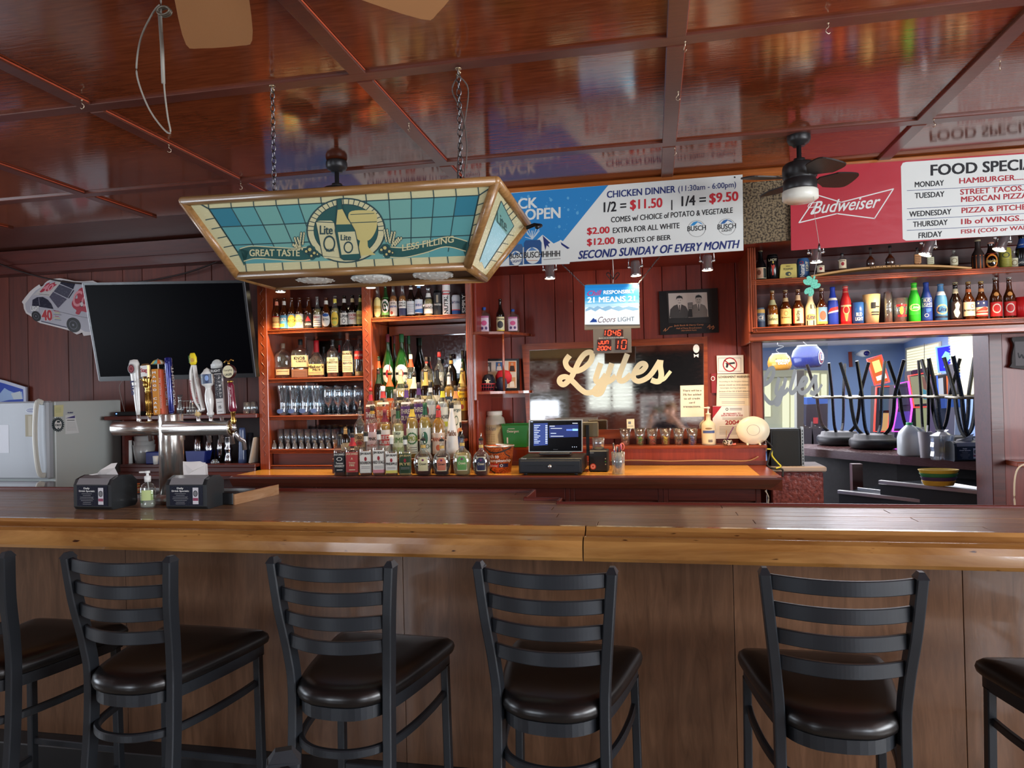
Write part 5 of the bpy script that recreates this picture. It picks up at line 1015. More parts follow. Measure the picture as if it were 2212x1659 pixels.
bottle('small dark bottle with a blue and orange label at the cabinet post', 994.6, 912, 12, y1+.02, z1, 'liq', 'dark', R_[1], None, L(.2, .6, (60, 80, 130)), ((210, 130, 60), (.74, .84)), (20, 20, 20))
bottle('clear vodka bottle with a dark red label and red capped pourer', 800, 824, 23, y2, z2, 'tall', 'clear', R_[2], (PNK, .6), [(.12, .62, (120, 30, 50), [('t', 'THREE', -.8, .66, .8, .86, WH, .1), ('t', 'OLIVES', -.8, .38, .8, .58, WH, .1), ('r', -1, 0, 1, .2, (220, 130, 140))]), (.66, .7, (214, 206, 200), [])], ((176, 40, 60), (.78, .9)), (170, 30, 36), (190, 30, 30))
bottle('orange vodka bottle with a white cap and red neck wrap', 827, 834, 29, y2, z2, 'tall', 'clear', R_[2], ((214, 110, 60), .62), [(.12, .62, (196, 100, 60), [('t', 'THREE', -.8, .66, .8, .86, CRc, .1), ('t', 'OLIVES', -.8, .38, .8, .58, CRc, .1), ('r', -1, 0, 1, .2, (120, 40, 70))]), (.66, .7, (220, 210, 200), [])], ((190, 60, 60), (.78, .9)), WHT)
bottle('slim clear tequila bottle with a grey palm label', 853, 841, 20, y2, z2, 'tall', 'clear', R_[2], ((190, 130, 90), .64), [(.1, .6, (190, 178, 164), [('o', 0, .6, .6, .22, (110, 90, 80))]+sm(.1, .3))], ((90, 84, 80), (.8, .97)), (120, 116, 110))
for px, yt, c in ((877, 815, (96, 60, 130)), (904.4, 826, (84, 50, 110))):
    bottle('vodka bottle with a %s label over a pink drink in the third row' % ('violet' if px < 880 else 'plum and red'), px, yt, 26, y2, z2, 'tall', 'clear', R_[2], ((206, 150, 190), .64), [(.08, .62, c, [('t', 'THREE', -.8, .74, .8, .9, WH, .1), ('t', 'OLIVES', -.8, .52, .8, .68, WH, .1), ('r', -1, 0, 1, .4, (190, 130, 180))]+([('r', -1, .4, 1, .48, (170, 40, 60))] if px > 880 else [])), (.66, .7, (214, 210, 214), [])], (c, (.78, .92)), (40, 36, 50), True if px < 880 else False)
bottle('white rum bottle with a white label and maroon roundel', 929.4, 825, 25, y2, z2, 'tall', 'clear', R_[2], (WTR, .7), [(.08, .6, (222, 224, 220), [('d', -.5, .8, .32, .16, (120, 30, 50)), ('t', 'BACARDI', -.3, .52, .95, .68, INKc)]+sm(.05, .4))], (WHT, (.82, .93)), (20, 20, 22))
bottle('lemon rum bottle with a yellow banded label and yellow neck', 955.7, 833, 25, y2, z2, 'tall', 'clear', R_[2], (WTR, .7), [(.08, .6, (222, 224, 210), [('d', -.5, .8, .32, .16, (150, 30, 50)), ('t', 'BACARDI', -.3, .58, .95, .72, INKc), ('r', -.7, .3, .8, .48, (210, 210, 60))]+sm(.05, .22))], ((226, 216, 60), (.78, .93)), (30, 30, 32))
bottle('coconut drink bottle with a cream palm label and orange neck wrap', 984, 833, 24, y2, z2, 'tall', 'clear', R_[2], ((222, 200, 160), .72), [(.06, .64, (226, 220, 196), [('t', 'Margo', -.8, .76, .8, .9, (60, 80, 70), .2), ('o', .1, .5, .3, .16, (90, 110, 80)), ('d', .5, .16, .3, .1, (214, 130, 90))])], ((226, 150, 90), (.76, .93)), (40, 36, 34))
# fourth row
bottle('round red brown liqueur bottle with a dark green neck', 817, 797, 20, y3, z3, 'liq', 'dark', R_[3], None, L(.1, .4, (196, 176, 120)), ((30, 60, 40), (.72, .95)), (60, 30, 30))
bottle('dark whiskey bottle with an orange label and red pourer', 841, 788, 24, y3, z3, 'liq', 'dgreen', R_[3], None, [(.1, .48, (204, 90, 40), [('t', 'JAMESON', -.9, .7, .9, .86, CRc), ('d', 0, .4, .2, .14, CRc)])], ((222, 96, 50), (.72, .95)), (222, 96, 50), (200, 30, 30))
bottle('clear whiskey bottle with a black arched label', 865, 800, 24, y3, z3, 'liq', 'clear', R_[3], (PALE, .6), [(.08, .48, (30, 28, 28), [('t', 'JAMESON', -.9, .66, .9, .84, CRc)]+sm(.1, .4, (150, 130, 90)))], ((206, 190, 150), (.74, .95)), (214, 200, 170))
bottle('dark whiskey bottle with a white label and a large red seven', 893.8, 793, 24, y3, z3, 'liq', 'dark', R_[3], None, [(.08, .5, (228, 220, 196), [('t', "SEAGRAM'S", -.85, .86, .85, .95, INKc), ('t', '7', -.5, .2, .5, .8, RD)])], ((230, 222, 200), (.70, .95)), (40, 30, 30), True)
bottle('dark whiskey bottle with a gold neck and round cream label', 920, 800, 23, y3, z3, 'liq', 'dark', R_[3], None, [(.08, .5, (214, 200, 150), [('o', 0, .5, .7, .36, (80, 60, 30)), ('t', 'RESERVE', -.7, .42, .7, .54, INKc)])], ((190, 160, 90), (.70, .97)), (196, 170, 100))
bottle('dark whisky bottle with a cream script label and black neck', 944, 798, 23, y3, z3, 'liq', 'dark', R_[3], None, [(.06, .5, (226, 222, 206), [('t', 'Canadian', -.8, .6, .8, .8, INKc, .25), ('t', 'Club', -.4, .3, .4, .5, INKc, .25)])], (BLK, (.70, .97)), (20, 20, 22))
bottle('vodka bottle with a blue shield label over a yellow drink', 969, 792, 23, y3, z3, 'liq', 'clear', R_[3], (YEL, .74), [(.08, .52, (40, 62, 86), [('t', 'UV', -.8, .56, .8, .86, WH), ('t', 'VODKA', -.5, .36, .5, .46, WH)])], (WHT, (.78, .95)), (150, 150, 156), True)
bottle('gold tequila bottle with a bright yellow label at the right post', 997, 782, 24, y3, z3, 'liq', 'clear', R_[3], ((214, 150, 50), .66), [(.2, .58, (232, 190, 40), [('t', 'Jose', -.4, .8, .4, .93, (90, 40, 20), .1), ('t', 'Cuervo', -.85, .5, .85, .76, (90, 40, 20), .1), ('d', 0, .2, .3, .13, (170, 60, 40))])], ((206, 180, 110), (.74, .92)), (190, 170, 120), True)
# top row
bottle('dark green liqueur bottle with an orange neck wrap', 817, 770, 24, y4, z4, 'liq', 'dgreen', R_[4], None, L(.1, .4, (204, 80, 40)), ((224, 90, 50), (.76, .94)), (30, 40, 30))
for px, yt, w_, Yk, cp, lb in ((837, 721.5, 25, y4, (110, 40, 50), 'green vermouth bottle with a silver roundel and maroon cap'), (851, 725, 15, y4+.10, (100, 46, 50), 'green vermouth bottle half hidden behind the two roundel bottles'), (867, 721.5, 32, y4, (40, 100, 60), 'large green vermouth bottle with a silver roundel and green cap'), (882.5, 725.6, 20, y4+.10, (40, 90, 60), 'green vermouth bottle standing behind the green capped one')):
    bottle(lb, px, yt, w_, Yk, z4, 'verm', 'green', R_[4], ((30, 84, 36), .7), [(.30, .56, (206, 206, 202), [('d', 0, .5, .3, .22, (150, 30, 44)), ('r', -.9, .43, .9, .57, INKc)], 1.0, 1), (.05, .22, (210, 206, 196), [], .9)] if w_ > 22 else (), (cp, (.88, .98)), cp)
bottle('clear liqueur bottle with an orange neck wrap', 887, 765.6, 22, y4-.01, z4, 'liq', 'clear', R_[4], (PALE, .5), L(.1, .5, (210, 190, 140)), ((224, 84, 50), (.74, .96)), (226, 220, 210))
bottle('broad shouldered clear bottle with a tapering neck in the top row', 921, 771, 28, y4, z4, 'knob', 'clear', R_[4], (PALE, .5), (), ((170, 70, 60), (.86, .94)), (40, 30, 28))
bottle('clear vodka bottle with a red cap', 948.5, 760, 23, y4, z4, 'liq', 'clear', R_[4], (WTR, .6), [(.15, .5, (206, 206, 200), sm(.1, .9, (90, 90, 90), 4), .9)], None, (206, 40, 44))
bottle('black liqueur bottle with a gold neck band', 974, 765, 24, y4, z4, 'liq', 'black', R_[4], None, L(.1, .45, (60, 40, 26)), ((206, 160, 90), (.80, .87)), (20, 18, 18))
bottle('green and gold liqueur bottle with a slanted label', 999, 757, 19, y4, z4, 'cone', 'dgreen', R_[4], None, [(.3, .6, (206, 180, 90), [], .8)], (BLK, (.84, .98)), (26, 22, 20))
bottle('tall slim dark bottle with a long white cap in the corner of the cabinet', 1006.5, 715, 9, y4+.12, z4, 'tall', 'dark', R_[4], None, (), ((226, 220, 206), (.72, .99)), (226, 220, 206))
# ---- right hand shelves
GU = 'collected bottles on the upper wall shelf'; YR = 4.80
bottle('black stout bottle with a portrait label at the left end of the upper shelf', 1642, 541, 23, YR, zu, 'stub', 'black', GU, None, [(.1, .44, (214, 200, 160), [('r', -.9, .05, .3, .95, (196, 150, 120)), ('d', -.3, .55, .3, .25, (120, 70, 50)), ('r', .35, .05, .95, .95, (36, 40, 34))])], None, (190, 180, 140))
bottle('tall black can with a red dancing figure', 1668, 551, 24, YR, zu, 'can', 'black', GU, None, [(.04, .92, (22, 22, 24), [('p', [(-.1, .2), (.05, .2), (.12, .45), (.3, .6), (.1, .66), (-.02, .6), (-.25, .66), (-.12, .48)], (196, 60, 44)), ('d', .05, .74, .1, .05, (220, 190, 90)), ('t', 'LADY', -.6, .8, .6, .9, CRc)])])
tn = thing('yellow_tin', 'wide yellow tin with a dark printed emblem between the black and the blue can', 'tin', (at(1701, 590, YR).x, YR, zu)); Wt = 17*depth(tn.location)/F; Ht = at(1701, 572, YR).z-zu
B().prism([(-Wt*1.08, 0), (Wt*1.02, 0), (Wt, Ht*.94), (Wt*.9, Ht), (-Wt*.78, Ht), (-Wt*.9, Ht*.94)], lambda a, c, d: (a, -.03+d, c), .06, M((206, 186, 96), .45)).obj('tin_body', tn)
b = B(); p = Pr(b, lambda a, c, l: (a*Wt, -.031-l, c*Ht)); p.text('BRAND', -.25, .84, .25, .9, (INK)); p.text('POSSPAW', -.55, .62, .55, .76, M((60, 70, 60), .6)); p.disc(0, .40, .34, .13, M((60, 70, 60), .6)); p.disc(.12, .38, .12, .06, M((206, 186, 96), .45), 2); p.rect(-.4, .14, .4, .18, M((90, 90, 70), .6)); b.obj('tin_print', tn, fix=False)
bottle('blue beer can with slanted white lettering beside the yellow tin', 1734.5, 559, 25, YR, zu, 'can', (44, 84, 130), GU, None, [(.04, .92, (40, 84, 134), [('v', 'Natural', -.5, .1, .1, .75, WH), ('v', 'LIGHT', .25, .4, .7, .9, CRc), ('o', -.3, .85, .3, .08, RD)])])
# barrel stave
SW = wood('stave_oak', (150, 104, 56), (206, 160, 96), 'X', .5, 0, 6, .3, 12)
sv0, sv1, svm = at(1749, 597, 4.72), at(2092, 580, 4.72), at(1945, 573, 4.72)
def stz(x): u = (x-sv0.x)/(sv1.x-sv0.x); return zu+.012+(svm.z-zu-.014)*(1-(2*u-1)**2)
st = thing('barrel_stave', 'bowed oak barrel stave with branded lettering lying on the upper shelf', 'stave', (0, 4.72, 0))
pts = [(sv0.x+(sv1.x-sv0.x)*k/20, 0, stz(sv0.x+(sv1.x-sv0.x)*k/20)-.007) for k in range(21)]
B().sweep(pts, rsec(.045, .0065, .002), SW).obj('stave_board', st)
b = B(); vs_, fs_ = text2d('BULLEIT'); x0, x1 = at(1880, 575, 4.67).x, at(1950, 572, 4.67).x; b.add([(x0+(x1-x0)*x, -.0456, stz(x0+(x1-x0)*x)-.011+.008*y) for x, y in vs_], fs_, M((50, 30, 16), .7)); b.obj('branded_lettering', st, fix=False)
def mini(px, yt, w_, k, lb, liq, labs, cp=(20, 20, 22), onst=True, g='clear', rot=0.):
    x = at(px, yt, 4.72).x; bottle(lb, px, yt, w_, 4.72 if onst else YR, (stz(x)+.001) if onst else zu, k, g, GU, (liq, .6) if liq else None, labs, None, cp, name='miniature_bottle', rot=rot)
rose = lambda: [(.1, .6, (222, 204, 170), [('d', 0, .5, .35, .22, (150, 30, 40)), ('r', -.6, .82, .6, .9, (60, 40, 40))], 1.0)]
mini(1772, 563, 17, 'liq', 'miniature bourbon with a rose label under the spot lamp', AMB, rose()); mini(1819, 547, 17, 'liq', 'miniature bourbon with a rose label standing clear on the stave', AMB, rose())
mini(1880, 535, 19, 'round', 'miniature round flask of dark liquor, left of the pair at the stave crest', DKA, ()); mini(1922, 531, 20, 'round', 'miniature round flask of dark liquor, right of the pair at the stave crest', DKA, ())
mini(1981, 535, 13, 'square', 'miniature brown bottle left of the tilted spot lamp', (190, 110, 50), [(.1, .6, (196, 140, 90), sm(.1, .9, (110, 70, 40), 4), .9)]); mini(2009, 545, 13, 'square', 'miniature pale bottle behind the tilted spot lamp', PALE, [(.1, .6, (206, 206, 170), sm(.1, .9), .9)])
mini(2060, 541, 15, 'liq', 'miniature clear bottle at the right foot of the stave', PALE, [(.1, .6, (206, 200, 170), [('o', 0, .5, .6, .3, (140, 120, 80))])], (150, 150, 140))
bottle('black ceramic bottle with an orange base and a cork', 2111.5, 519, 25, YR, zu, 'stub', (44, 30, 26), GU, None, [(.02, .5, (206, 104, 44), [], PI)], None, (200, 186, 150), rot=.2)
bottle('dark bottle with a bright orange and red label', 2139.5, 524.6, 27, YR, zu, 'stub', 'dark', GU, None, [(.04, .60, (196, 50, 34), [('o', 0, .5, .85, .46, (226, 130, 50)), ('t', 'Banks', -.8, .42, .8, .6, (236, 200, 110), .1)], 1.0)], None, (206, 150, 130))
bottle('yellow green can half behind the right tilted spot lamp', 2170.6, 536, 23, YR, zu, 'can', (170, 160, 60), GU, None, [(.04, .92, (176, 168, 60), [('o', 0, .7, .5, .14, (60, 70, 60))]+sm(.1, .5, (120, 120, 50), 5))])
mini(2190, 542, 15, 'liq', 'miniature clear bottle beside the dark can at the picture edge', PALE, [(.1, .6, (206, 200, 170), [('o', 0, .5, .6, .3, (140, 120, 80))])], (170, 170, 160), False)
bottle('tall black and blue beer bottle at the right edge of the upper shelf', 2206.5, 509, 24, YR, zu, 'alum', 'black', GU, None, [(.62, .9, (30, 70, 140), [('t', 'BUD', -.5, .6, .5, .8, WH), ('t', 'LIGHT', -.6, .3, .6, .5, WH)]), (.1, .3, (40, 44, 50), [('t', 'LIGHT', -.7, .3, .7, .6, WH)])])
GLW = 'collected bottles on the lower wall shelf'
for px, yt, w_, k, g, lb, lq, labs, nk, cp in [
    (1642, 665.6, 19, 'can', (90, 110, 130), 'small blue and silver can at the left end of the lower shelf', None, [(.04, .92, (96, 116, 134), [('r', -1, 0, 1, .35, (30, 50, 80)), ('r', -1, .8, 1, 1, (206, 170, 90)), ('t', 'ICE', -.6, .45, .6, .65, WH, .2)])], None, None),
    (1667.7, 629, 22, 'long', 'amberg', 'olive glass bottle with a slanted cream label', (PALE, .55), [(.1, .36, (214, 206, 150), [('t', 'Select', -.8, .4, .8, .7, (90, 90, 50), .3)])], ((190, 190, 140), (.62, .76)), (170, 160, 120)),
    (1696, 628, 23, 'long', 'brown', 'brown bottle with a square buff label', (DKA, .6), [(.1, .5, (212, 176, 110), [('o', 0, .7, .3, .16, (160, 120, 70)), ('t', 'Brewery', -.7, .35, .7, .48, (110, 70, 40))])], ((206, 180, 130), (.70, .80)), (206, 190, 140)),
    (1723, 626.6, 23, 'long', 'brown', 'brown bottle with a cream and red label with upright lettering', (DKA, .6), [(.1, .5, (226, 196, 150), [('r', -1, 0, -.6, 1, (196, 70, 50)), ('r', .8, 0, 1, 1, (196, 70, 50)), ('v', 'Bud Dry', -.3, .15, .25, .85, INKc)])], ((226, 196, 150), (.72, .86)), (206, 180, 140)),
    (1750, 638, 22, 'alum', (222, 206, 160), 'cream aluminium bottle with striped sides behind the shamrock', None, [(.04, .55, (222, 206, 160), [('r', -.7, .0, -.5, .3, INKc), ('r', .3, 0, .5, .3, INKc), ('d', 0, .5, .85, .2, (214, 150, 90)), ('t', 'Lite', -.6, .38, .6, .64, NAVY, .3)]), (.56, .70, (222, 206, 160), [('r', -.1, 0, .15, 1, INKc), ('r', .6, 0, .8, 1, INKc)])], None, (190, 190, 180)),
    (1774, 624, 22, 'long', 'brown', 'brown bottle with a blue portrait label', (DKA, .6), [(.06, .5, (110, 150, 180), [('r', -1, .0, -.6, 1, (214, 190, 120)), ('d', .1, .5, .5, .28, (150, 90, 70)), ('r', -.6, 0, 1, .15, (226, 180, 80))])], None, (206, 190, 150)),
    (1798, 621, 21, 'alum', (28, 60, 170), 'blue aluminium bottle with a red and white flash', None, [(.3, .56, (28, 60, 170), [('p', [(-.9, .2), (.9, .45), (.9, .75), (-.4, .6)], (200, 50, 50)), ('p', [(-.95, .05), (.95, .25), (.95, .42), (-.9, .18)], WH)]), (.66, .72, WH, [])], None, (30, 60, 160)),
    (1825.7, 619, 22, 'alum', (196, 24, 26), 'red aluminium bottle with a gold crest', None, [(.1, .62, (196, 24, 26), [('o', 0, .55, .5, .22, (226, 190, 130)), ('r', -.9, .72, .9, .8, (226, 200, 150)), ('p', [(-.1, 0), (.1, 0), (.3, .35), (-.3, .35)], (214, 150, 90))])], ((206, 120, 90), (.84, .87)), (206, 190, 170)),
    (1999.8, 611, 22, 'alum', (24, 56, 140), 'deep blue aluminium bottle with boxed white lettering', None, [(.06, .62, (24, 56, 140), [('r', -.85, .58, .85, .98, (206, 220, 230)), ('r', -.8, .60, .8, .96, (24, 56, 140)), ('t', 'BUD', -.5, .8, .5, .93, WH), ('t', 'LIGHT', -.7, .63, .7, .76, WH), ('o', -.1, .2, .3, .08, WH), ('p', [(-.2, .5), (.7, .5), (.6, .4), (-.1, .3)], (60, 110, 190))])], None, (40, 70, 160)),
    (1973.8, 612, 23, 'alum', (40, 190, 40), 'bright green aluminium bottle', None, [(.2, .5, (40, 190, 40), [('o', 0, .6, .85, .3, (200, 236, 150)), ('t', 'Lime', -.6, .5, .6, .75, WH, .3)])], ((190, 226, 120), (.82, .88)), (120, 200, 60)),
    (2031, 614, 24, 'alum', (70, 130, 176), 'light blue aluminium bottle with an oval of lettering', None, [(.1, .5, (70, 130, 176), [('o', .1, .55, .85, .34, (226, 190, 130)), ('t', 'Lite', -.6, .42, .8, .7, NAVY, .3), ('r', -1, 0, 1, .14, (40, 50, 70))])], ((206, 210, 214), (.70, .80)), (120, 130, 130)),
    (2062.8, 611, 23, 'long', 'dark', 'dark bottle with a white swirl print', None, [(.08, .5, (36, 22, 18), [('p', [(-.2, .1), (.1, 0), (.5, .3), (.3, .5), (.5, .8), (.2, 1), (-.2, .85), (-.1, .6), (-.4, .4)], (214, 206, 190))])], ((196, 186, 150), (.72, .84)), (200, 190, 140)),
    (2091, 610, 23, 'long', 'brown', 'brown bottle with a cream label and orange neck wrap', (DKA, .6), [(.12, .48, (228, 214, 176), [('o', .4, .7, .25, .14, RD), ('t', 'Bremen', -.8, .36, .8, .5, INKc)])], ((206, 110, 60), (.74, .82)), (206, 170, 90)),
    (2118.5, 609, 23, 'long', 'brown', 'brown bottle with a stars and stripes label', (DKA, .6), [(.1, .5, (222, 206, 180), [('r', -1, .6, 1, 1, (50, 60, 110)), ('r', -1, 0, 1, .1, (190, 60, 50)), ('r', -1, .2, 1, .3, (190, 60, 50)), ('d', -.5, .85, .12, .06, WH), ('d', .2, .85, .12, .06, WH), ('p', [(-.9, .35), (.3, .62), (.9, .5), (.6, .35)], (196, 70, 50))])], ((214, 150, 90), (.74, .82)), (206, 180, 100)),
    (2149.6, 601, 23, 'long', 'brown', 'clear necked bottle of dark soda with a red label, left of two', (DKA, .74), [(.08, .42, (200, 40, 40), [('o', 0, .55, .6, .34, (230, 214, 200))]), (.56, .66, (226, 160, 90), [], .5, 1)], None, (190, 190, 180)),
    (2179, 600, 23, 'long', 'brown', 'clear necked bottle of dark soda with a red label, right of two', (DKA, .74), [(.08, .42, (200, 40, 40), [('o', 0, .55, .6, .34, (230, 214, 200))]), (.56, .66, (226, 160, 90), [], .5, 1)], None, (190, 190, 180))]:
    bottle(lb, px, yt, w_, YR, zl+.0005, k, g, GLW, lq, labs, nk, cp)
# ---- tumblers, cups and glasses
CLR = glassm((240, 244, 246), .045, .03); FRO = glassm((226, 228, 226), .45, .25, 'frosted_plastic')
def cup(name, label, cat, px, ytop, wtop, wbot, Y, z, m, group=None, th=.0015, extra=None, prof=None, rot=0.):
    p = at(px, ytop, Y); H = p.z-z; k = depth((p.x, Y, z))/F; rt, rb = wtop/2*k, wbot/2*k
    t = thing(name, label, cat, (p.x, Y, z), rot, group); P = prof and [(r*rt, v*H) for r, v in prof] or [(rb, 0), (rb+(rt-rb)*.5, H*.5), (rt, H)]
    B().lathe([(0, .0005)]+P+[(P[-1][0]-th, P[-1][1])]+[(max(r-th, .001), v+th) for r, v in P[::-1][1:]]+[(0, th+.001)], m, n=20, cap=False).obj('glass_wall' if cat == 'glass' else 'cup_wall', t)
    if extra: extra(t, rt, rb, H)
    return t
def logo(c):
    def f_(t, rt, rb, H): b = B(); Pr(b, lambda u, v, l: (math.cos(-PI/2+u)*(rb*1.22+l), math.sin(-PI/2+u)*(rb*1.22+l), v*H)).disc(0, .14, .5, .075, col(c), 2, 14); b.obj('logo', t, fix=False)
    return f_
WEIZ = [(.62, 0), (.66, .03), (.72, .12), (.62, .28), (.62, .45), (.85, .78), (1, .97), (.98, 1)]
lg = logo((84, 104, 150))
for j, (Yk, xs) in enumerate(((4.84, (611, 635, 659, 683)), (4.94, (623, 646, 668, 690)), (5.04, (616, 640, 662, 684)))):
    for x in xs: cup('wheat_beer_glass', 'tall flared wheat beer glass with a blue foot logo on the third shelf', 'glass', x, 832+j*2, 26, 26, Yk, zD, CLR, 'wheat beer glasses', extra=lg if j < 2 else None, prof=WEIZ)
GOB = [(.75, 0), (.75, .01), (.12, .03), (.10, .22), (.2, .30), (.8, .42), (1, .65), (.95, .85), (.86, 1)]
for j, (Yk, xs) in enumerate(((4.84, (709, 730, 751, 773)), (4.95, (718, 740, 762)))):
    for x in xs: cup('goblet', 'stemmed beer goblet on the third shelf beside the tall glasses', 'glass', x, 835+j*2, 22, 20, Yk, zD, CLR, 'stemmed goblets', prof=GOB)
for j, (Yk, xs) in enumerate(((4.83, [606+14.6*k for k in range(9)]), (4.95, [613+14.6*k for k in range(9)]))):
    for x in xs: cup('pilsner_glass', 'slim pilsner glass in the rows on the lowest cabinet shelf', 'glass', x, 927, 15, 9, Yk, zE, CLR, 'pilsner glasses')
for k in range(9): cup('snifter_glass', 'small stemmed snifter glass along the front of the lowest cabinet shelf', 'glass', 592.5+14.7*k, 951, 9, 9, 4.785, zE, CLR, 'snifter glasses', prof=[(1.3, 0), (1.3, .03), (1.25, .2), (.9, .55), (.35, .75), (.3, .8), (.5, .86), (.5, 1)])
cup('jigger_glass', 'amber filled shot glass beside the gold capped whiskey', 'glass', 724, 949, 12, 8, 4.79, zE, CLR, None, extra=lambda t, rt, rb, H: B().lathe([(rb*.8, .003), (rt*.8, H*.6)], liqm(AMB), n=14).obj('drink', t))
cup('beer_tumbler', 'blue plastic tumbler with boxed white lettering next to the cream cup', 'cup', 1851.8, 654, 26, 24, YR, zl+.0005, M((44, 90, 160), .3), GLW, extra=lambda t, rt, rb, H: (lambda b: (Pr(b, lambda u, v, l: (math.cos(-PI/2+u)*(rt+l), math.sin(-PI/2+u)*(rt+l), v*H)).text('BUD', -.45, .38, .45, .54, WHT, .03, 0, 3).text('LIGHT', -.6, .18, .6, .34, WHT, .03, 0, 3), b.obj('print', t, fix=False)))(B()))
def flag(t, rt, rb, H):
    b = B(); p = Pr(b, lambda u, v, l: (math.cos(-PI/2+u)*(rb+(rt-rb)*v+.001+l), math.sin(-PI/2+u)*(rb+(rt-rb)*v+.001+l), v*H))
    p.rect(-.3, .52, .25, .72, INK, 2, 5)
    for k in range(3): p.rect(.25 if k > 1 else -.3, .30+k*.08+(.1 if k > 1 else 0), .9, .335+k*.08+(.1 if k > 1 else 0), INK, 2, 6)
    b.obj('flag_print', t, fix=False)
cup('cream_cup', 'cream pint cup with a black flag print', 'cup', 1882, 636.7, 35, 26, YR, zl+.0005, M((222, 196, 140), .4), GLW, extra=flag)
cup('tube_glass', 'tall straight clear glass on the lower wall shelf', 'glass', 1918, 631, 17, 16, YR, zl+.0005, CLR, GLW)
cup('pint_glass', 'clear pint glass with a red and yellow crest on the lower wall shelf', 'glass', 1944, 644.7, 31, 23, YR, zl+.0005, CLR, GLW, extra=lambda t, rt, rb, H: (lambda b: (Pr(b, lambda u, v, l: (math.cos(-PI/2+u)*(rb+(rt-rb)*v+.0008+l), math.sin(-PI/2+u)*(rb+(rt-rb)*v+.0008+l), v*H)).rect(-.8, .66, .7, .74, RED, 1, 5).rect(-.7, .25, .8, .33, RED, 1, 5).disc(-.1, .5, .28, .16, M(YLc, .5), 2).disc(.25, .48, .2, .12, RED, 2), b.obj('print', t, fix=False)))(B()))
cup('red_tumbler', 'red plastic tumbler cut by the right edge on the lower wall shelf', 'cup', 2207, 642.5, 32, 28, YR, zl+.0005, M((190, 26, 30), .35), GLW)
# ================================================================ ON THE BACK COUNTER AND LEDGE
def solid(t, name, pts, Y0_, dp, m, org=None, bev=0):
    """extrude a measured outline backwards from plane Y0_"""
    o = Vector(t.location); n = len(pts); v = [at(x, y, Y0_)-o for x, y in pts]; d_v = Vector((0, dp, 0))
    tr = tessellate_polygon([[Vector((a.x, a.z, 0)) for a in v]]); b = B()
    b.add(v+[a+d_v for a in v], [list(q) for q in tr]+[[k+n for k in q] for q in tr]+[(i, (i+1) % n, (i+1) % n+n, i+n) for i in range(n)], m); return b.obj(name, t)
PBK = M((24, 25, 28), .42); PBK2 = M((38, 40, 44), .5)
cd_ = thing('cash_drawer', 'flat black cash drawer under the register screen', 'cash drawer', (at(1189, 1027, 4.42).x, 4.42, 1.0)); o = cd_.location
xl, xr, zt = at(1120, 1000, 4.42).x-o.x, at(1257, 1000, 4.42).x-o.x, at(1189, 990, 4.42).z-1
B().box(xl, xr, 0, .36, .012, zt, PBK, .006).obj('drawer_case', cd_); B().box(xl+.01, xr-.01, -.006, .01, .02, zt-.014, PBK2, .003).obj('drawer_face', cd_)
b = B(); b.box(xl+.045, xl+.16, -.008, -.005, .06, .065, BLK).box(xr-.16, xr-.045, -.008, -.005, .06, .065, BLK); b.lathe([(.012, 0), (.012, -.006), (.009, -.010), (0, -.010)], CHR, ((xl+xr)/2, -.006, .056), 16, ax='Y'); Pr(b, lambda a, c, l: (a, -.0065-l, c)).text('Clover', xl+.02, .103, xl+.055, .112, WHT); b.obj('lock_and_slots', cd_)
for sx in (xl+.04, xr-.04):
    for sy in (.03, .33): B().lathe([(.012, 0), (.012, .014)], BLK, (sx, sy, 0), 10).obj('foot', cd_)
pn = thing('register_screen', 'register touch screen with a pale bezel on the cash drawer', 'monitor', at(1200, 981, 4.56)); o = Vector(pn.location); f = pxm(4.53, o, *c6)
b = B(); plate(b, [(72, 1172), (440, 1168), (441, 1392), (70, 1394)], f, .018, M((190, 186, 176), .35, .5)); b.obj('bezel', pn, fix=False)
b = B(); p = Pr(b, lambda a, c, l: f(a, c, l+.001), .0005); p.poly([(79, 1178), (434, 1175), (435, 1386), (77, 1388)], M((8, 9, 12), .15), 1)
S1, S2, S3 = M((48, 66, 130), .4, emit=.7), M((34, 48, 110), .4, emit=.6), M((200, 212, 236), .4, emit=1.2)
p.poly([(104, 1196), (202, 1192), (202, 1344), (105, 1350)], S1, 2); p.poly([(210, 1210), (412, 1202), (412, 1288), (212, 1294)], S2, 2); p.rect(330, 1234, 370, 1246, M((80, 110, 190), .4, emit=1), 3); p.rect(372, 1232, 410, 1246, M((120, 170, 220), .4, emit=1.2), 3)
for k in range(11): p.rect(108, 1208+k*12, 150-(k % 3)*10, 1211+k*12, S3, 3); p.rect(186, 1208+k*12, 200, 1213+k*12, S3, 3)
p.rect(215, 1212, 250, 1216, S3, 3); p.rect(222, 1228, 300, 1231, S3, 3); p.rect(222, 1262, 260, 1265, S3, 3); p.rect(222, 1282, 310, 1285, S3, 3); p.rect(372, 1192, 408, 1196, S3, 3); p.rect(84, 1182, 100, 1185, S3, 3)
for k in range(3): p.disc(372+k*14, 1357, 2.5, 2.5, S3, 3, 8)
p.text('Clover', 240, 1378, 272, 1371, GRY, 0, 0, 3); b.obj('display', pn, fix=False)
B().box(-.10, .10, -.05, .10, -.0, .012, PBK, .003).box(-.05, .05, .0, .02, .01, .12, PBK, .003).obj('stand_base', pn); B().box(.12, .27, .12, .15, .1, .20, M((96, 84, 60), .4), .006).box(.19, .21, .10, .12, -.02, .18, PBK).obj('rear_display', pn)
t = thing('receipt_printer', 'black receipt printer with a red round sticker right of the cash drawer', 'printer', (at(1293, 1016, 4.6).x, 4.6, 1.0)); o = t.location; h = at(1293, 973, 4.6).z-1; wp = .062
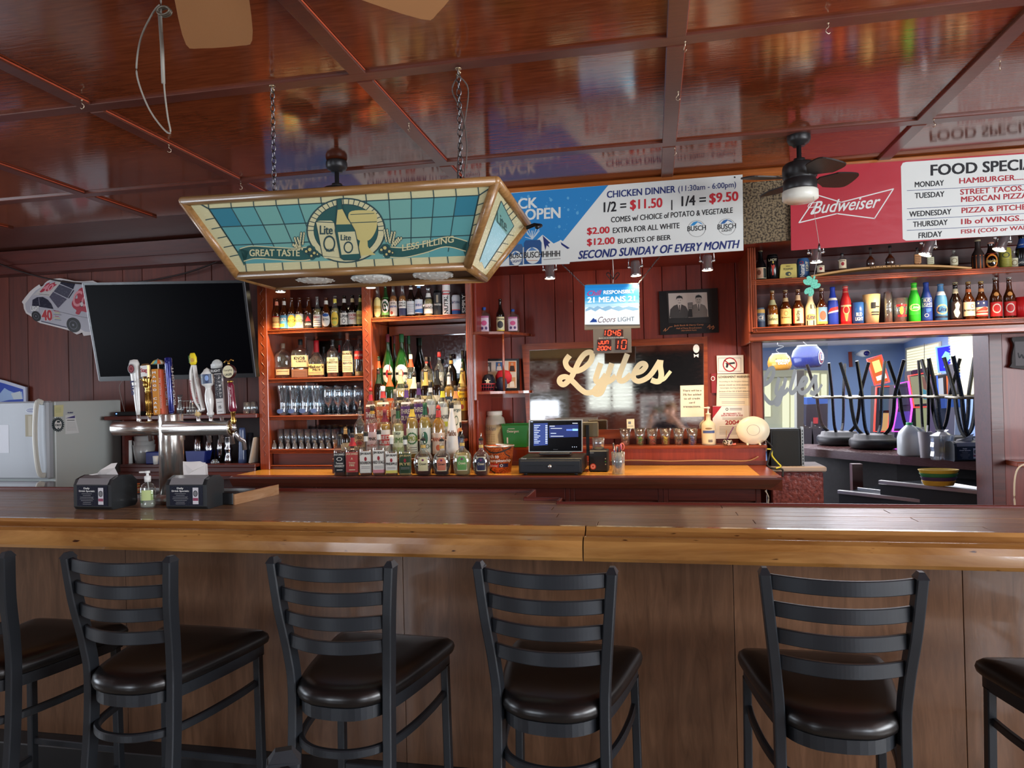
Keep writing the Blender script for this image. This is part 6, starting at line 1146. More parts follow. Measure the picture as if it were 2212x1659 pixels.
B().box(-wp, wp, 0, .15, 0, h, PBK, .008).obj('printer_case', t); b = B().box(-wp+.004, wp-.004, -.004, .002, h-.04, h-.034, BLK); p = Pr(b, lambda a, c, l: (a, -.001-l, c)); p.disc(-.035, .036, .019, .019, M((214, 84, 60), .5), 1, 20); p.ring(-.035, .036, .012, .012, .003, WHT, 2); p.text('Clover', -wp+.01, h-.018, -wp+.035, h-.011, WHT, 0, 0, 2)
for k in range(3): p.disc(.046, .05+.018*k, .004, .004, (WHT, M((90, 190, 80), .5), WHT)[k], 2, 10)
b.obj('printer_face', t, fix=False)
cup('rocks_glass', 'square rocks glass with amber dregs on top of the receipt printer', 'glass', 1292, 945, 27, 25, 4.67, 1.0+h+.001, CLR, None, extra=lambda t, rt, rb, H: B().lathe([(rb*.85, .006), (rb*.9, H*.16)], liqm((200, 170, 90)), n=14).obj('drink', t))
# pen jar
t = cup('pen_jar', 'glass jar crammed with pens and coral handled scissors', 'jar', 1335, 976, 29, 27, 4.5, 1.0005, glassm((220, 226, 226), .2, .05))
pcs = [(190, 30, 40), (30, 40, 90), (30, 30, 32), (220, 220, 215), (60, 60, 66), (190, 40, 60), (30, 70, 130), (40, 40, 44), (230, 120, 150)]
for k, c in enumerate(pcs):
    a = 2*PI*k/9; B().tube([(.018*math.cos(a), .018*math.sin(a), .006), (.034*math.cos(a+.5), .03*math.sin(a+.5), .125+.022*(k % 4))], .0042, M(c, .4), 7).lathe([(.0045, .115), (.0048, .150)], M(pcs[(k+1) % 9], .4), (.033*math.cos(a+.5), .029*math.sin(a+.5), -.02+.02*(k % 4)), 8).obj('pen', t)
CO = M((216, 110, 90), .4); b = B()
for s in (-1, 1): b.tube([(s*.014+.012+.013*math.cos(u), -.006, .165+s*.006+.020*math.sin(u)) for u in [2*PI*j/14 for j in range(14)]], .0042, CO, 7, True, (0, 1, 0)); b.tube([(s*.012+.012, -.006, .145), (-s*.002+.010, -.004, .10), (.004, 0, .02)], .0036, STEEL, 6)
b.obj('scissors', t)
# six condiment cups with coloured tokens
for i, (cx_, c, nm) in enumerate(((735, (224, 150, 140), 'pink'), (836, (70, 170, 84), 'green'), (920, (226, 66, 46), 'red'), (1012, (236, 206, 50), 'yellow'), (1103, (76, 80, 86), 'grey'), (1196, (60, 120, 196), 'blue'))):
    def fill(t, rt, rb, H, c=c, i=i):
        rn = random.Random(i); m = M(c, .4)
        for k in range(9 if i else 4):
            a = rn.random()*6.28; r = rb*.45*rn.random(); T_ = Matrix.Translation((r*math.cos(a), r*math.sin(a), .006+.0062*k)) @ Matrix.Rotation(rn.random()*1.2-.6, 4, 'X') @ Matrix.Rotation(rn.random()-.5, 4, 'Y')
            B().lathe([(.005, -.002), (.014, -.0022), (.014, .0022), (.005, .002)], m, (0, 0, 0), 10, False, T=T_).obj('token', t)
    cup('plastic_cup', 'clear plastic cup of %s tokens in the row on the wall ledge' % nm, 'cup', 1120+cx_/3.19, 926, 25, 16, 5.07, lz+.0005, glassm((238, 240, 238), .02, .08, 'clear_plastic'), 'cups of coloured tokens', extra=fill)
t = bottle('cream lotion bottle with a pump and a blue band on the wall ledge', 1529.7, 893, 30, 5.05, lz+.0005, 'liq', (224, 206, 166), None, None, [(.05, .58, (226, 208, 168), [('r', -.9, .62, .9, .78, (70, 90, 140)), ('r', -.1, .08, .5, .24, (120, 110, 100)), ('d', 0, .9, .5, .06, (150, 120, 80))], 1.0)], None, None, name='lotion_bottle'); H = at(1529.7, 893, 5.05).z-lz
B().lathe([(.012, H-.012), (.013, H), (.006, H+.004), (.005, H+.03), (.013, H+.032), (.013, H+.044), (0, H+.046)], M((228, 220, 200), .4), n=12).box(-.034, .0, -.006, .006, H+.034, H+.043, M((228, 220, 200), .4), .002).obj('pump', t)
q = at(1627, 932, 5.0); t = thing('wireless_access_point', 'white disc shaped wireless access point propped at the ledge end', 'router', (q.x, 5.0, lz)); k = depth(q)/F; R = 35*k; Wp = M((236, 226, 196), .35)
T_ = Matrix.Translation((0, .01, R*.86+.004)) @ Matrix.Diagonal((1, 1, .88, 1)); B().lathe([(0, .022), (R*.9, .018), (R, .004), (R*.98, -.008), (R*.5, -.018), (0, -.02)], Wp, (0, 0, 0), 36, ax='Y', T=T_).obj('disc_body', t)
b = B(); Pr(b, lambda a, c, l: T_ @ Vector((a, -.0195-l, c))).ring(0, .004, R*.38, R*.38, .0016, GRY, 1, 30); b.obj('status_ring', t, fix=False)
for s in (-1, 1): B().box(s*.04-.006, s*.04+.006, -.03, .03, 0, .012, Wp, .003).obj('foot', t)
q = at(1572, 957, 4.99); t = thing('decorated_pot', 'small black and white patterned pot holding a slanted wooden stick', 'pot', (q.x, 4.99, lz+.0005)); PT = speckle('patterned_glaze', (24, 20, 24), (206, 196, 180), 90, .3, .1, (.48, .52))
B().lathe([(.02, 0), (.032, .008), (.034, .022), (.026, .036), (.024, .036), (.02, .03)], PT, n=18).obj('pot_body', t); B().tube([(-.012, 0, .02), (.01, 0, .07), (.04, -.004, .125)], .0045, M((110, 60, 90), .5)).obj('stick', t); B().tube([(-.01, .01, .02), (-.005, .01, .10)], .002, M((150, 110, 70), .6), 5).obj('stick', t)
t = paper('business_card', 'small cream card standing at the foot of the mirror', [(745, 1166), (798, 1164), (800, 1230), (747, 1232)], 5.13, lambda p: (p.rect(756, 1182, 775, 1200, GRY, 1), p.line([(752, 1214), (792, 1213)], 3, GRY, 1)), M((230, 214, 176), .7), cat='card')
t = paper('pink_slip', 'small coral slip of paper lying at the ledge front', [(1462, 1336), (1500, 1330), (1498, 1342), (1464, 1344)], 4.985, None, M((226, 120, 100), .7), cat='card')
# plastic tub
q = at(1067.5, 888, 5.06); k = depth(q)/F; H = q.z-lz; R = 23.5*k; t = thing('plastic_tub', 'big translucent white plastic tub with a worn cream label', 'tub', (q.x, 5.06, lz+.0005)); TW = M((206, 198, 176), .35)
B().lathe([(R*.92, 0), (R, .01), (R, H*.66), (R*.9, H*.80), (R*.68, H*.86), (R*.68, H*.9)], TW, n=28).obj('tub_body', t); B().lathe([(R*.72, H*.88), (R*.74, H*.89), (R*.74, H*.99), (R*.7, H), (0, H)], M((226, 220, 204), .45), n=28).obj('lid', t)
b = B(); p = Pr(b, lambda u, v, l: (math.cos(-PI/2+u*1.15)*(R+.0008+l), math.sin(-PI/2+u*1.15)*(R+.0008+l), v*H)); p.rect(-1, .08, 1, .62, M((206, 190, 146), .7), 1, 12); p.text('Pickles', -.75, .46, .3, .57, GRY, 0, .3); [p.rect(-.7, .14+.05*j, .2, .165+.05*j, M((176, 160, 120), .7), 2, 4) for j in range(5)]; b.obj('paper_label', t, fix=False)
q = at(1115, 960, 5.0); k = depth(q)/F; GN = M((36, 132, 60), .4); t = thing('green_pail', 'green square plastic pail with a wire handle beside the register', 'pail', (q.x, 5.02, lz+.0005)); H = at(1115, 915, 5.02).z-lz
b = B(); w0, w1 = 24*k, 28*k; d0 = .055
v = [(-w0, -d0, 0), (w0, -d0, 0), (w0, d0, 0), (-w0, d0, 0), (-w1, -d0-.008, H-.012), (w1, -d0-.008, H-.012), (w1, d0+.008, H-.012), (-w1, d0+.008, H-.012), (-w1-.004, -d0-.012, H), (w1+.004, -d0-.012, H), (w1+.004, d0+.012, H), (-w1-.004, d0+.012, H), (-w1, -d0-.008, H), (w1, -d0-.008, H), (w1, d0+.008, H), (-w1, d0+.008, H), (-w0, -d0, .004), (w0, -d0, .004), (w0, d0, .004), (-w0, d0, .004)]
fs = [(0, 1, 2, 3)]+[(a+o_, (a+1) % 4+o_, (a+1) % 4+o_+4, a+o_+4) for o_ in (0, 4, 8, 12) for a in range(4)]+[(16, 17, 18, 19)]
b.add(v, fs, GN); b.obj('pail_body', t); b = B(); p = Pr(b, lambda a, c, l: (a, -d0-.001-.008*c/H-l, c)); p.text('Detergent', -.055, H*.6, .03, H*.74, WHT, .01); p.rect(-.05, H*.78, -.0, H*.8, WHT); p.rect(-.06, H*.16, -.05, H*.42, WHT); b.obj('pail_print', t, fix=False)
B().tube([(w1, 0, H-.01), (w1+.012, -.03, H-.03), (w1+.01, -.06, H-.07)], .0018, STEEL, 6).obj('handle', t)
# basketball bucket
q = at(1080, 1021, 4.6); k = depth(q)/F; H = at(1080, 962, 4.6).z-1; t = thing('basketball_bucket', 'ice bucket printed like a basketball in front of the green pail', 'bucket', (q.x, 4.6, 1.0005)); Rt, Rb = 31*k, 24*k; BO = speckle('basketball_pebble', (130, 56, 24), (196, 96, 48), 130, .5, .3, (.42, .56))
B().lathe([(Rb, 0), (Rt, H-.006), (Rt+.004, H-.004), (Rt+.004, H), (Rt-.002, H), (Rb-.004, .006), (0, .006)], BO, n=32).obj('bucket_body', t); B().lathe([(Rt+.0045, H-.006), (Rt+.006, H-.003), (Rt+.0045, H+.001), (Rt-.003, H+.001)], STEEL, n=32, cap=False).obj('rim', t)
b = B(); p = Pr(b, lambda u, v, l: (math.cos(-PI/2+u)*(Rb+(Rt-Rb)*v+.0006+l), math.sin(-PI/2+u)*(Rb+(Rt-Rb)*v+.0006+l), v*H)); DKb = M((40, 26, 22), .6)
p.line(spline([(-1.1, .95), (-.5, .78), (.2, .78), (1.2, .95)], 5), .055, DKb, 1); p.line(spline([(-1.1, .3), (-.7, .12), (-.2, 0)], 5), .06, DKb, 1); p.line(spline([(-.9, .05), (-.5, .2)], 4), .05, DKb, 1); p.line(spline([(.4, .95), (.7, .7), (1.1, .6)], 4), .04, DKb, 1)
p.text('March to', -1.05, .56, .15, .70, WHT, .03, .1, 3); p.text('Championship', -.95, .38, 1.2, .53, WHT, .03, .1, 3); p.rect(-.7, .22, .1, .35, M((186, 40, 50), .5), 2, 6); p.text('Budweiser', -.65, .24, .05, .33, WHT, .0, .3, 4); p.rect(.15, .22, .95, .35, M((44, 40, 80), .5), 2, 6); p.ring(.35, .285, .12, .05, .04, WHT, 3, 14); b.obj('bucket_print', t, fix=False)
B().box(-.05, .06, -.02, .03, H-.004, H+.010, STEEL, .004, T=Matrix.Rotation(.15, 4, 'Y')).obj('foil_packet', t)
# corner shelf lower tier
f5 = (3.858, 1010, 620); q = at(1076, 842, 5.12); t = thing('photo_collage', 'black framed collage of baseball photographs on the lower corner shelf', 'picture', q); o = Vector(q); f = pxm(5.12, o, *f5)
b = B(); plate(b, [(85, 600), (428, 596), (432, 862), (85, 862)], f, .02, BLK); b.obj('frame', t, fix=False); b = B(); p = Pr(b, lambda a, c, l: f(a, c, l+.001), .0005); p.poly([(102, 618), (408, 614), (410, 842), (102, 842)], M((206, 198, 186), .7), 1)
for (x0, y0, x1, y1, c1, c2) in ((132, 628, 198, 705, (90, 90, 90), (200, 200, 196)), (236, 626, 290, 700, (60, 100, 150), (210, 200, 190)), (342, 622, 402, 706, (200, 110, 60), (50, 36, 30)), (342, 752, 400, 838, (190, 150, 110), (220, 216, 206)), (230, 752, 290, 838, (120, 130, 120), (210, 206, 200))):
    p.rect(x0, y0, x1, y1, M(c1, .6), 2); xm = (x0+x1)/2; p.disc(xm, y0+20, 10, 12, M((190, 150, 120), .6), 3, 12); p.poly([(xm-22, y1-4), (xm-16, y0+34), (xm+16, y0+34), (xm+24, y1-4)], M(c2, .6), 3)
b.obj('photo_prints', t, fix=False)
q = at(1048, 843, 4.93); t = thing('red_basket', 'small red plastic basket at the front of the lower corner shelf', 'basket', (q.x, 4.93, zs2+.0005)); k = depth(q)/F; RB_ = M((150, 40, 50), .4); b = B(); w0, w1, d0, H = 20*k, 24*k, .045, .055
for z, w_ in ((.002, w0), (H*.5, (w0+w1)/2), (H, w1)): b.tube([(-w_, -d0, z), (w_, -d0, z), (w_, d0, z), (-w_, d0, z)], .0022, RB_, 5, True)
b.tube([(-w1, -d0, H-.004), (w1, -d0, H-.004), (w1, d0, H-.004), (-w1, d0, H-.004)], .004, RB_, 5, True)
for k_2 in range(9): u = -1+k_2/4; b.tube([(w0*u, -d0, .002), (w1*u, -d0, H)], .0018, RB_, 5); b.tube([(w0*u, d0, .002), (w1*u, d0, H)], .0018, RB_, 5)
for k_2 in range(5): u = -1+k_2/2; b.tube([(-w0, d0*u, .002), (-w1, d0*u, H)], .0018, RB_, 5); b.tube([(w0, d0*u, .002), (w1, d0*u, H)], .0018, RB_, 5)
b.box(-w0, w0, -d0, d0, 0, .002, RB_); b.obj('basket_body', t)
q = at(1056, 823, 4.93); t = thing('star_cap', 'dark cloth cap with a white star lying in the red basket', 'cap', (q.x, 4.93, zs2+.006)); CB = M((34, 36, 48), .8)
b = B(); b.lathe([(.045, .0), (.047, .05), (.044, .085), (.03, .112), (0, .118)], CB, n=18, sy=.8); b.box(-.05, .05, -.045, -.03, .03, .036, CB, .003); b.obj('cap_crown', t)
b = B(); p = Pr(b, lambda a, c, l: (a, -.039-l, c)); p.poly([((.024 if j % 2 == 0 else .010)*math.sin(j*PI/5), .066+(.024 if j % 2 == 0 else .010)*math.cos(j*PI/5)) for j in range(10)], M((226, 220, 190), .6)); b.obj('star_patch', t, fix=False)
q = at(1031, 823, 4.95); tag(B().lathe([(.018, 0), (.02, .03), (.012, .06), (0, .066)], M((176, 160, 70), .5), n=10, sx=1.3).obj('yellow_pouch', None, (q.x, 4.95, zs2+.006)), 'crumpled yellow pouch at the left end of the red basket', 'pouch')
q = at(1086, 812, 5.0); tag(B().lathe([(.03, 0), (.055, .02), (.058, .06), (.04, .095), (0, .105)], M((176, 26, 44), .7), n=16, sx=1.05, sy=.6).obj('folded_cloth_cap', None, (q.x, 5.03, zs2+.05)), 'red cloth cap behind the shelf post', 'cap')
t = B().lathe([(0, 0), (.03, .006), (.042, .03), (.044, .055), (.036, .085), (.015, .1), (0, .1)], M((36, 42, 66), .6), n=18, sx=.9); q = at(1084, 843, 4.92); tag(t.obj('navy_knit_cap', None, (q.x, 4.92, zs2+.0005)), 'rolled navy knit cap in front of the photo collage', 'cap')
# ================================================================ LEFT ALCOVE
FX = at(104, 900, 4.27).x; FYb = atx(262, 920, FX).y; FZ = 1.535; FW = M((196, 202, 198), .45); FWD = M((172, 177, 182), .45)
fg = thing('refrigerator', 'white refrigerator with a freezer door on top, notes on its side', 'refrigerator', (FX, 4.27, 0))
B().box(-.72, 0, .06, FYb-4.27, .03, FZ, FW, .006).obj('fridge_case', fg)
zd = at(40, 1038, 4.27).z
for nm, z0_, z1_ in (('freezer_door', zd+.008, FZ+.004), ('fridge_door', .08, zd-.008)):
    d = B().box(-.72, -.005, 0, .055, z0_, z1_, FWD, .012).obj(nm, fg)
    zz0, zz1 = (z0_+.03, z1_-.012) if nm == 'freezer_door' else (z1_-.5, z1_-.02)
    B().sweep(spline([(-.045, .0, zz1), (-.055, -.04, zz1-.01), (-.062, -.05, (zz0+zz1)/2), (-.045, -.04, zz0+.03), (-.035, 0, zz0)], 5), rsec(.018, .010, .006), M((214, 214, 204), .35), up=(1, 0, 0)).obj('handle', d)
b = B(); p = Pr(b, lambda a, c, l: (a, -.0008-l, c)); p.disc(-.135, FZ-.06, .05, .017, M((90, 96, 130), .4), 1, 20); p.ring(-.135, FZ-.06, .05, .017, .004, M((200, 204, 210), .3), 2); p.text('Whirlpool', -.175, FZ-.066, -.095, FZ-.054, M((220, 224, 230), .4), 0, .2, 3); b.obj('badge', fg, fix=False)
b = B(); p = Pr(b, lambda a, c, l: (a, -.0008-l, c)); p.rect(-.19, FZ-.245, -.10, FZ-.09, M((176, 168, 146), .8), 1); p.rect(-.165, FZ-.24, -.135, FZ-.10, M((196, 190, 172), .8), 2); b.obj('tan_note', fg, fix=False); b = B(); p = Pr(b, lambda a, c, l: (a, -.0008-l, c)); p.rect(-.60, FZ-.36, -.33, FZ-.16, M((206, 208, 214), .5), 1); b.obj('white_sheet', fg, fix=False); b = B(); p = Pr(b, lambda a, c, l: (a, -.0008-l, c)); p.rect(-.6, zd-.2, -.24, zd-.05, WHT, 1); p.ring(-.42, zd-.12, .15, .05, .006, INK, 2); p.text('AMERICA', -.5, zd-.13, -.32, zd-.11, INK, .02, 0, 2); b.obj('framed_notice', fg, fix=False)
def fs_(a, c, l): q = atx(a/5.35, 780+c/5.352, FX); return Vector((l+.0006, q.y-4.27, q.z))
b = B(); p = Pr(b, fs_, .0005); p.poly([(626, 512), (733, 505), (728, 640), (626, 645)], M((216, 212, 160), .8), 1); [p.line([(640, 545+12*j), (705, 540+12*j)], 3, M((170, 180, 120), .8), 2) for j in range(5)]; b.obj('yellow_note', fg, fix=False)
b = B(); p = Pr(b, fs_, .0005); GG = M((50, 62, 66), .6)
p.disc(670, 735, 58, 70, GG, 1, 26); [p.disc(670+64*math.cos(j*2*PI/21), 735+76*math.sin(j*2*PI/21), 8, 9, GG, 1, 8) for j in range(21)]; p.disc(670, 735, 42, 54, WHT, 2, 24); p.rect(632, 728, 716, 752, GG, 3); p.text('DE TOUR', 636, 750, 712, 731, WHT, .02, 0, 4); p.rect(655, 690, 690, 712, GG, 3); p.disc(672, 778, 12, 8, GG, 3, 10); b.obj('bottle_cap_magnet', fg, fix=False)
b = B(); p = Pr(b, fs_, .0008); p.poly([(752, 625), (862, 622), (910, 830), (752, 845)], M((222, 224, 222), .8), 2); p.poly([(752, 662), (862, 628), (862, 660)], M((80, 76, 130), .6), 3); p.text('AUDIT', 772, 605, 845, 588, M((50, 60, 120), .6), .03, .2, 3); [p.line([(770, 684), (858, 682)], 6, INK, 3)]; [p.line([(768, 710+15*j), (866+3*j, 707+15*j)], 2, GRY, 3) for j in range(7)]; b.obj('notepad', fg, fix=False)
tag((lambda b: (plate(b, [(-60, 805), (10, 822), (55, 836), (56, 870), (-60, 870)], pxm(5.15, at(20, 845, 5.15)), .02, M((190, 196, 214), .4)), Pr(b, pxm(5.15, at(20, 845, 5.15)), .0006).poly([(-55, 811), (8, 828), (50, 841), (51, 868), (-55, 868)], M((44, 72, 168), .35), 1).poly([(0, 850), (10, 838), (18, 843), (30, 848), (48, 846), (50, 862), (20, 864), (0, 868)], M((150, 176, 214), .4), 2).poly([(24, 850), (44, 845), (49, 862), (30, 863)], M((190, 200, 206), .4), 3), b.obj('mountain_sign', None, at(20, 845, 5.15), fix=False))[-1])(B()), 'blue sign with pale mountains hung above the refrigerator', 'sign')
# television
TVM, _n, _l, _b = new_mat('television_glass'); _b.inputs['Base Color'].default_value = (.002, .002, .003, 1); _b.inputs['Roughness'].default_value = .3; _b.inputs['Specular IOR Level'].default_value = .015
tv = thing('wall_television', 'large black flat television tilted down from the alcove wall', 'television', at(366, 715, 4.42)); o = Vector(tv.location); nt = Vector((0, -1, -.155)).normalized(); P0 = Vector(at(366, 715, 4.42))
ft = lambda a, c, l: atp(a, c, P0, nt)-o+nt*l
b = B(); plate(b, [(177, 611), (529, 605), (554, 815), (214, 824)], ft, .045, M((16, 16, 18), .3)); b.obj('television_case', tv, fix=False)
b = B(); Pr(b, ft, .001).poly([(183, 616), (523, 611), (547, 806), (217, 814)], TVM, 1); b.obj('screen', tv, fix=False); b = B(); p = Pr(b, ft, .0012); p.line([(178, 612), (214, 822)], 1.5, M((170, 170, 176), .3), 1); b.obj('edge_trim', tv, fix=False); b = B(); p = Pr(b, ft, .0012); p.line([(528, 606), (553, 814)], 1.5, M((120, 120, 124), .3), 1); b.obj('edge_trim', tv, fix=False)
B().box(-.12, .12, .05, .12, -.15, .15, BLK, .004).tube([(0, .1, 0), (.1, .4, 0), (0, .74, .0)], .02, BLK).obj('wall_bracket', tv)
# car cutout
cc = (11.058, 30, 590); q = at(125, 665, 5.16); f = pxm(5.17, q, *cc); b = B(); SIL = M((176, 174, 182), .35)
outl = [(190, 690), (260, 590), (380, 440), (500, 340), (605, 270), (640, 325), (690, 310), (740, 240), (800, 190), (920, 140), (1100, 122), (1300, 155), (1450, 190), (1650, 195), (1880, 180), (2000, 230), (2300, 420), (2300, 1480), (1830, 1480), (1665, 1500), (1630, 1420), (1500, 1465), (1350, 1380), (1100, 1310), (620, 1190), (500, 1120), (440, 1050), (290, 960), (240, 850), (225, 740)]
plate(b, outl, f, .006, M((214, 208, 206), .5)); b.obj('cutout_board', None, q, fix=False); cob = bpy.data.objects['cutout_board']; 
car = thing('race_car_cutout', 'cardboard cutout of a silver and red race car tucked behind the television', 'cutout', q); cob.parent = car; cob.location = (0, 0, 0)
b = B(); p = Pr(b, lambda a, c, l: f(a, c, l), .0006); p.poly([(270, 730), (420, 540), (520, 420), (640, 345), (740, 260), (860, 195), (1100, 160), (1450, 215), (1880, 220), (2280, 440), (2280, 1440), (1700, 1400), (1600, 1340), (1480, 1420), (1350, 1330), (660, 1170), (600, 1140), (460, 1000), (320, 930), (280, 850)], SIL, 1)
p.poly([(420, 560), (560, 440), (700, 300), (1120, 170), (1150, 190), (940, 440), (860, 560), (500, 520)], M((196, 190, 186), .35), 2)
DG = M((40, 42, 58), .25); p.poly([(850, 570), (940, 450), (1270, 620), (1060, 838)], M((84, 82, 98), .25), 3); p.poly([(955, 440), (1090, 270), (1400, 390), (1285, 600)], M((76, 76, 90), .25), 3); p.poly([(1105, 250), (1160, 170), (1480, 220), (1420, 385)], DG, 3); p.line([(1310, 600), (1435, 410)], 26, DG, 3)
p.poly([(440, 760), (450, 640), (560, 575), (700, 570), (820, 640), (900, 740), (950, 860), (440, 780)], DG, 4); p.line([(600, 590), (620, 770)], 16, M((120, 116, 130), .4), 5); p.line([(600, 498), (850, 525)], 8, DG, 4)
CR_ = M((170, 40, 60), .4); p.poly([(620, 450), (790, 250), (860, 225), (850, 270), (990, 215), (980, 260), (1040, 270), (800, 440), (760, 420), (660, 465)], CR_, 5); p.text('40', 700, 425, 960, 265, M((216, 140, 150), .4), .02, .6, 6)
for (x, y, w_) in ((690, 880, 0), ): p.text('40', 672, 1135, 925, 880, M((176, 44, 52), .4), .05, -.1, 6); p.text('40', 664, 1142, 935, 872, M((226, 222, 220), .4), .09, -.1, 5)
p.text('LIGHT', 415, 905, 610, 790, WHT, .05, -.1, 6)
for rx, ry, (a, c) in ((70, 185, (1430, 1240)), (45, 130, (540, 1030))):
    ca_, sa_ = math.cos(-.55), math.sin(-.55)
    for s_, m_, l_ in ((1, BLK, 7), (.62, M((90, 90, 100), .3), 8), (.5, BLK, 9), (.15, M((120, 120, 130), .3), 10)): p.poly([(a+ca_*rx*2.2*s_*math.cos(t)-sa_*ry*s_*math.sin(t), c+sa_*rx*2.2*s_*math.cos(t)+ca_*ry*s_*math.sin(t)) for t in [2*PI*j/26 for j in range(26)]], m_, l_)
p.poly(spline([(1390, 720), (1440, 620), (1530, 600), (1520, 480), (1600, 360), (1800, 380), (1800, 900), (1620, 910), (1560, 990), (1480, 960), (1500, 890), (1420, 820)], 4, True), CR_, 6); p.text('Coors', 1420, 800, 2200, 420, M((214, 140, 146), .4), .02, .3, 7); p.disc(1630, 740, 50, 70, DG, 7, 16); p.disc(1630, 745, 34, 52, M((206, 200, 200), .4), 8, 14)
for j in range(6): p.line([(960+20*(j % 2), 900+42*j), (1080+(j % 3)*30, 915+42*j)], 14, (M((170, 50, 60), .5), M((190, 180, 90), .5), GRY)[j % 3], 6)
p.line([(660, 1150), (1270, 1300)], 20, M((60, 60, 84), .4), 5); p.line([(930, 880), (1100, 925), (1450, 1010), (1800, 1080)], 8, M((96, 92, 100), .4), 5); b.obj('car_print', car, fix=False)
# dark cable along the alcove top, thin wire under the television
tag(B().tube(spline([at(-60, 545, 5.05), at(40, 585, 5.05), at(150, 610, 5.1), at(270, 612, 5.1), at(400, 590, 5.1), at(520, 545, 5.05), at(575, 530, 4.6)], 6), .007, M((40, 22, 20), .6), 7).obj('ceiling_cable'), 'dark cable sagging along the top of the alcove wall', 'cable')
tag(B().tube(spline([at(268, 818, 4.7), at(258, 835, 4.75), at(262, 860, 4.8), at(270, 892, 4.85)], 5), .0025, M((140, 130, 126), .5), 6).obj('thin_wire'), 'thin wire hanging from the television to the shelf', 'cable')
# alcove shelf unit
ax0, ax1 = at(264, 960, 4.72).x, CX0-.005
us = thing('alcove_shelves', 'dark red shelves beside the refrigerator with cups and shakers', 'shelf', (ax0, 4.72, .0)); W = ax1-ax0
zu1, zu2 = at(400, 896.5, 4.72).z, at(400, 1003, 4.70).z
B().box(at(224, 905, 4.72).x-ax0, W, 0, .46, zu1-.03, zu1, MAHO_D, .004).obj('upper_shelf', us); B().box(0, W, -.03, .46, zu2-.022, zu2, MAHO_D, .003).box(0, W, -.03, -.01, zu2-.06, zu2-.02, MAHO_D, .006).obj('lower_shelf', us)
B().box(0, .02, 0, .46, 0, zu1-.03, MAHO_D).box(0, W, .44, .46, 0, zu1, M((44, 20, 18), .6)).box(0, W, .02, .04, 0, zu2-.06, MAHO_D).obj('carcass', us)
B().box(-.05, W+.0, -.22, .0, at(520, 1027, 4.5).z-.03, at(520, 1027, 4.5).z, MAHO_D, .004).obj('worktop_edge', us)
q = at(262, 893, 4.8); t = thing('cable_box', 'black media box with a small blue light on the upper alcove shelf', 'media box', (q.x, 4.80, zu1+.0005)); B().box(-.06, .13, 0, .15, 0, .03, BLK, .003).obj('box_case', t); B().box(-.048, -.038, -.001, .001, .012, .02, M((90, 130, 230), .4, emit=3)).obj('indicator', t)
def simple(name, label, cat, px, yt, wt, wb, Y, z, m, group=None, prof=None): return cup(name, label, cat, px, yt, wt, wb, Y, z+.0005, m, group, prof=prof)
for x, y, Y, lb in ((533, 869, 4.8, 'upturned glass tumbler on the upper alcove shelf, left of two in front'), (549, 868, 4.8, 'upturned glass tumbler on the upper alcove shelf touching the cabinet'), (541, 868, 4.92, 'upturned glass tumbler at the back of the upper alcove shelf')): simple('glass_tumbler', lb, 'glass', x, y, 14, 17, Y, zu1, CLR, 'upturned tumblers')
simple('glass_carafe', 'clear glass carafe on the upper shelf behind the blue tap handle', 'carafe', 388, 853, 14, 16, 4.85, zu1, CLR, None, [(.6, 0), (1, .05), (1, .35), (.5, .6), (.5, .8), (.9, 1)])
simple('glass_decanter', 'wide glass decanter on the upper shelf behind the canoe tap handle', 'carafe', 414, 862, 24, 26, 4.85, zu1, CLR, None, [(.7, 0), (1, .1), (.9, .35), (.3, .7), (.3, .9), (.4, 1)])
b = B()
for z in (0, .05, .10): b.tube([(.0, 0, z+.004), (.12, 0, z+.004), (.12, .08, z+.004), (0, .08, z+.004)], .002, STEEL, 5, True)
for k in range(6): b.tube([(k*.024, 0, .004), (k*.024, 0, .104)], .0015, STEEL, 5)
q = at(391, 895, 4.75); tag(b.obj('wire_rack', None, (q.x, 4.72, zu1+.001)), 'small wire rack on the upper shelf between the tap handles', 'rack')
WP = M((206, 208, 206), .5); BB = M((28, 40, 110), .4)
simple('paper_cup_sleeve', 'narrow sleeve of white cups at the left end of the lower alcove shelf', 'cups', 280, 951, 9, 11, 4.78, zu2, WP)
for k in range(3): simple('plastic_container', ('tall', 'middle', 'inner')[k]+' frosted plastic container in the nested stack of the lower alcove shelf', 'container', 311, 946-9*k+14, 46-k*3, 36-k*3, 4.84, zu2+.012*k, FRO, 'nested plastic containers')
t = thing('blue_caddy', 'blue plastic caddy with a white cup behind the tap column', 'caddy', (at(333, 1003, 4.74).x, 4.72, zu2+.0005)); k = depth(t.location)/F; B().box(-17*k, 17*k, -.0, .10, 0, 26*k, BB, .006).obj('caddy_body', t)
simple('white_cup', 'white paper cup before the blue caddy', 'cup', 336, 985, 12, 9, 4.695, zu2, WP)
t = thing('blue_bin', 'wide blue plastic bin on the lower alcove shelf', 'bin', (at(426, 1000, 4.76).x, 4.74, zu2+.0005)); k = depth(t.location)/F; B().prism([(-21*k, 0), (20*k, 0), (23*k, 27*k), (-24*k, 27*k), (-24*k, 25*k)], lambda a, c, d: (a, d, c), .13, BB).obj('bin_body', t)
STK = M((176, 176, 180), .16, 1.)
for px, yt, w_, Y, lb in ((429, 936, 24, 4.9, 'steel cup stack behind the blue bin'), (452, 942, 19, 4.84, 'steel shaker tin right of the blue bin'), (476, 937, 17, 4.84, 'steel shaker tin, second right of the blue bin')):
    simple('shaker_tin', lb, 'shaker', px, yt, w_*.8, w_, Y, zu2, STK, 'steel shaker tins')
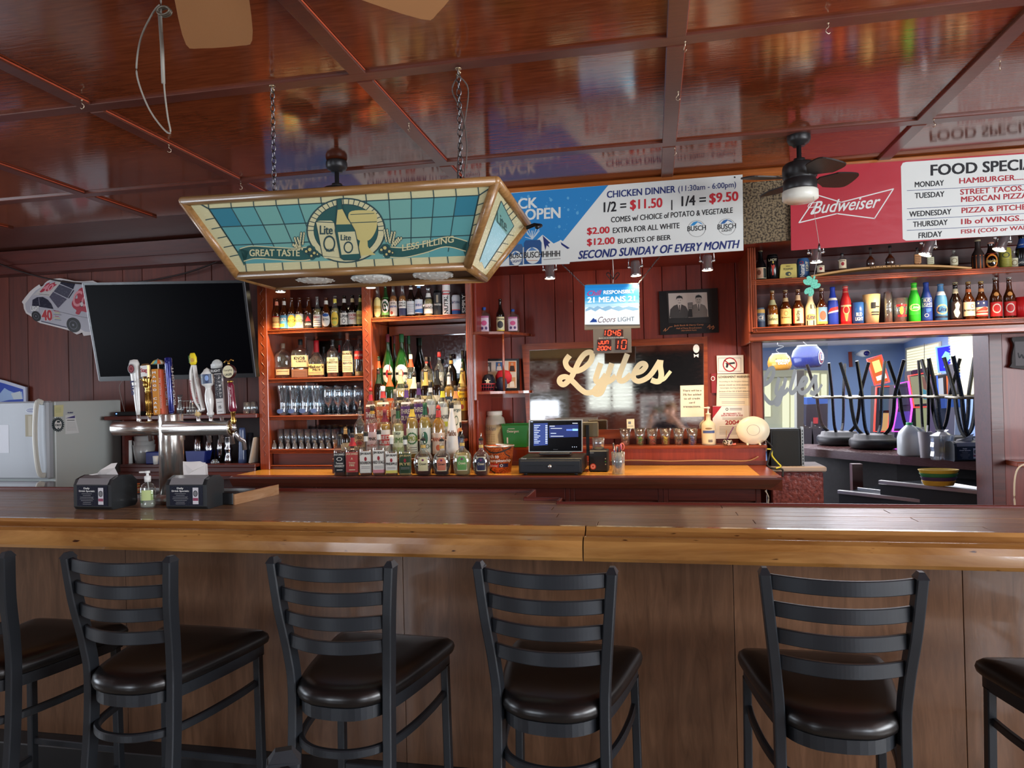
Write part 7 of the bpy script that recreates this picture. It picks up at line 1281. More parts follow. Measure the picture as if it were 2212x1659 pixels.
simple('jigger_stack', 'stack of three waisted steel jiggers on the lower alcove shelf', 'jiggers', 493, 944, 19, 19, 4.80, zu2, STK, None, [(.9, 0), (1, .1), (.85, .25), (.62, .36), (.85, .5), (.9, .56), (.6, .66), (.85, .82), (.7, .98), (.75, 1)])
simple('blue_cup_stack', 'tall stack of dark blue plastic cups on the lower alcove shelf', 'cups', 523, 924, 13, 19, 4.80, zu2, M((70, 84, 120), .2), None, [(1.4, 0)]+[(1.4-.45*j/9+(.05 if i == 0 else 0), (j+.5*i)/9) for j in range(1, 9) for i in (0, 1)]+[(.9, 1)])
simple('black_cup_stack', 'stack of black cups at the cabinet end of the lower alcove shelf', 'cups', 541, 935, 12, 17, 4.84, zu2, M((40, 42, 48), .3))
simple('glass_bowl', 'small upturned glass bowl in front of the shaker tins', 'bowl', 464, 992, 12, 20, 4.76, zu2, CLR, None, [(1.6, 0), (1.6, .2), (1.3, .6), (.7, .95), (.3, 1)])
q = at(547, 1000, 4.75); tag(B().box(-.012, .0, 0, .12, 0, .19, M((176, 170, 160), .6), T=Matrix.Rotation(.22, 4, 'Y')).obj('leaning_board', None, (q.x-.02, 4.74, zu2+.003)), 'pale board leaning against the cabinet on the lower alcove shelf', 'board')
# ================================================================ TAP TOWER ON THE BAR
tY = 2.85; q = atz(370, 1087, 1.07); tx = -2.141; tw = thing('beer_tap_tower', 'stainless beer tap tower with a crossbar of eight tap handles', 'tap tower', (tx, tY, 1.07)); o = Vector(tw.location); TS = M((222, 220, 214), .2, .92)
zc = at(370, 924, tY).z-1.07; rr = .033; ztop = at(370, 894, tY).z-1.07
B().lathe([(.075, 0), (.075, .028), (.062, .036), (.060, .04)], STEEL, n=32).obj('base_flange', tw); B().lathe([(.052, .036), (.052, ztop-.004), (.050, ztop), (0, ztop)], TS, n=36).obj('column', tw)
xl_, xr_ = at(241, 924, tY).x-tx, at(498, 924, tY-.06).x-tx
B().lathe([(0, xl_-.0), (rr*.6, xl_+.004), (rr, xl_+.02), (rr, -.01)], TS, (0, 0, zc), 28, ax='X').obj('crossbar', tw); B().lathe([(rr*.9, .012), (rr, .02), (rr, xr_-.004), (rr+.003, xr_-.003), (rr+.003, xr_), (rr*.9, xr_+.003), (0, xr_+.004)], TS, (0, -.055, zc), 28, ax='X').obj('crossbar', tw)
B().lathe([(rr*.98, xr_+.002), (rr*.85, xr_+.006), (0, xr_+.007)], M((222, 214, 170), .1, 1.), (0, -.055, zc), 24, ax='X').obj('end_cap', tw)
def hp(x, y, Y): return at(x, y, Y)-o
def frame_T(p0, p1):
    d = (p1-p0); L_ = d.length; z = d.normalized(); y = Vector((0, 1, 0)); x = y.cross(z).normalized(); y = z.cross(x)
    m = Matrix((x, y, z)).transposed().to_4x4(); m.translation = p0; return m, L_
def handle(px0, py0, px1, py1, lb, Y):
    p0, p1 = hp(px0, py0, Y), hp(px1, py1, Y); T_, L_ = frame_T(p0, p1); e = bpy.data.objects.new('tap_handle', None); C.objects.link(e); e.parent = tw; e.matrix_local = T_; e['label'] = lb; e.empty_display_size = .02
    B().lathe([(.012, -.035), (.008, -.02), (.009, 0)], CHR, n=12).obj('ferrule', e)
    B().tube([(0, .0, -.045), (0, .03, -.075), (0, .06, -.085), (0, .066, -.125)], .010, CHR, 10).obj('faucet_spout', e); return e, L_
YH, YH2 = tY, tY-.055; k = depth((tx, tY, 1.4))/F
WC = M((226, 226, 222), .25, coat=.4)
e, L_ = handle(299, 896, 289, 778, 'white curved tap handle with navy lettering and a maroon disc', YH)
B().lathe([(.009, 0), (.012, .02), (.017, L_*.45), (.024, L_*.8), (.026, L_*.93), (.019, L_), (0, L_+.004)], WC, n=22, sy=.6).obj('handle_body', e)
b = B(); p = Pr(b, lambda a, c, l: (a, -.0162-.004*(c/L_)-l, c)); p.text('Lite', -.012, L_*.36, .008, L_*.62, NAVY, .03, 0, 2, rot=2); p.disc(-.001, L_*.84, .019, .023, M((150, 150, 150), .3), 1); p.disc(-.001, L_*.84, .015, .019, M((110, 30, 40), .4), 2); p.ring(-.001, L_*.84, .010, .012, .003, M((170, 90, 90), .4), 3); b.obj('print', e, fix=False)
BR = M((186, 150, 78), .24, 1.)
e, L_ = handle(323, 898, 316, 792, 'brass column tap handle with a white badge', YH); b = B().lathe([(.014, 0), (.016, .01), (.012, .016), (.012, L_*.48), (.015, L_*.5), (.012, L_*.53), (.016, L_*.62), (.022, L_*.74), (.020, L_*.8)], BR, n=18, sy=.8)
for j in range(10): a = 2*PI*j/10; b.tube([(.0125*math.cos(a), .010*math.sin(a), .02), (.0125*math.cos(a), .010*math.sin(a), L_*.46)], .0022, BR, 5)
b.lathe([(0, -.012), (.010, -.008), (.012, .004), (.007, .016), (0, .024)], BR, (0, -.012, L_*.62), 10).tube([(0, -.02, L_*.68), (-.008, -.028, L_*.74), (-.016, -.026, L_*.76)], .003, BR); b.obj('handle_body', e)
b = B().box(-.024, .020, -.014, .010, L_*.72, L_*1.06, M((196, 170, 120), .3, .8), .008); p = Pr(b, lambda a, c, l: (a, -.0143-l, c)); p.rect(-.020, L_*.80, .016, L_*1.02, WHT, 1); p.text('Stag', -.018, L_*.86, .014, L_*.97, CRD, .03, 0, 3); p.rect(-.018, L_*.735, .014, L_*.79, GRY, 1); p.text('BEER', -.012, L_*.745, .008, L_*.782, WHT, .03, 0, 3); b.obj('badge', e, fix=False)
OG = M((206, 134, 36), .4); OR2 = M((206, 84, 44), .4)
e, L_ = handle(347, 896, 342, 797, 'square orange tap handle with upright white lettering under a paper parasol', YH); b = B().box(-.022, .012, -.02, .02, .0, L_, OG, .002).box(.012, .026, -.018, .02, .0, L_-.004, OR2, .002); b.obj('handle_body', e)
b = B(); p = Pr(b, lambda a, c, l: (a, -.0205-l, c))
for j, ch in enumerate('MANGO CART'): 
    if ch != ' ': p.text(ch, -.016, L_*(.945-.094*j)-.010, .002, L_*(.945-.094*j), WHT, .04, 0, 2)
p2_ = Pr(b, lambda a, c, l: (a, -.0185-l, c)); p2_.text('MANGO WHEAT ALE', .015, L_*.14, .023, L_*.8, M((230, 200, 180), .5), .02, 0, 2, rot=1); b.obj('lettering', e, fix=False)
b = B(); n_r = 12; cs_ = [M((232, 206, 80), .5), M((120, 190, 190), .5), M((224, 110, 50), .5), M((232, 224, 200), .5)]
for j in range(n_r):
    a0, a1 = 2*PI*j/n_r, 2*PI*(j+1)/n_r; r0 = .032
    v = [(0, 0, L_+.046)]+[(r0*.6*math.cos(a), r0*.6*math.sin(a), L_+.038) for a in (a0, a1)]+[(r0*math.cos(a), r0*math.sin(a), L_+.022) for a in (a0, a1)]; b.add(v, [(0, 1, 2), (1, 3, 4, 2)], cs_[j % 4])
b.obj('parasol', e); B().tube([(0, 0, L_), (0, 0, L_+.046)], .003, WHT, 6).obj('parasol_stick', e)
e, L_ = handle(371, 893, 363, 774, 'tall dark blue bat shaped tap handle', YH); B().lathe([(.010, 0), (.012, .01), (.014, L_*.5), (.016, L_*.9), (.016, L_), (.012, L_+.004), (0, L_+.005)], M((26, 38, 120), .15, .3, coat=.6), n=20).obj('handle_body', e); b = B(); Pr(b, lambda a, c, l: (-.017-l, a, c)).text('BUD LIGHT', -.008, L_*.15, .008, L_*.85, WHT, .02, 0, 2, rot=1); Pr(b, lambda a, c, l: (.017+l, a, c)).text('BUD LIGHT', -.008, L_*.15, .008, L_*.85, WHT, .02, 0, 2, rot=1); b.obj('lettering', e, fix=False)
e, L_ = handle(428, 897, 418, 789, 'white canoe shaped tap handle with maroon script and a yellow top', YH2); b = B(); pts = spline([(.006, 0, .018), (.016, 0, L_*.12), (-.004, 0, L_*.3), (-.014, 0, L_*.6), (-.012, 0, L_*.85), (.000, 0, L_)], 5); b.sweep(pts, rsec(.014, .004, .002), WC, up=(1, 0, 0)); pts2 = spline([(.006, 0, .018), (.026, 0, L_*.1), (.020, 0, L_*.3), (.012, 0, L_*.55), (.006, 0, L_*.85), (.004, 0, L_)], 5); b.sweep(pts2, rsec(.012, .003, .001), WC, up=(1, 0, 0)).obj('handle_body', e)
B().box(-.002, .016, -.004, .006, L_*.22, L_*.75, M((214, 206, 200), .5)).box(.0, .016, -.003, .005, L_*.04, L_*.22, M((60, 40, 36), .5)).obj('inner_board', e); b = B(); Pr(b, lambda a, c, l: (a, -.0046-l, c)).text('Leinenkugel', .0, L_*.24, .013, L_*.72, CRD, 0, .2, 2, rot=2); Pr(b, lambda a, c, l: (a-.012*math.sin(min(c/L_, 1)*PI), -.0155-l, c)).text('Leinenkugel', -.008, L_*.25, .004, L_*.7, CRD, 0, .2, 2, rot=2); b.obj('lettering', e, fix=False)
B().lathe([(.012, -.002), (.014, .006), (.009, .016), (.008, .024)], M((206, 176, 120), .5), n=14).obj('wood_knob', e); b = B().lathe([(.012, L_+.002), (.018, L_+.014), (.018, L_+.034), (.013, L_+.048), (.010, L_+.054), (0, L_+.055)], M((230, 206, 40), .4), n=14, sy=.6); Pr(b, lambda a, c, l: (a, -.0115-l, c)).disc(.004, L_+.022, .008, .009, M((206, 160, 60), .5), 1).text('SHANDY', -.014, L_+.012, -.006, L_+.044, M((60, 120, 60), .5), .02, 0, 1, rot=1); b.obj('lemon_top', e, fix=False)
e, L_ = handle(455, 897, 447, 800, 'white ceramic tap handle with a blue band and domed top', YH2); B().lathe([(.014, 0), (.016, .008), (.012, .016), (.019, L_*.32), (.018, L_*.46), (.012, L_*.58), (.014, L_*.64), (.026, L_*.68), (.027, L_*.92), (.018, L_*.97), (.012, L_*1.02), (0, L_*1.06)], WC, n=24).obj('handle_body', e); b = B(); p = Pr(b, lambda u, v, l: (math.cos(-PI/2+u)*(.0272+l), math.sin(-PI/2+u)*(.0272+l), L_*v)); p.rect(-1.2, .70, 1.2, .91, M((84, 100, 124), .4), 1, 14); p.rect(.1, .71, .85, .90, M((46, 60, 96), .4), 2, 6); p.disc(.45, .82, .28, .06, M((130, 160, 210), .4), 3, 14); p.line([(-.9, .80), (-.5, .86), (-.3, .84)], .012, M((200, 190, 100), .4), 2); b.obj('blue_band', e, fix=False)
e, L_ = handle(479, 900, 471, 791, 'flat black and white tap handle with a round head', YH2); b = B().box(-.020, .018, -.006, .006, .012, L_*.86, WHT, .002); p = Pr(b, lambda a, c, l: (a, -.0063-l, c)); p.rect(-.019, L_*.36, .017, L_*.84, M((60, 60, 66), .5), 1)
rn = random.Random(3)
for j in range(90): x, z = -.018+.034*rn.random(), L_*(.38+.45*rn.random()**.7); p.rect(x, z, x+.0016, z+.0016, WHT, 2)
for j, ch in enumerate('FLIGHT'): p.text(ch, .002, L_*(.78-.074*j)-.007, .012, L_*(.78-.074*j), WHT, .03, 0, 3)
p.text('15', -.006, L_*.16, .005, L_*.22, INK, .02, 0, 2); p.rect(-.012, L_*.28, .01, L_*.29, GRY, 2); p.rect(-.012, L_*.1, .01, L_*.11, GRY, 2); b.obj('handle_body', e, fix=False)
b = B().lathe([(0, -.008), (.022, -.007), (.024, 0), (.022, .008), (0, .009)], M((210, 214, 210), .4), (-.004, 0, L_*1.03), 18, ax='Y').box(-.034, .02, -.009, .009, L_*.86, L_*.96, BLK, .002).box(-.034, .006, -.007, .007, L_*.96, L_*1.06, M((214, 214, 214), .4), .004); Pr(b, lambda a, c, l: (a, -.0093-l, c)).text('FLIGHT', -.030, L_*.885, .016, L_*.935, WHT, .03, 0, 1); b.obj('head', e, fix=False)
e, L_ = handle(505, 912, 494, 785, 'maroon spindle tap handle with a cream oval badge and a gold eagle', YH2-.02); B().lathe([(.008, -.012), (.010, 0), (.012, .012), (.008, .02), (.012, L_*.2)], BR, n=14).lathe([(.014, L_*.18), (.018, L_*.24), (.015, L_*.4), (.014, L_*.62), (.010, L_*.68)], M((116, 26, 50), .2, coat=.5), n=18).obj('handle_body', e)
b = B().lathe([(0, .008), (.030, .007), (.032, 0), (.030, -.008), (.026, -.009), (0, -.009)], M((60, 24, 24), .3), (0, 0, L_*.86), 24, ax='Y', T=Matrix.Diagonal((1, 1, 1, 1))); p = Pr(b, lambda a, c, l: (a, -.0092-l, c)); p.disc(0, L_*.86, .026, .027, M((222, 214, 176), .5), 1); p.text('Yuengling', -.021, L_*.86, .021, L_*.90, INK, 0, .2, 2); p.text('LAGER', -.017, L_*.79, .017, L_*.83, INK, .02, 0, 2); b.obj('badge', e, fix=False)
B().lathe([(.010, L_*.67), (.013, L_*.69), (.010, L_*.71)], BR, n=12).tube([(0, 0, L_*.86+.03), (0, 0, L_*.86+.042)], .005, BR).obj('eagle_perch', e); B().tube([(-.022, 0, L_*.86+.04), (-.010, 0, L_*.86+.05), (0, 0, L_*.86+.042), (.012, 0, L_*.86+.052), (.024, 0, L_*.86+.044)], .0035, BR).obj('eagle_finial', e)
b = B(); Pr(b, lambda a, c, l: (a, -.0155-l, c)).text('Yuengling', -.002, L_*.26, .009, L_*.6, WHT, 0, .2, 1, rot=1); b.obj('lettering', e, fix=False)
# drip tray and splash board
q0, q1 = atz(232, 1076, 1.07), atz(502, 1078, 1.07)
t = thing('drip_tray', 'low stainless drip tray around the foot of the tap tower', 'tray', ((q0.x+q1.x)/2, 3.02, 1.0705)); w_ = (q1.x-q0.x)/2
b = B().box(-w_, w_, -.07, .12, 0, .003, STEEL); b.box(-w_, w_, -.072, -.068, 0, .016, STEEL).box(-w_, w_, .118, .122, 0, .022, STEEL).box(-w_-.002, -w_+.002, -.07, .12, 0, .016, STEEL).box(w_-.002, w_+.002, -.07, .12, 0, .016, STEEL); b.obj('tray_pan', t)
b = B(); [b.box(-w_+.01, w_-.01, -.06+.012*j, -.054+.012*j, .010, .012, DCHR) for j in range(14)]; b.obj('tray_grid', t)
a, c = atz(506, 1091, 1.07), atz(601, 1068, 1.07); t = thing('splash_board', 'varnished board standing on edge at the right of the drip tray', 'board', (a.x, a.y, 1.0705)); d = (c-a); h = .047; d.z = 0
B().sweep([(0, 0, h/2), (d.x, d.y, h/2)], [(-.004, -h/2), (.004, -h/2), (.004, h/2), (-.004, h/2)], wood('splash_wood', (140, 96, 60), (190, 150, 112), 'Y', .15, .7, 6, .1, 10)).obj('board_panel', t)
B().box(-.065, -.006, .0, .05, 0, .052, BLK, .003).box(-.075, -.06, .02, .03, .03, .05, CHR, .002).obj('end_block', t)
q = atz(291, 1075, 1.07); b = B(); [b.box(-.02, .02, 0, .06, .010*j, .010*j+.006, M((214, 170, 90) if j % 2 else (226, 120, 60), .6), .001) for j in range(5)]; tag(b.obj('coaster_stack', None, (q.x, 2.92, 1.092)), 'little stack of orange and cream coasters behind the soap bottle', 'coasters')
q = atz(291, 1068, 1.07); tag(B().lathe([(.018, 0), (.022, .05), (.02, .05), (.017, .004)], M((150, 24, 34), .4), n=14, cap=False).obj('red_cup', None, (q.x, 2.99, 1.10)), 'small red cup between the left napkin dispenser and the soap bottle', 'cup')
# napkin dispensers
DB = M((30, 33, 35), .38, coat=.15); DT = M((128, 126, 128), .3)
def dispenser(label, x, y, z, rz, fw=.165, fd=.15, fh=.135, open_=0):
    t = thing('napkin_dispenser', label, 'napkin dispenser', (x, y, z), rz, 'black napkin dispensers'); hw = fw/2
    pr = [(0, .012), (.01, 0), (fd-.012, 0), (fd, .014), (fd, fh*.78), (fd-.03, fh*.96), (fd*.4, fh), (.04, fh*.97), (.012, fh*.90), (.0, fh*.74)]
    B().prism(pr, lambda a, c, d: (-hw+d, a, c), fw, DB).obj('case', t); B().prism([(-.003, fh*.74), (-.003+.002, fh*.76), (.014, fh*.92), (.046, fh*.985), (.044, fh*.965), (.014, fh*.89), (.0, fh*.74)], lambda a, c, d: (-hw+.012+d, a-.001, c+.002), fw-.024, DT).obj('top_visor', t)
    for s in (-1, 1): B().prism([(a*1.0, c) for a, c in pr], lambda a, c, d: (s*hw+(s*d if s > 0 else -d), a, c), .006, M((44, 47, 49), .3, coat=.2)).obj('side_cheek', t)
    b = B(); p = Pr(b, lambda a, c, l: (a, -.0006-l, c), .0005); p.rect(-hw+.012, .016, hw-.012, fh*.72, M((26, 30, 44), .25), 1); p.ring(0, .05, .001, .001, .0005, WHT, 2)
    p.text('Daily', -.042, fh*.60, -.012, fh*.67, WHT, .03); p.text('Drink Specials:', -.066, fh*.52, .014, fh*.585, WHT, .03)
    for j in range(7): w2 = (.026, .02, .034, .036, .03, .02, .022)[j]; p.rect(-.027-w2, fh*(.47-.052*j), -.027+w2, fh*(.47-.052*j)+.0022, GRY, 2)
    p.rect(.03, .022, .056, fh*.66, M((206, 204, 208), .5), 2); p.disc(.043, fh*.48, .010, .013, GRY, 3); p.ring(.043, fh*.48, .010, .013, .002, INK, 4); p.rect(.031, .036, .055, .048, M((140, 50, 80), .5), 3); b.obj('special_card', t, fix=False)
    NP = M((222, 216, 212), .85); b = B()
    if open_: b.sweep([(-.05, fd*.45, fh-.01), (-.052, fd*.45, fh+.02), (-.05, fd*.42, fh+.058)], [(-.0, 0), (0, .105), (.0006, .105), (.0006, 0)], NP, up=(1, 0, 0)); b.add([(-.05, fd*.5, fh-.01), (.06, fd*.5, fh-.01), (.062, fd*.45, fh+.045), (.03, fd*.43, fh+.058), (-.052, fd*.44, fh+.055), (0, fd*.38, fh+.02)], [(0, 1, 2, 5), (2, 3, 5), (3, 4, 5), (4, 0, 5)], NP)
    else: b.add([(-.02, fd*.5, fh-.012), (.07, fd*.5, fh-.012), (.058, fd*.42, fh+.030), (.074, fd*.40, fh+.052), (.05, fd*.36, fh+.050), (.0, fd*.30, fh+.022), (-.03, fd*.4, fh+.006), (-.06, fd*.3, fh+.002)], [(0, 1, 2), (2, 3, 4), (2, 4, 5), (0, 2, 5), (0, 5, 6), (0, 6, 7)], NP)
    b.obj('napkin', t, fix=False); return t
dispenser('black napkin dispenser with a folded napkin tip on the bar, left of the soap bottle', -2.36, 2.63, 1.0705, -.02, .178, .15, .142); dispenser('black napkin dispenser with a broad napkin standing up, right of the soap bottle', -1.935, 2.665, 1.0705, .04, .175, .13, .138, open_=1)
q = atz(313, 1099, 1.07); t = thing('soap_bottle', 'clear pump bottle with a pale green label between the napkin dispensers', 'bottle', (q.x, q.y+.02, 1.0705), .3); kk = depth(q)/F; R = 16*kk; H = 58*kk
B().lathe([(R*.85, 0), (R, .006), (R, H*.76), (R*.8, H*.88), (R*.35, H*.95), (R*.32, H)], GL['clear'], n=24, sy=.62, sq=2.6).obj('bottle_body', t); B().lathe([(R*.8, .004), (R*.93, .01), (R*.93, H*.34)], liqm((206, 210, 196)), n=24, sy=.58, sq=2.6).obj('gel', t)
b = B(); p = Pr(b, lambda u, v, l: (math.cos(-PI/2+u)*(R+.001+l), math.sin(-PI/2+u)*(R*.62+.001+l), v*H)); p.rect(-.95, .30, .95, .68, M((190, 206, 140), .6), 1, 10); [p.ring(.75, .36+.08*j, .12, .035, .05, M((120, 160, 50), .5), 2, 12) for j in range(4)]; p.rect(-.9, .2, -.4, .3, M((90, 110, 80), .6), 2, 3); b.obj('paper_label', t, fix=False)
B().lathe([(.013, H-.002), (.0135, H+.022), (.006, H+.024), (.005, H+.034), (.010, H+.035), (.010, H+.044), (0, H+.045)], WHT, n=14).box(-.034, .002, -.005, .005, H+.036, H+.043, WHT, .002).tube([(0, 0, H), (.012, 0, .01)], .0025, WHT, 6).obj('pump', t)
# shamrock on the fan cord
q = at(1754, 618, 3.80); t = thing('shamrock_ornament', 'mint green glitter shamrock hanging before the wall shelves', 'ornament', q); SH = speckle('mint_glitter', (90, 190, 160), (130, 224, 196), 200, .5, .2, (.4, .6)); k = depth(q)/F
leaf = lambda cx_, cy_, r, a: [(cx_+r*(math.cos(a)*u-math.sin(a)*v), cy_+r*(math.sin(a)*u+math.cos(a)*v)) for u, v in ((0, -1), (.75, -.45), (1, .25), (.75, .85), (.3, .9), (0, .55), (-.3, .9), (-.75, .85), (-1, .25), (-.75, -.45))]
b = B()
for cx_, cy_, a in ((-6.5, 11, .75), (6.5, 3, -1.0), (-5, -11, 2.6)): b.prism([(x*k, z*k) for x, z in spline(leaf(cx_, cy_, 10, a), 3, True)], lambda u, v, c: (u, c, v), .004, SH)
b.prism([(x*k, z*k) for x, z in ((0, 0), (8, 20), (4, 22), (-2, 4))], lambda u, v, c: (u, c-.0005, v), .004, SH); b.obj('leaves', t); B().tube([(.01, .002, 20*k), at(1768, 545, 3.805)-q], .0011, M((200, 190, 180), .6), 5).obj('thread', t)
# ================================================================ STUCCO PIER, SPEAKER AND CABLES
STU = speckle('red_stucco', (84, 40, 40), (120, 64, 62), 45, .3, .7, (.35, .65), .006)
sp_ = thing('stucco_pier', 'dark red stucco pier with a pale cap at the end of the back bar', 'pier', (.92, 5.0, 0)); B().box(-.16, .17, 0, .2, 0, .955, STU, .01).obj('pier_body', sp_); B().box(-.16, .19, -.012, .31, .955, .99, M((156, 140, 130), .7), .008).obj('pier_cap', sp_)
q = at(1701, 1007, 5.03); k = depth(q)/F; t = thing('black_speaker', 'black loudspeaker box on the stucco pier beside a perforated upright', 'speaker', (q.x, 5.03, .9905)); B().box(-34*k, 28*k, 0, .16, 0, 80*k, M((20, 21, 22), .5), .004).box(-30*k, 24*k, -.003, .002, 3*k, 76*k, M((30, 32, 32), .8)).obj('speaker_case', t)
b = B().box(29*k, 34*k, -.01, .02, 0, 84*k, M((150, 150, 146), .35, .8)); [b.box(30.5*k, 32.5*k, -.0115, -.009, (3+j*7)*k, (8+j*7)*k, BLK) for j in range(11)]; b.obj('perforated_upright', t)
for nm, c, pts, lb in (('yellow_cable', (190, 180, 50), [(1657, 970), (1667, 972), (1668, 985), (1680, 1000), (1687, 1008), (1676, 1012)], 'yellow cable looping off the ledge end'), ('black_cable', (24, 24, 26), [(1655, 952), (1668, 966), (1662, 985), (1658, 1006), (1672, 1012), (1690, 1014), (1690, 1030)], 'black cables hanging behind the ledge end'), ('grey_cable', (150, 146, 140), [(1653, 1060), (1660, 1075), (1658, 1090)], 'grey cable below the end of the back bar counter')):
    tag(B().tube(spline([at(x, y, 4.975-.004*i) for i, (x, y) in enumerate(pts)], 5), .0055 if nm != 'black_cable' else .007, M(c, .5), 7).obj(nm), lb, 'cable')
tag(B().tube(spline([at(2230, 998, 4.9), at(2203, 1008, 4.9), at(2193, 1030, 4.9), at(2191, 1070, 4.9), at(2194, 1110, 4.9)], 5), .005, M((200, 190, 170), .5), 7).obj('white_cable'), 'white cable dropping along the wall at the right edge', 'cable')
q = at(2206, 763, 5.08); f = pxm(5.08, q); b = B(); plate(b, spline([(2186, 732), (2191, 745), (2187, 765), (2186, 785), (2190, 795), (2290, 795), (2290, 730), (2200, 728)], 3, True), f, .02, M((50, 44, 44), .6)); Pr(b, f, .001).poly([(2192, 738), (2286, 736), (2286, 790), (2194, 790)], M((96, 90, 92), .6), 1).line(spline([(2199, 762), (2202, 773), (2207, 766), (2211, 774), (2216, 756)], 5), 2.4, INK, 2); tag(b.obj('wooden_welcome_sign', None, q, fix=False), 'grey wooden sign with carved script at the right edge', 'sign')
b = B(); b.box(jr1, XR, 4.95, 5.1, .99, 1.02, MAHO, .004); tag(b.obj('right_ledge'), 'dark red ledge against the right hand wall', 'ledge')
# ================================================================ THE ROOM BEYOND THE PASS THROUGH
BW_ = M((116, 142, 186), .6); CTL = M((222, 216, 226), .8); GRID = M((70, 62, 74), .6); LITW = M((255, 250, 214), .5, emit=.62)
A2, B2 = Vector((2.55, 5.36, 0)), Vector((3.97, 12.42, 0)); d2 = (B2-A2).normalized(); n2 = Vector((-d2.y, d2.x, 0))
struct(B().box(-1, 4.2, 12.42, 12.55, 0, 2.3, BW_), 'wall_far_room_back')
b = B(); b.add([A2, B2, B2+Vector((0, 0, 2.3)), A2+Vector((0, 0, 2.3)), A2-n2*.1, B2-n2*.1, B2-n2*.1+Vector((0, 0, 2.3)), A2-n2*.1+Vector((0, 0, 2.3))], [(0, 1, 2, 3), (4, 7, 6, 5), (0, 3, 7, 4), (1, 5, 6, 2), (3, 2, 6, 7)], BW_); struct(b, 'wall_far_room_right')
struct(B().box(-1.1, -1, 5.34, 12.5, 0, 2.3, BW_), 'wall_far_room_left'); c2 = struct(B().box(-1, 4.2, 5.34, 12.5, 2.16, 2.3, GRID), 'ceiling_far_room')
for i in range(7):
    for j in range(9): B().box(-1+i*.74+.008, -1+(i+1)*.74-.008, 5.4+j*.79+.008, 5.4+(j+1)*.79-.008, 2.150, 2.165, CTL).obj('ceiling_tile', c2)
w2 = lambda x, y, l: atp(x, y, A2, n2)+n2*l
for k, (x0, x1, yt0, yt1, yb0, yb1) in enumerate(((1962, 2031, 756, 741, 880, 884), (2056, 2165, 722, 690, 850, 862))):
    b = B(); plate(b, [(x0-5, yt0-4), (x1+4, yt1-4), (x1+4, yb1+3), (x0-5, yb0+3)], lambda a, c, l: w2(a, c, l+.012), .03, M((180, 178, 168), .5)); fr_ = struct(b, 'window_%d' % (6+k), fix=False)
    b = B(); plate(b, [(x0, yt0), (x1, yt1), (x1, yb1), (x0, yb0)], lambda a, c, l: w2(a, c, l+.02), .004, LITW); b.obj('pane', fr_, fix=False)
    for j in range(22):
        u = j/22; y0_, y1_ = yt0+(yb0-yt0)*u, yt1+(yb1-yt1)*u; b = B(); plate(b, [(x0, y0_), (x1, y1_), (x1, y1_+1.1), (x0, y0_+.9)], lambda a, c, l: w2(a, c, l+.034), .004, M((226, 214, 170), .6)); b.obj('blind_slat', fr_, fix=False)
    b = B(); xm = x0+(x1-x0)*.6; plate(b, [(xm, yt1), (xm+.8, yt1), (xm+.8, yb1), (xm, yb1)], lambda a, c, l: w2(a, c, l+.04), .004, GRY); b.obj('blind_cord', fr_, fix=False)
area('room_fill_light', (1.6, 8.8, 2.12), (0, 0, 0), 2.4, 4, 130, (.92, .92, 1)); area('window_or_fill_light', (-.93, 8.4, 1.4), (0, -PI/2, 0), 1.2, 3.4, 60, (.92, .92, 1))  # fill lights added to brighten this room
pf = lambda Y: (lambda a, c, l: at(a, c, Y)+Vector((0, -l, 0)))
def flatobj(name, quad, Y, t, m, par=None): b = B(); plate(b, quad, pf(Y), t, m); return b.obj(name, par, fix=False)
CRF = M((186, 186, 160), .6); dw = flatobj('window_8', [(1640, 800), (1790, 800), (1790, 862), (1742, 864), (1742, 960), (1640, 960)], 12.38, .03, CRF); dw['kind'] = 'structure'
for q in ([(1652, 828), (1665, 827), (1665, 900), (1652, 900)], [(1690, 824), (1705, 822), (1705, 925), (1690, 928)], [(1708, 822), (1722, 820), (1722, 928), (1708, 928)], [(1742, 806), (1770, 806), (1770, 858), (1742, 858)], [(1774, 808), (1786, 808), (1786, 858), (1774, 858)]): flatobj('pane', q, 12.34, .006, LITW, dw)
for q in ([(1640, 802), (1738, 797), (1738, 812), (1640, 816)], [(1640, 940), (1742, 936), (1742, 975), (1640, 975)]): flatobj('rail', q, 12.3, .03, CRF if q[0][1] < 900 else M((110, 80, 66), .6), dw)
# frosted lettering on a glass sheet
gp = thing('lettered_glass', 'clear glass sheet with frosted script lettering at the left of the pass through', 'glass', at(1716, 850, 5.37)); o = Vector(gp.location)
b = B(); plate(b, [(1640, 745), (1788, 741), (1790, 925), (1640, 925)], lambda a, c, l: at(a, c, 5.37)-o+Vector((0, -l, 0)), .004, glassm((244, 248, 247), .01, .02)); b.obj('glass_sheet', gp)
b = B(); lyles(Pr(b, lambda a, c, l: at(1736.4+(a-1600)*.0746, 831.8+(c-520)*.105, 5.37)-o+Vector((0, -.001-l, 0)), .0005), M((176, 182, 182), .5)); b.obj('frosted_script', gp, fix=False)
tag(flatobj('pale_post', [(1721, 800), (1737, 800), (1734, 1192), (1723, 1192)], 6.9, .12, M((160, 158, 150), .6)), 'pale post standing behind the lettered glass', 'post')
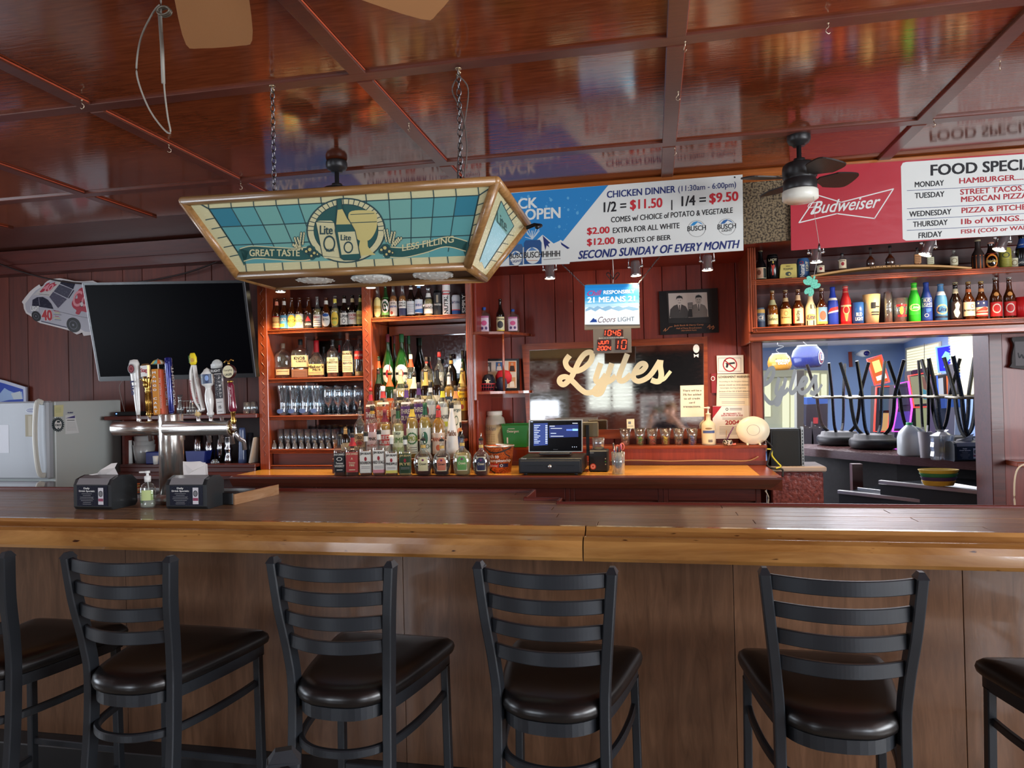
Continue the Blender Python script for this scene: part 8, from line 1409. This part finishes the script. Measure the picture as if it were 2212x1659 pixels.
# hanging ball lamps
for px, py, w_, Y, c, lb in ((1744, 772, 66, 8.6, (30, 48, 120), 'dark blue ball shaped lamp with a white round emblem'), (1684, 783, 50, 10.4, (206, 140, 50), 'golden yellow ball shaped lamp with a black lettered patch')):
    q = at(px, py, Y); k = depth(q)/F; R = w_/2*k; t = thing('ball_lamp', lb+' hung from the far ceiling', 'lamp', q, 0, 'ball lamps beyond the pass through')
    B().lathe([(R*.66, R*.68), (R*.86, R*.45), (R*.98, .1*R), (R, -.15*R), (R*.93, -.45*R), (R*.78, -.66*R), (R*.7, -.66*R), (R*.9, -.2*R), (R*.6, R*.66)], M(c, .25, coat=.4), n=28, cap=False).obj('shade', t); B().lathe([(R*.66, R*.68), (R*.6, R*.8), (0, R*.84)], M((150, 150, 146), .4), n=24).obj('top_cap', t)
    b = B(); p = Pr(b, lambda u, v, l: (math.cos(-PI/2+u+.0)*(R*1.005*math.cos(v)+l), math.sin(-PI/2+u)*(R*1.005*math.cos(v)+l), R*math.sin(v)-.05*R), .002)
    if c[2] > 100: p.ring(.85, 0, .34, .46, .05, WHT, 1, 24); p.ring(.85, 0, .24, .34, .04, M((190, 90, 90), .5), 1); p.text('LB', .68, -.18, 1.02, .22, WHT, .03)
    else: p.poly([(-.5, .36), (0, .42), (.75, .36), (.8, -.3), (.3, -.4), (-.3, -.45), (-.4, -.05)], INK, 1); p.text('GENUINE', -.5, .06, .75, .26, WHT, .03); p.text('DRAFT', -.28, -.16, .6, .03, WHT, .03)
    b.obj('emblem', t, fix=False); B().tube(spline([(0, 0, R*.8), (-.04, 0, R*1.1), (.06, 0, R*1.35), (-.02, 0, R*1.5), (0, 0, 2.15-q.z)], 5), .006, DCHR, 6).obj('hook', t)
q = at(1868, 763, 11.9); t = thing('security_camera', 'white security camera with a dark lens on the far blue wall', 'camera', q); B().lathe([(.045, -.12), (.055, .1), (.02, .45)], WHT, n=14, ax='Y').obj('camera_body', t); B().lathe([(.038, -.17), (.038, -.12)], M((20, 20, 110), .2), (-.012, 0, -.008), 12, ax='Y').obj('lens', t)
tag(flatobj('red_strip', [(1833, 760), (1840, 760), (1842, 792), (1835, 793)], 12.35, .03, M((120, 44, 34), .6)), 'narrow red brown strip fixed to the far blue wall', 'panel')
# bar counter in the far room, shelving and coolers
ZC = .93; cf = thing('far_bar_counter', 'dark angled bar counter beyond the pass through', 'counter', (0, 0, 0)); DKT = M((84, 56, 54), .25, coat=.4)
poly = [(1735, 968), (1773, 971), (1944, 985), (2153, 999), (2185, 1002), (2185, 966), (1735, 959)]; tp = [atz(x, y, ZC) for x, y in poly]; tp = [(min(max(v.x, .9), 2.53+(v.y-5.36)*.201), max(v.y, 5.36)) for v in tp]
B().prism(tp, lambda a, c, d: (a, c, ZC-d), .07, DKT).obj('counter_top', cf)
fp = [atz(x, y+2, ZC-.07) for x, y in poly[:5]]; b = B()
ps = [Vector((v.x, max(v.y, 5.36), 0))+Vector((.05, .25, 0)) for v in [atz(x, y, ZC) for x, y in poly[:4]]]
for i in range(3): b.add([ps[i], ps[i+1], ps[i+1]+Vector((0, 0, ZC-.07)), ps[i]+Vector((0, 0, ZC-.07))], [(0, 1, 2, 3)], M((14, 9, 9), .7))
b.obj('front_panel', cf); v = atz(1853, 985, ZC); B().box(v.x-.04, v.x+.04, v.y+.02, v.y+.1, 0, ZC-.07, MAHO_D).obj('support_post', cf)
for nm, pl, z, lb in (('steel_cooler', [(1901, 1041), (2165, 1078), (2260, 1075), (2100, 1030)], .77, 'rear steel edged cooler under the far bar counter'), ('steel_cooler', [(1812, 1062), (2160, 1104), (2160, 1082), (1901, 1048)], .66, 'front steel topped cooler under the far bar counter')):
    pp = [atz(x, y, z) for x, y in pl]
    for v in pp: v.y = max(v.y, 5.38); v.x = min(v.x, 2.5+(v.y-5.36)*.201)
    t = thing(nm, lb, 'cooler', (0, 0, 0), 0, 'coolers under the far bar counter'); B().prism([(v.x, v.y) for v in pp], lambda a, c, d: (a, c, z-.012-d), .5, M((36, 40, 42), .4)).obj('case', t)
    B().prism([(v.x, v.y) for v in pp], lambda a, c, d: (a, c, z-.012-d), -.006, M((70, 76, 80), .3, .7)).obj('lid', t); B().sweep([pp[0], pp[1]], rsec(.02, .014), STEEL).obj('rim', t); B().sweep([pp[0].lerp(pp[3], .45), pp[1].lerp(pp[2], .45)], rsec(.006, .012), STEEL).obj('rim', t)
q = atz(2028, 1048, .79)
for j, (c, nm) in enumerate((((206, 160, 50), 'lowest yellow'), ((70, 44, 84), 'purple'), ((50, 120, 70), 'green'), ((210, 176, 60), 'topmost yellow'))):
    k = depth(q)/F; R = (33+j*2.2)*k; t = B().lathe([(R*.86, 0), (R*.9, .006), (R, .03), (R*1.03, .034), (R*1.0, .036), (R*.86, .01), (0, .008)], M(c, .5), n=26, sy=.6).obj('food_basket', None, (q.x, q.y, .79+.026*j)); tag(t, nm+' oval food basket in the stack below the far bar counter', 'basket', 'stacked food baskets')
# upturned stools on the counter
def upstool(px, py, rz, lb, back=False):
    q = atz(px, py, ZC); t = thing('upturned_stool', lb, 'bar stool', (q.x, q.y, ZC+.001), rz, 'upturned stools on the far bar counter'); LG = M((26, 26, 27), .25, .5)
    B().lathe([(.15, 0), (.19, .01), (.205, .035), (.205, .075), (.19, .095), (.17, .10), (.16, .13), (.10, .135)], M((12, 12, 13), .45), n=26).obj('seat', t)
    for j in range(4): a = PI/4+j*PI/2; c, s = math.cos(a), math.sin(a); B().sweep(spline([(.10*c, .10*s, .13), (.155*c, .155*s, .2), (.185*c, .185*s, .34), (.20*c, .20*s, .48), (.235*c, .235*s, .62), (.285*c, .285*s, .80)], 4), rsec(.014, .011), LG, up=(s, -c, 0)).obj('leg', t)
    B().tube([(.225*math.cos(u), .225*math.sin(u), .47) for u in [2*PI*j/28 for j in range(28)]], .012, M((120, 114, 100), .25, .9), 8, True).obj('foot_ring', t)
for a in ((1813, 961, .3, 'upturned black bar stool on the far counter, below the red wall strip'), (1887, 969, .1, 'upturned black bar stool on the far counter just left of the milk jug'), (2000, 968, .6, 'upturned black bar stool behind the milk jug and cups'), (2062, 975, -.2, 'upturned black bar stool behind the far napkin dispenser'), (2118, 985, -.2, 'upturned black bar stool against the right post of the pass through')): upstool(*a)
q = atz(1966, 984, ZC); k = depth(q)/F; t = thing('milk_jug', 'translucent gallon jug with a green cap on the far counter', 'jug', (q.x, q.y, ZC+.001)); JG = M((206, 214, 214), .3); B().lathe([(.88*23*k, 0), (23*k, 4*k), (23*k, 38*k), (20*k, 50*k), (12*k, 60*k), (6*k, 66*k)], JG, n=22, sq=3.2).obj('jug_body', t); B().lathe([(6*k, 64*k), (6.5*k, 71*k), (0, 71.5*k)], M((70, 190, 120), .4), n=12).obj('cap', t); B().tube(spline([(8*k, 0, 60*k), (21*k, 0, 56*k), (25*k, 0, 44*k), (22*k, 0, 32*k)], 4), 3*k, JG, 8).obj('handle', t)
q = atz(1999.5, 989, ZC); k = depth(q)/F; t = thing('paper_cup', 'grey paper cup with a straw between jug and bagged cups', 'cup', (q.x, q.y, ZC+.001)); B().lathe([(10*k, 0), (14*k, 56*k), (13*k, 56*k), (9.5*k, 2*k)], M((150, 146, 148), .5), n=20, cap=False).obj('cup_wall', t); B().tube([(0, 0, 5*k), (6*k, 0, 70*k)], 1.6*k, WHT, 6).obj('straw', t)
q = atz(2036, 993, ZC); k = depth(q)/F; t = thing('bagged_cups', 'clear plastic cups stacked in a crinkled bag on the far counter', 'cups', (q.x, q.y, ZC+.001)); CP = glassm((226, 230, 234), .3, .08)
for dx in (-10, 10):
    for j in range(3): B().lathe([(8*k, j*7*k), (11*k, (j*7+38)*k)], CP, (dx*k, 0, 0), 16, cap=False).obj('cup', t)
rn = random.Random(8); B().lathe([(22*k*(1+.1*rn.random()), z*k) for z in (0, 8, 18, 28, 38, 46, 52)]+[(8*k, 60*k), (13*k, 64*k)], glassm((236, 240, 244), .14, .12, 'bag_film'), n=13, smooth=False, cap=False).obj('plastic_bag', t)
q = atz(2064, 998, ZC); dispenser('black napkin dispenser on the far bar counter beyond the pass through', q.x+.10, q.y+.02, ZC+.001, .1, .19, .15, .15)
# gaming machines
def em2(c, e=1.): return M(c, .4, emit=e)
def machine(lb, Y, body, parts):
    c = body[0]; q = at(*c, Y); t = thing('gaming_machine', lb, 'gaming machine', (q.x, Y, 0), 0, 'gaming machines in the far room'); o = Vector(t.location)
    solid(t, 'cabinet', body, Y, .22, M((44, 46, 54), .4))
    for li, (nm, pl, m) in enumerate(parts):
        if nm == 'neon_frame': b = B(); b.tube([at(x, y, Y-.05)-o for x, y in pl], .011, m, 6, True, (0, 1, 0)); b.obj(nm, t)
        else: b = B(); plate(b, pl, lambda a, c, l, li=li: at(a, c, Y)-o+Vector((0, -l-.012-.006*li, 0)), .008, m); b.obj(nm, t, fix=False)
NR, NP_, NB = em2((255, 60, 50), 1.5), em2((224, 70, 230), 1.5), em2((50, 90, 255), 1.4)
machine('gaming machine with a tilted red framed orange screen above a second screen', 9.6, [(1893, 834), (1925, 832), (1923, 1085), (1888, 1085)], [('upper_screen', [(1875, 778), (1901, 769), (1919, 823), (1891, 830)], em2((190, 84, 30), .8)), ('upper_glow', [(1883, 782), (1898, 777), (1905, 800), (1890, 806)], em2((250, 200, 110), 1.)), ('upper_lettering', [(1891, 814), (1913, 806), (1916, 816), (1894, 823)], em2((226, 206, 200), .8)), ('neon_frame', [(1873, 776), (1903, 767), (1921, 825), (1890, 832)], NR), ('lower_screen', [(1897, 838), (1921, 837), (1920, 886), (1898, 887)], em2((70, 90, 110), .5)), ('reels', [(1900, 892), (1918, 892), (1917, 930), (1897, 930)], em2((190, 150, 100), .6)), ('neon_frame', [(1893, 836), (1925, 834), (1923, 886), (1918, 932), (1888, 932)], NR)])
machine('gaming machine with violet neon edges and a dark screen', 9.0, [(1935, 832), (1960, 828), (1968, 880), (1966, 1085), (1928, 1085)], [('upper_screen', [(1936, 838), (1960, 836), (1963, 874), (1938, 876)], em2((58, 56, 78), .5)), ('lower_screen', [(1934, 890), (1964, 888), (1964, 925), (1930, 926)], em2((80, 60, 150), .6)), ('neon_frame', [(1934, 830), (1962, 824), (1970, 880), (1964, 932), (1928, 932), (1938, 880)], NP_)])
machine('gaming machine with a big red framed patterned screen', 9.2, [(1968, 802), (2012, 796), (2024, 880), (2010, 1085), (1968, 1085)], [('screen', [(1966, 814), (2008, 808), (2015, 870), (1973, 874)], em2((140, 140, 110), .6)), ('screen_art', [(1990, 812), (2006, 822), (2010, 846), (1994, 840)], em2((120, 84, 70), .6)), ('screen_art', [(1992, 840), (2008, 848), (2010, 864), (1994, 862)], em2((70, 130, 150), .6)), ('neon_frame', [(1962, 812), (2008, 804), (2018, 878), (1974, 880)], NR), ('lower_panel', [(1976, 882), (2010, 880), (2006, 935), (1978, 936)], em2((150, 156, 116), .5)), ('top_trim', [(1968, 800), (2010, 792), (2012, 800), (1970, 808)], em2((60, 30, 60), .5))])
machine('gaming machine with a blue topper screen above orange artwork', 8.4, [(2020, 812), (2062, 806), (2066, 885), (2062, 1085), (2022, 1085)], [('topper_screen', [(2024, 752), (2060, 746), (2066, 800), (2029, 802)], em2((20, 20, 220), 1.2)), ('topper_figure', [(2041, 759), (2048, 762), (2053, 772), (2046, 780), (2044, 794), (2038, 794), (2040, 780), (2033, 772)], em2((120, 200, 240), 1.2)), ('neon_frame', [(2022, 751), (2062, 744), (2068, 801), (2028, 804)], em2((110, 160, 230), 1.)), ('artwork', [(2042, 812), (2058, 810), (2062, 850), (2044, 852)], em2((210, 96, 50), .8)), ('artwork', [(2024, 818), (2034, 816), (2036, 852), (2026, 852)], em2((170, 176, 190), .7)), ('edge_light', [(2020, 812), (2022, 812), (2026, 870), (2024, 872)], NB), ('lower_panel', [(2028, 858), (2064, 854), (2066, 880), (2030, 882)], em2((50, 76, 150), .5))])
machine('grey gaming machine seen from its side with blue lit ribs', 7.9, [(2068, 786), (2082, 792), (2126, 824), (2134, 860), (2150, 900), (2150, 1085), (2052, 1085), (2066, 870)], [('lit_rib', [(2071, 806), (2075, 806), (2078, 850), (2074, 851)], NB), ('lit_rib', [(2080, 812), (2088, 810), (2091, 850), (2083, 851)], NB), ('side_panel', [(2062, 878), (2140, 874), (2148, 940), (2060, 940)], M((130, 136, 142), .5)), ('blue_panel', [(2040, 860), (2095, 856), (2096, 878), (2040, 880)], em2((44, 78, 150), .5)), ('picture_panel', [(2098, 860), (2134, 858), (2134, 876), (2098, 878)], em2((60, 120, 140), .5))])
t = thing('dark_game_cabinet', 'dark cabinet with a blue bucket on top below the lettered glass', 'cabinet', at(1766, 900, 8.8)); solid(t, 'cabinet_body', [(1742, 874), (1788, 872), (1786, 1114), (1737, 1114)], 8.8, .5, M((26, 26, 40), .4)); solid(t, 'blue_bucket', [(1743, 859), (1788, 857), (1788, 873), (1744, 874)], 8.85, .3, M((40, 80, 150), .4)); solid(t, 'red_label', [(1757, 902), (1767, 902), (1767, 915), (1757, 915)], 8.79, .01, em2((190, 50, 60), .6))
for i, x in enumerate((1745, 1766)): t = thing('far_chair', ('left', 'right')[i]+' dark padded chair back behind the far counter, under the lettered glass', 'chair', at(x, 975, 8.0), 0, 'chairs in the far room'); solid(t, 'chair_back', spline([(x-14, 1142), (x-12, 930), (x-6, 920), (x+4, 924), (x+12, 945), (x+18, 1142)], 3), 8.0, .08, M((60, 54, 60), .6))
# ================================================================ THE PHOTOGRAPHER (seen in the mirror)
SKN = M((206, 156, 128), .5); TEE = M((48, 52, 66), .8); JN = M((44, 56, 84), .8); HR = M((176, 140, 88), .7)
def skin(name, pts, edges, m, par, sub=2, root=0):
    me = bpy.data.meshes.new(name); me.from_pydata([p[:3] for p in pts], edges, []); o = bpy.data.objects.new(name, me); C.objects.link(o); o.parent = par; me.materials.append(m)
    md = o.modifiers.new('skin', 'SKIN'); md.use_smooth_shade = True
    if not me.skin_vertices: me.attributes.new('skin', 'FLOAT', 'POINT')
    for i, p in enumerate(pts): me.skin_vertices[0].data[i].radius = (p[3], p[4] if len(p) > 4 else p[3])
    me.skin_vertices[0].data[root].use_root = True
    s = o.modifiers.new('subdivision', 'SUBSURF'); s.levels = s.render_levels = sub; return o
pe = thing('person', 'fair haired person in a dark T-shirt photographing with a phone, reflected in the mirror', 'person', (.24, -.34, 0))
pts = [(0, 0, .93, .14, .11), (0, -.01, 1.06, .14, .10), (0, -.01, 1.20, .155, .105), (0, -.005, 1.31, .14, .085), (0, .0, 1.37, .055, .055), (0, .015, 1.425, .05, .052), (0, .03, 1.475, .066, .078), (0, .025, 1.55, .078, .092), (0, .015, 1.615, .06, .07),
       (.165, 0, 1.325, .052), (.27, .06, 1.14, .042), (.05, .24, 1.40, .034), (.0, .28, 1.455, .026), (-.03, .285, 1.49, .028, .018),
       (-.165, 0, 1.325, .052), (-.34, .08, 1.15, .042), (-.29, .27, 1.40, .034), (-.275, .295, 1.455, .026), (-.265, .30, 1.49, .028, .018),
       (.10, 0, .86, .085), (.11, .02, .48, .06), (.11, -.01, .10, .042), (.12, .12, .04, .035), (-.10, 0, .86, .085), (-.11, .02, .48, .06), (-.11, -.01, .10, .042), (-.12, .12, .04, .035)]
skin('body', pts, [(0, 1), (1, 2), (2, 3), (3, 4), (4, 5), (5, 6), (6, 7), (7, 8), (3, 9), (9, 10), (10, 11), (11, 12), (12, 13), (3, 14), (14, 15), (15, 16), (16, 17), (17, 18), (0, 19), (19, 20), (20, 21), (21, 22), (0, 23), (23, 24), (24, 25), (25, 26)], SKN, pe)
for s, (hx, hy, hz) in ((1, (-.03, .29, 1.495)), (-1, (-.265, .30, 1.495))):
    for j, ln in enumerate((.052, .062, .066, .058)):
        z = hz+.005+.017*(j-1.5); f_ = [(hx, hy-.002, z-.004, .009), (hx-s*.018, hy+.028, z+.004, .0085), (hx-s*.018-s*ln*.5, hy+.043, z+.007, .008), (hx-s*.018-s*ln, hy+.037, z+.006, .007)]
        skin('finger', f_, [(0, 1), (1, 2), (2, 3)], SKN, pe, 1)
    skin('thumb', [(hx, hy-.005, hz-.02, .011), (hx-s*.02, hy+.0, hz-.034, .010), (hx-s*.048, hy+.014, hz-.036, .008)], [(0, 1), (1, 2)], SKN, pe, 1)
skin('t_shirt', [(0, 0, .90, .165, .13), (0, -.01, 1.06, .165, .122), (0, -.01, 1.2, .175, .125), (0, -.005, 1.315, .155, .10), (0, 0, 1.36, .075, .07), (.175, 0, 1.325, .067), (.235, .035, 1.20, .062), (-.175, 0, 1.325, .067), (-.265, .04, 1.21, .062)], [(0, 1), (1, 2), (2, 3), (3, 4), (3, 5), (5, 6), (3, 7), (7, 8)], TEE, pe)
skin('jeans', [(0, 0, .93, .15, .12), (.10, 0, .84, .098), (.11, .02, .48, .075), (.11, -.01, .08, .065), (-.10, 0, .84, .098), (-.11, .02, .48, .075), (-.11, -.01, .08, .065)], [(0, 1), (1, 2), (2, 3), (0, 4), (4, 5), (5, 6)], JN, pe)
for s in (-1, 1): B().lathe([(.045, 0), (.05, .02), (.045, .06), (.03, .08)], BLK, (s*.115, .05, 0), 14, sy=1.0, T=Matrix.Translation((s*.115, .05, 0)) @ Matrix.Diagonal((1, 2.4, 1, 1)) @ Matrix.Translation((-s*.115, -.05, 0))).obj('shoe', pe)
b = B(); hc = Vector((0, .018, 1.565)); vs = []; n = 22
for j in range(9):
    ph = PI/2*(1-j/8)*1.0-.15*(j/8)
    for i in range(n): a = 2*PI*i/n; r = .089*math.cos(ph)*(1+.04*math.sin(5*a+j)); fr0 = max(0, math.sin(a)); vs.append(hc+Vector((r*math.cos(a), r*1.14*math.sin(a)-.006, .098*math.sin(ph)-(0 if fr0 > .5 else .045*(j/8)**2)+fr0*.058*(j/8)**2-.006*math.sin(3*a)*(j/8))))
b.add(vs, [(j*n+i, j*n+(i+1) % n, (j+1)*n+(i+1) % n, (j+1)*n+i) for j in range(8) for i in range(n)]+[list(range(n))], HR, True); b.obj('hair', pe)
for s in (-1, 1):
    B().lathe([(0, -.009), (.007, -.006), (.0095, 0), (.007, .006), (0, .009)], M((206, 196, 190), .3), (s*.030, .109, 1.545), 12, ax='Y').lathe([(0, .0098), (.005, .0094), (.0052, .0085)], M((60, 70, 80), .2), (s*.030, .109, 1.545), 10, ax='Y').obj('eye', pe)
    B().tube([(s*.017, .121, 1.565), (s*.032, .119, 1.570), (s*.046, .108, 1.564)], .004, M((140, 104, 66), .7), 6).obj('eyebrow', pe); B().lathe([(0, -.012), (.014, -.006), (.018, .004), (.010, .012), (0, .013)], SKN, (0, 0, 0), 12, ax='X', T=Matrix.Translation((s*.084, .02, 1.535)) @ Matrix.Diagonal((.7, 1, 1.6, 1))).obj('ear', pe)
b = B(); b.add([(-.007, .116, 1.55), (.007, .116, 1.55), (-.015, .112, 1.508), (.015, .112, 1.508), (0, .142, 1.515), (0, .112, 1.500)], [(0, 1, 4), (0, 4, 2), (1, 3, 4), (2, 4, 5), (4, 3, 5)], SKN, True); b.obj('nose', pe); B().tube([(-.022, .106, 1.483), (0, .116, 1.485), (.022, .106, 1.483)], .005, M((176, 96, 86), .5), 7).obj('mouth', pe)
b = B(); p = Pr(b, lambda a, c, l: (a, .118+l, c)); p.ring(.0, 1.19, .085, .06, .006, M((150, 150, 140), .7), 1); b.obj('shirt_print', pe, fix=False)
ph = thing('phone', 'pale green phone held up by the reflected photographer', 'phone', (.06, -.016, 1.535)); B().box(-.078, .078, -.008, .0, -.038, .038, M((150, 164, 140), .4), .004).obj('phone_case', ph)
b = B()
for dx, dz in ((-.062, .018), (-.062, -.014), (-.040, .002)): b.lathe([(.008, 0), (.008, .0025), (.006, .003), (0, .003)], BLK, (dx, 0, dz), 12, ax='Y')
b.obj('lenses', ph)
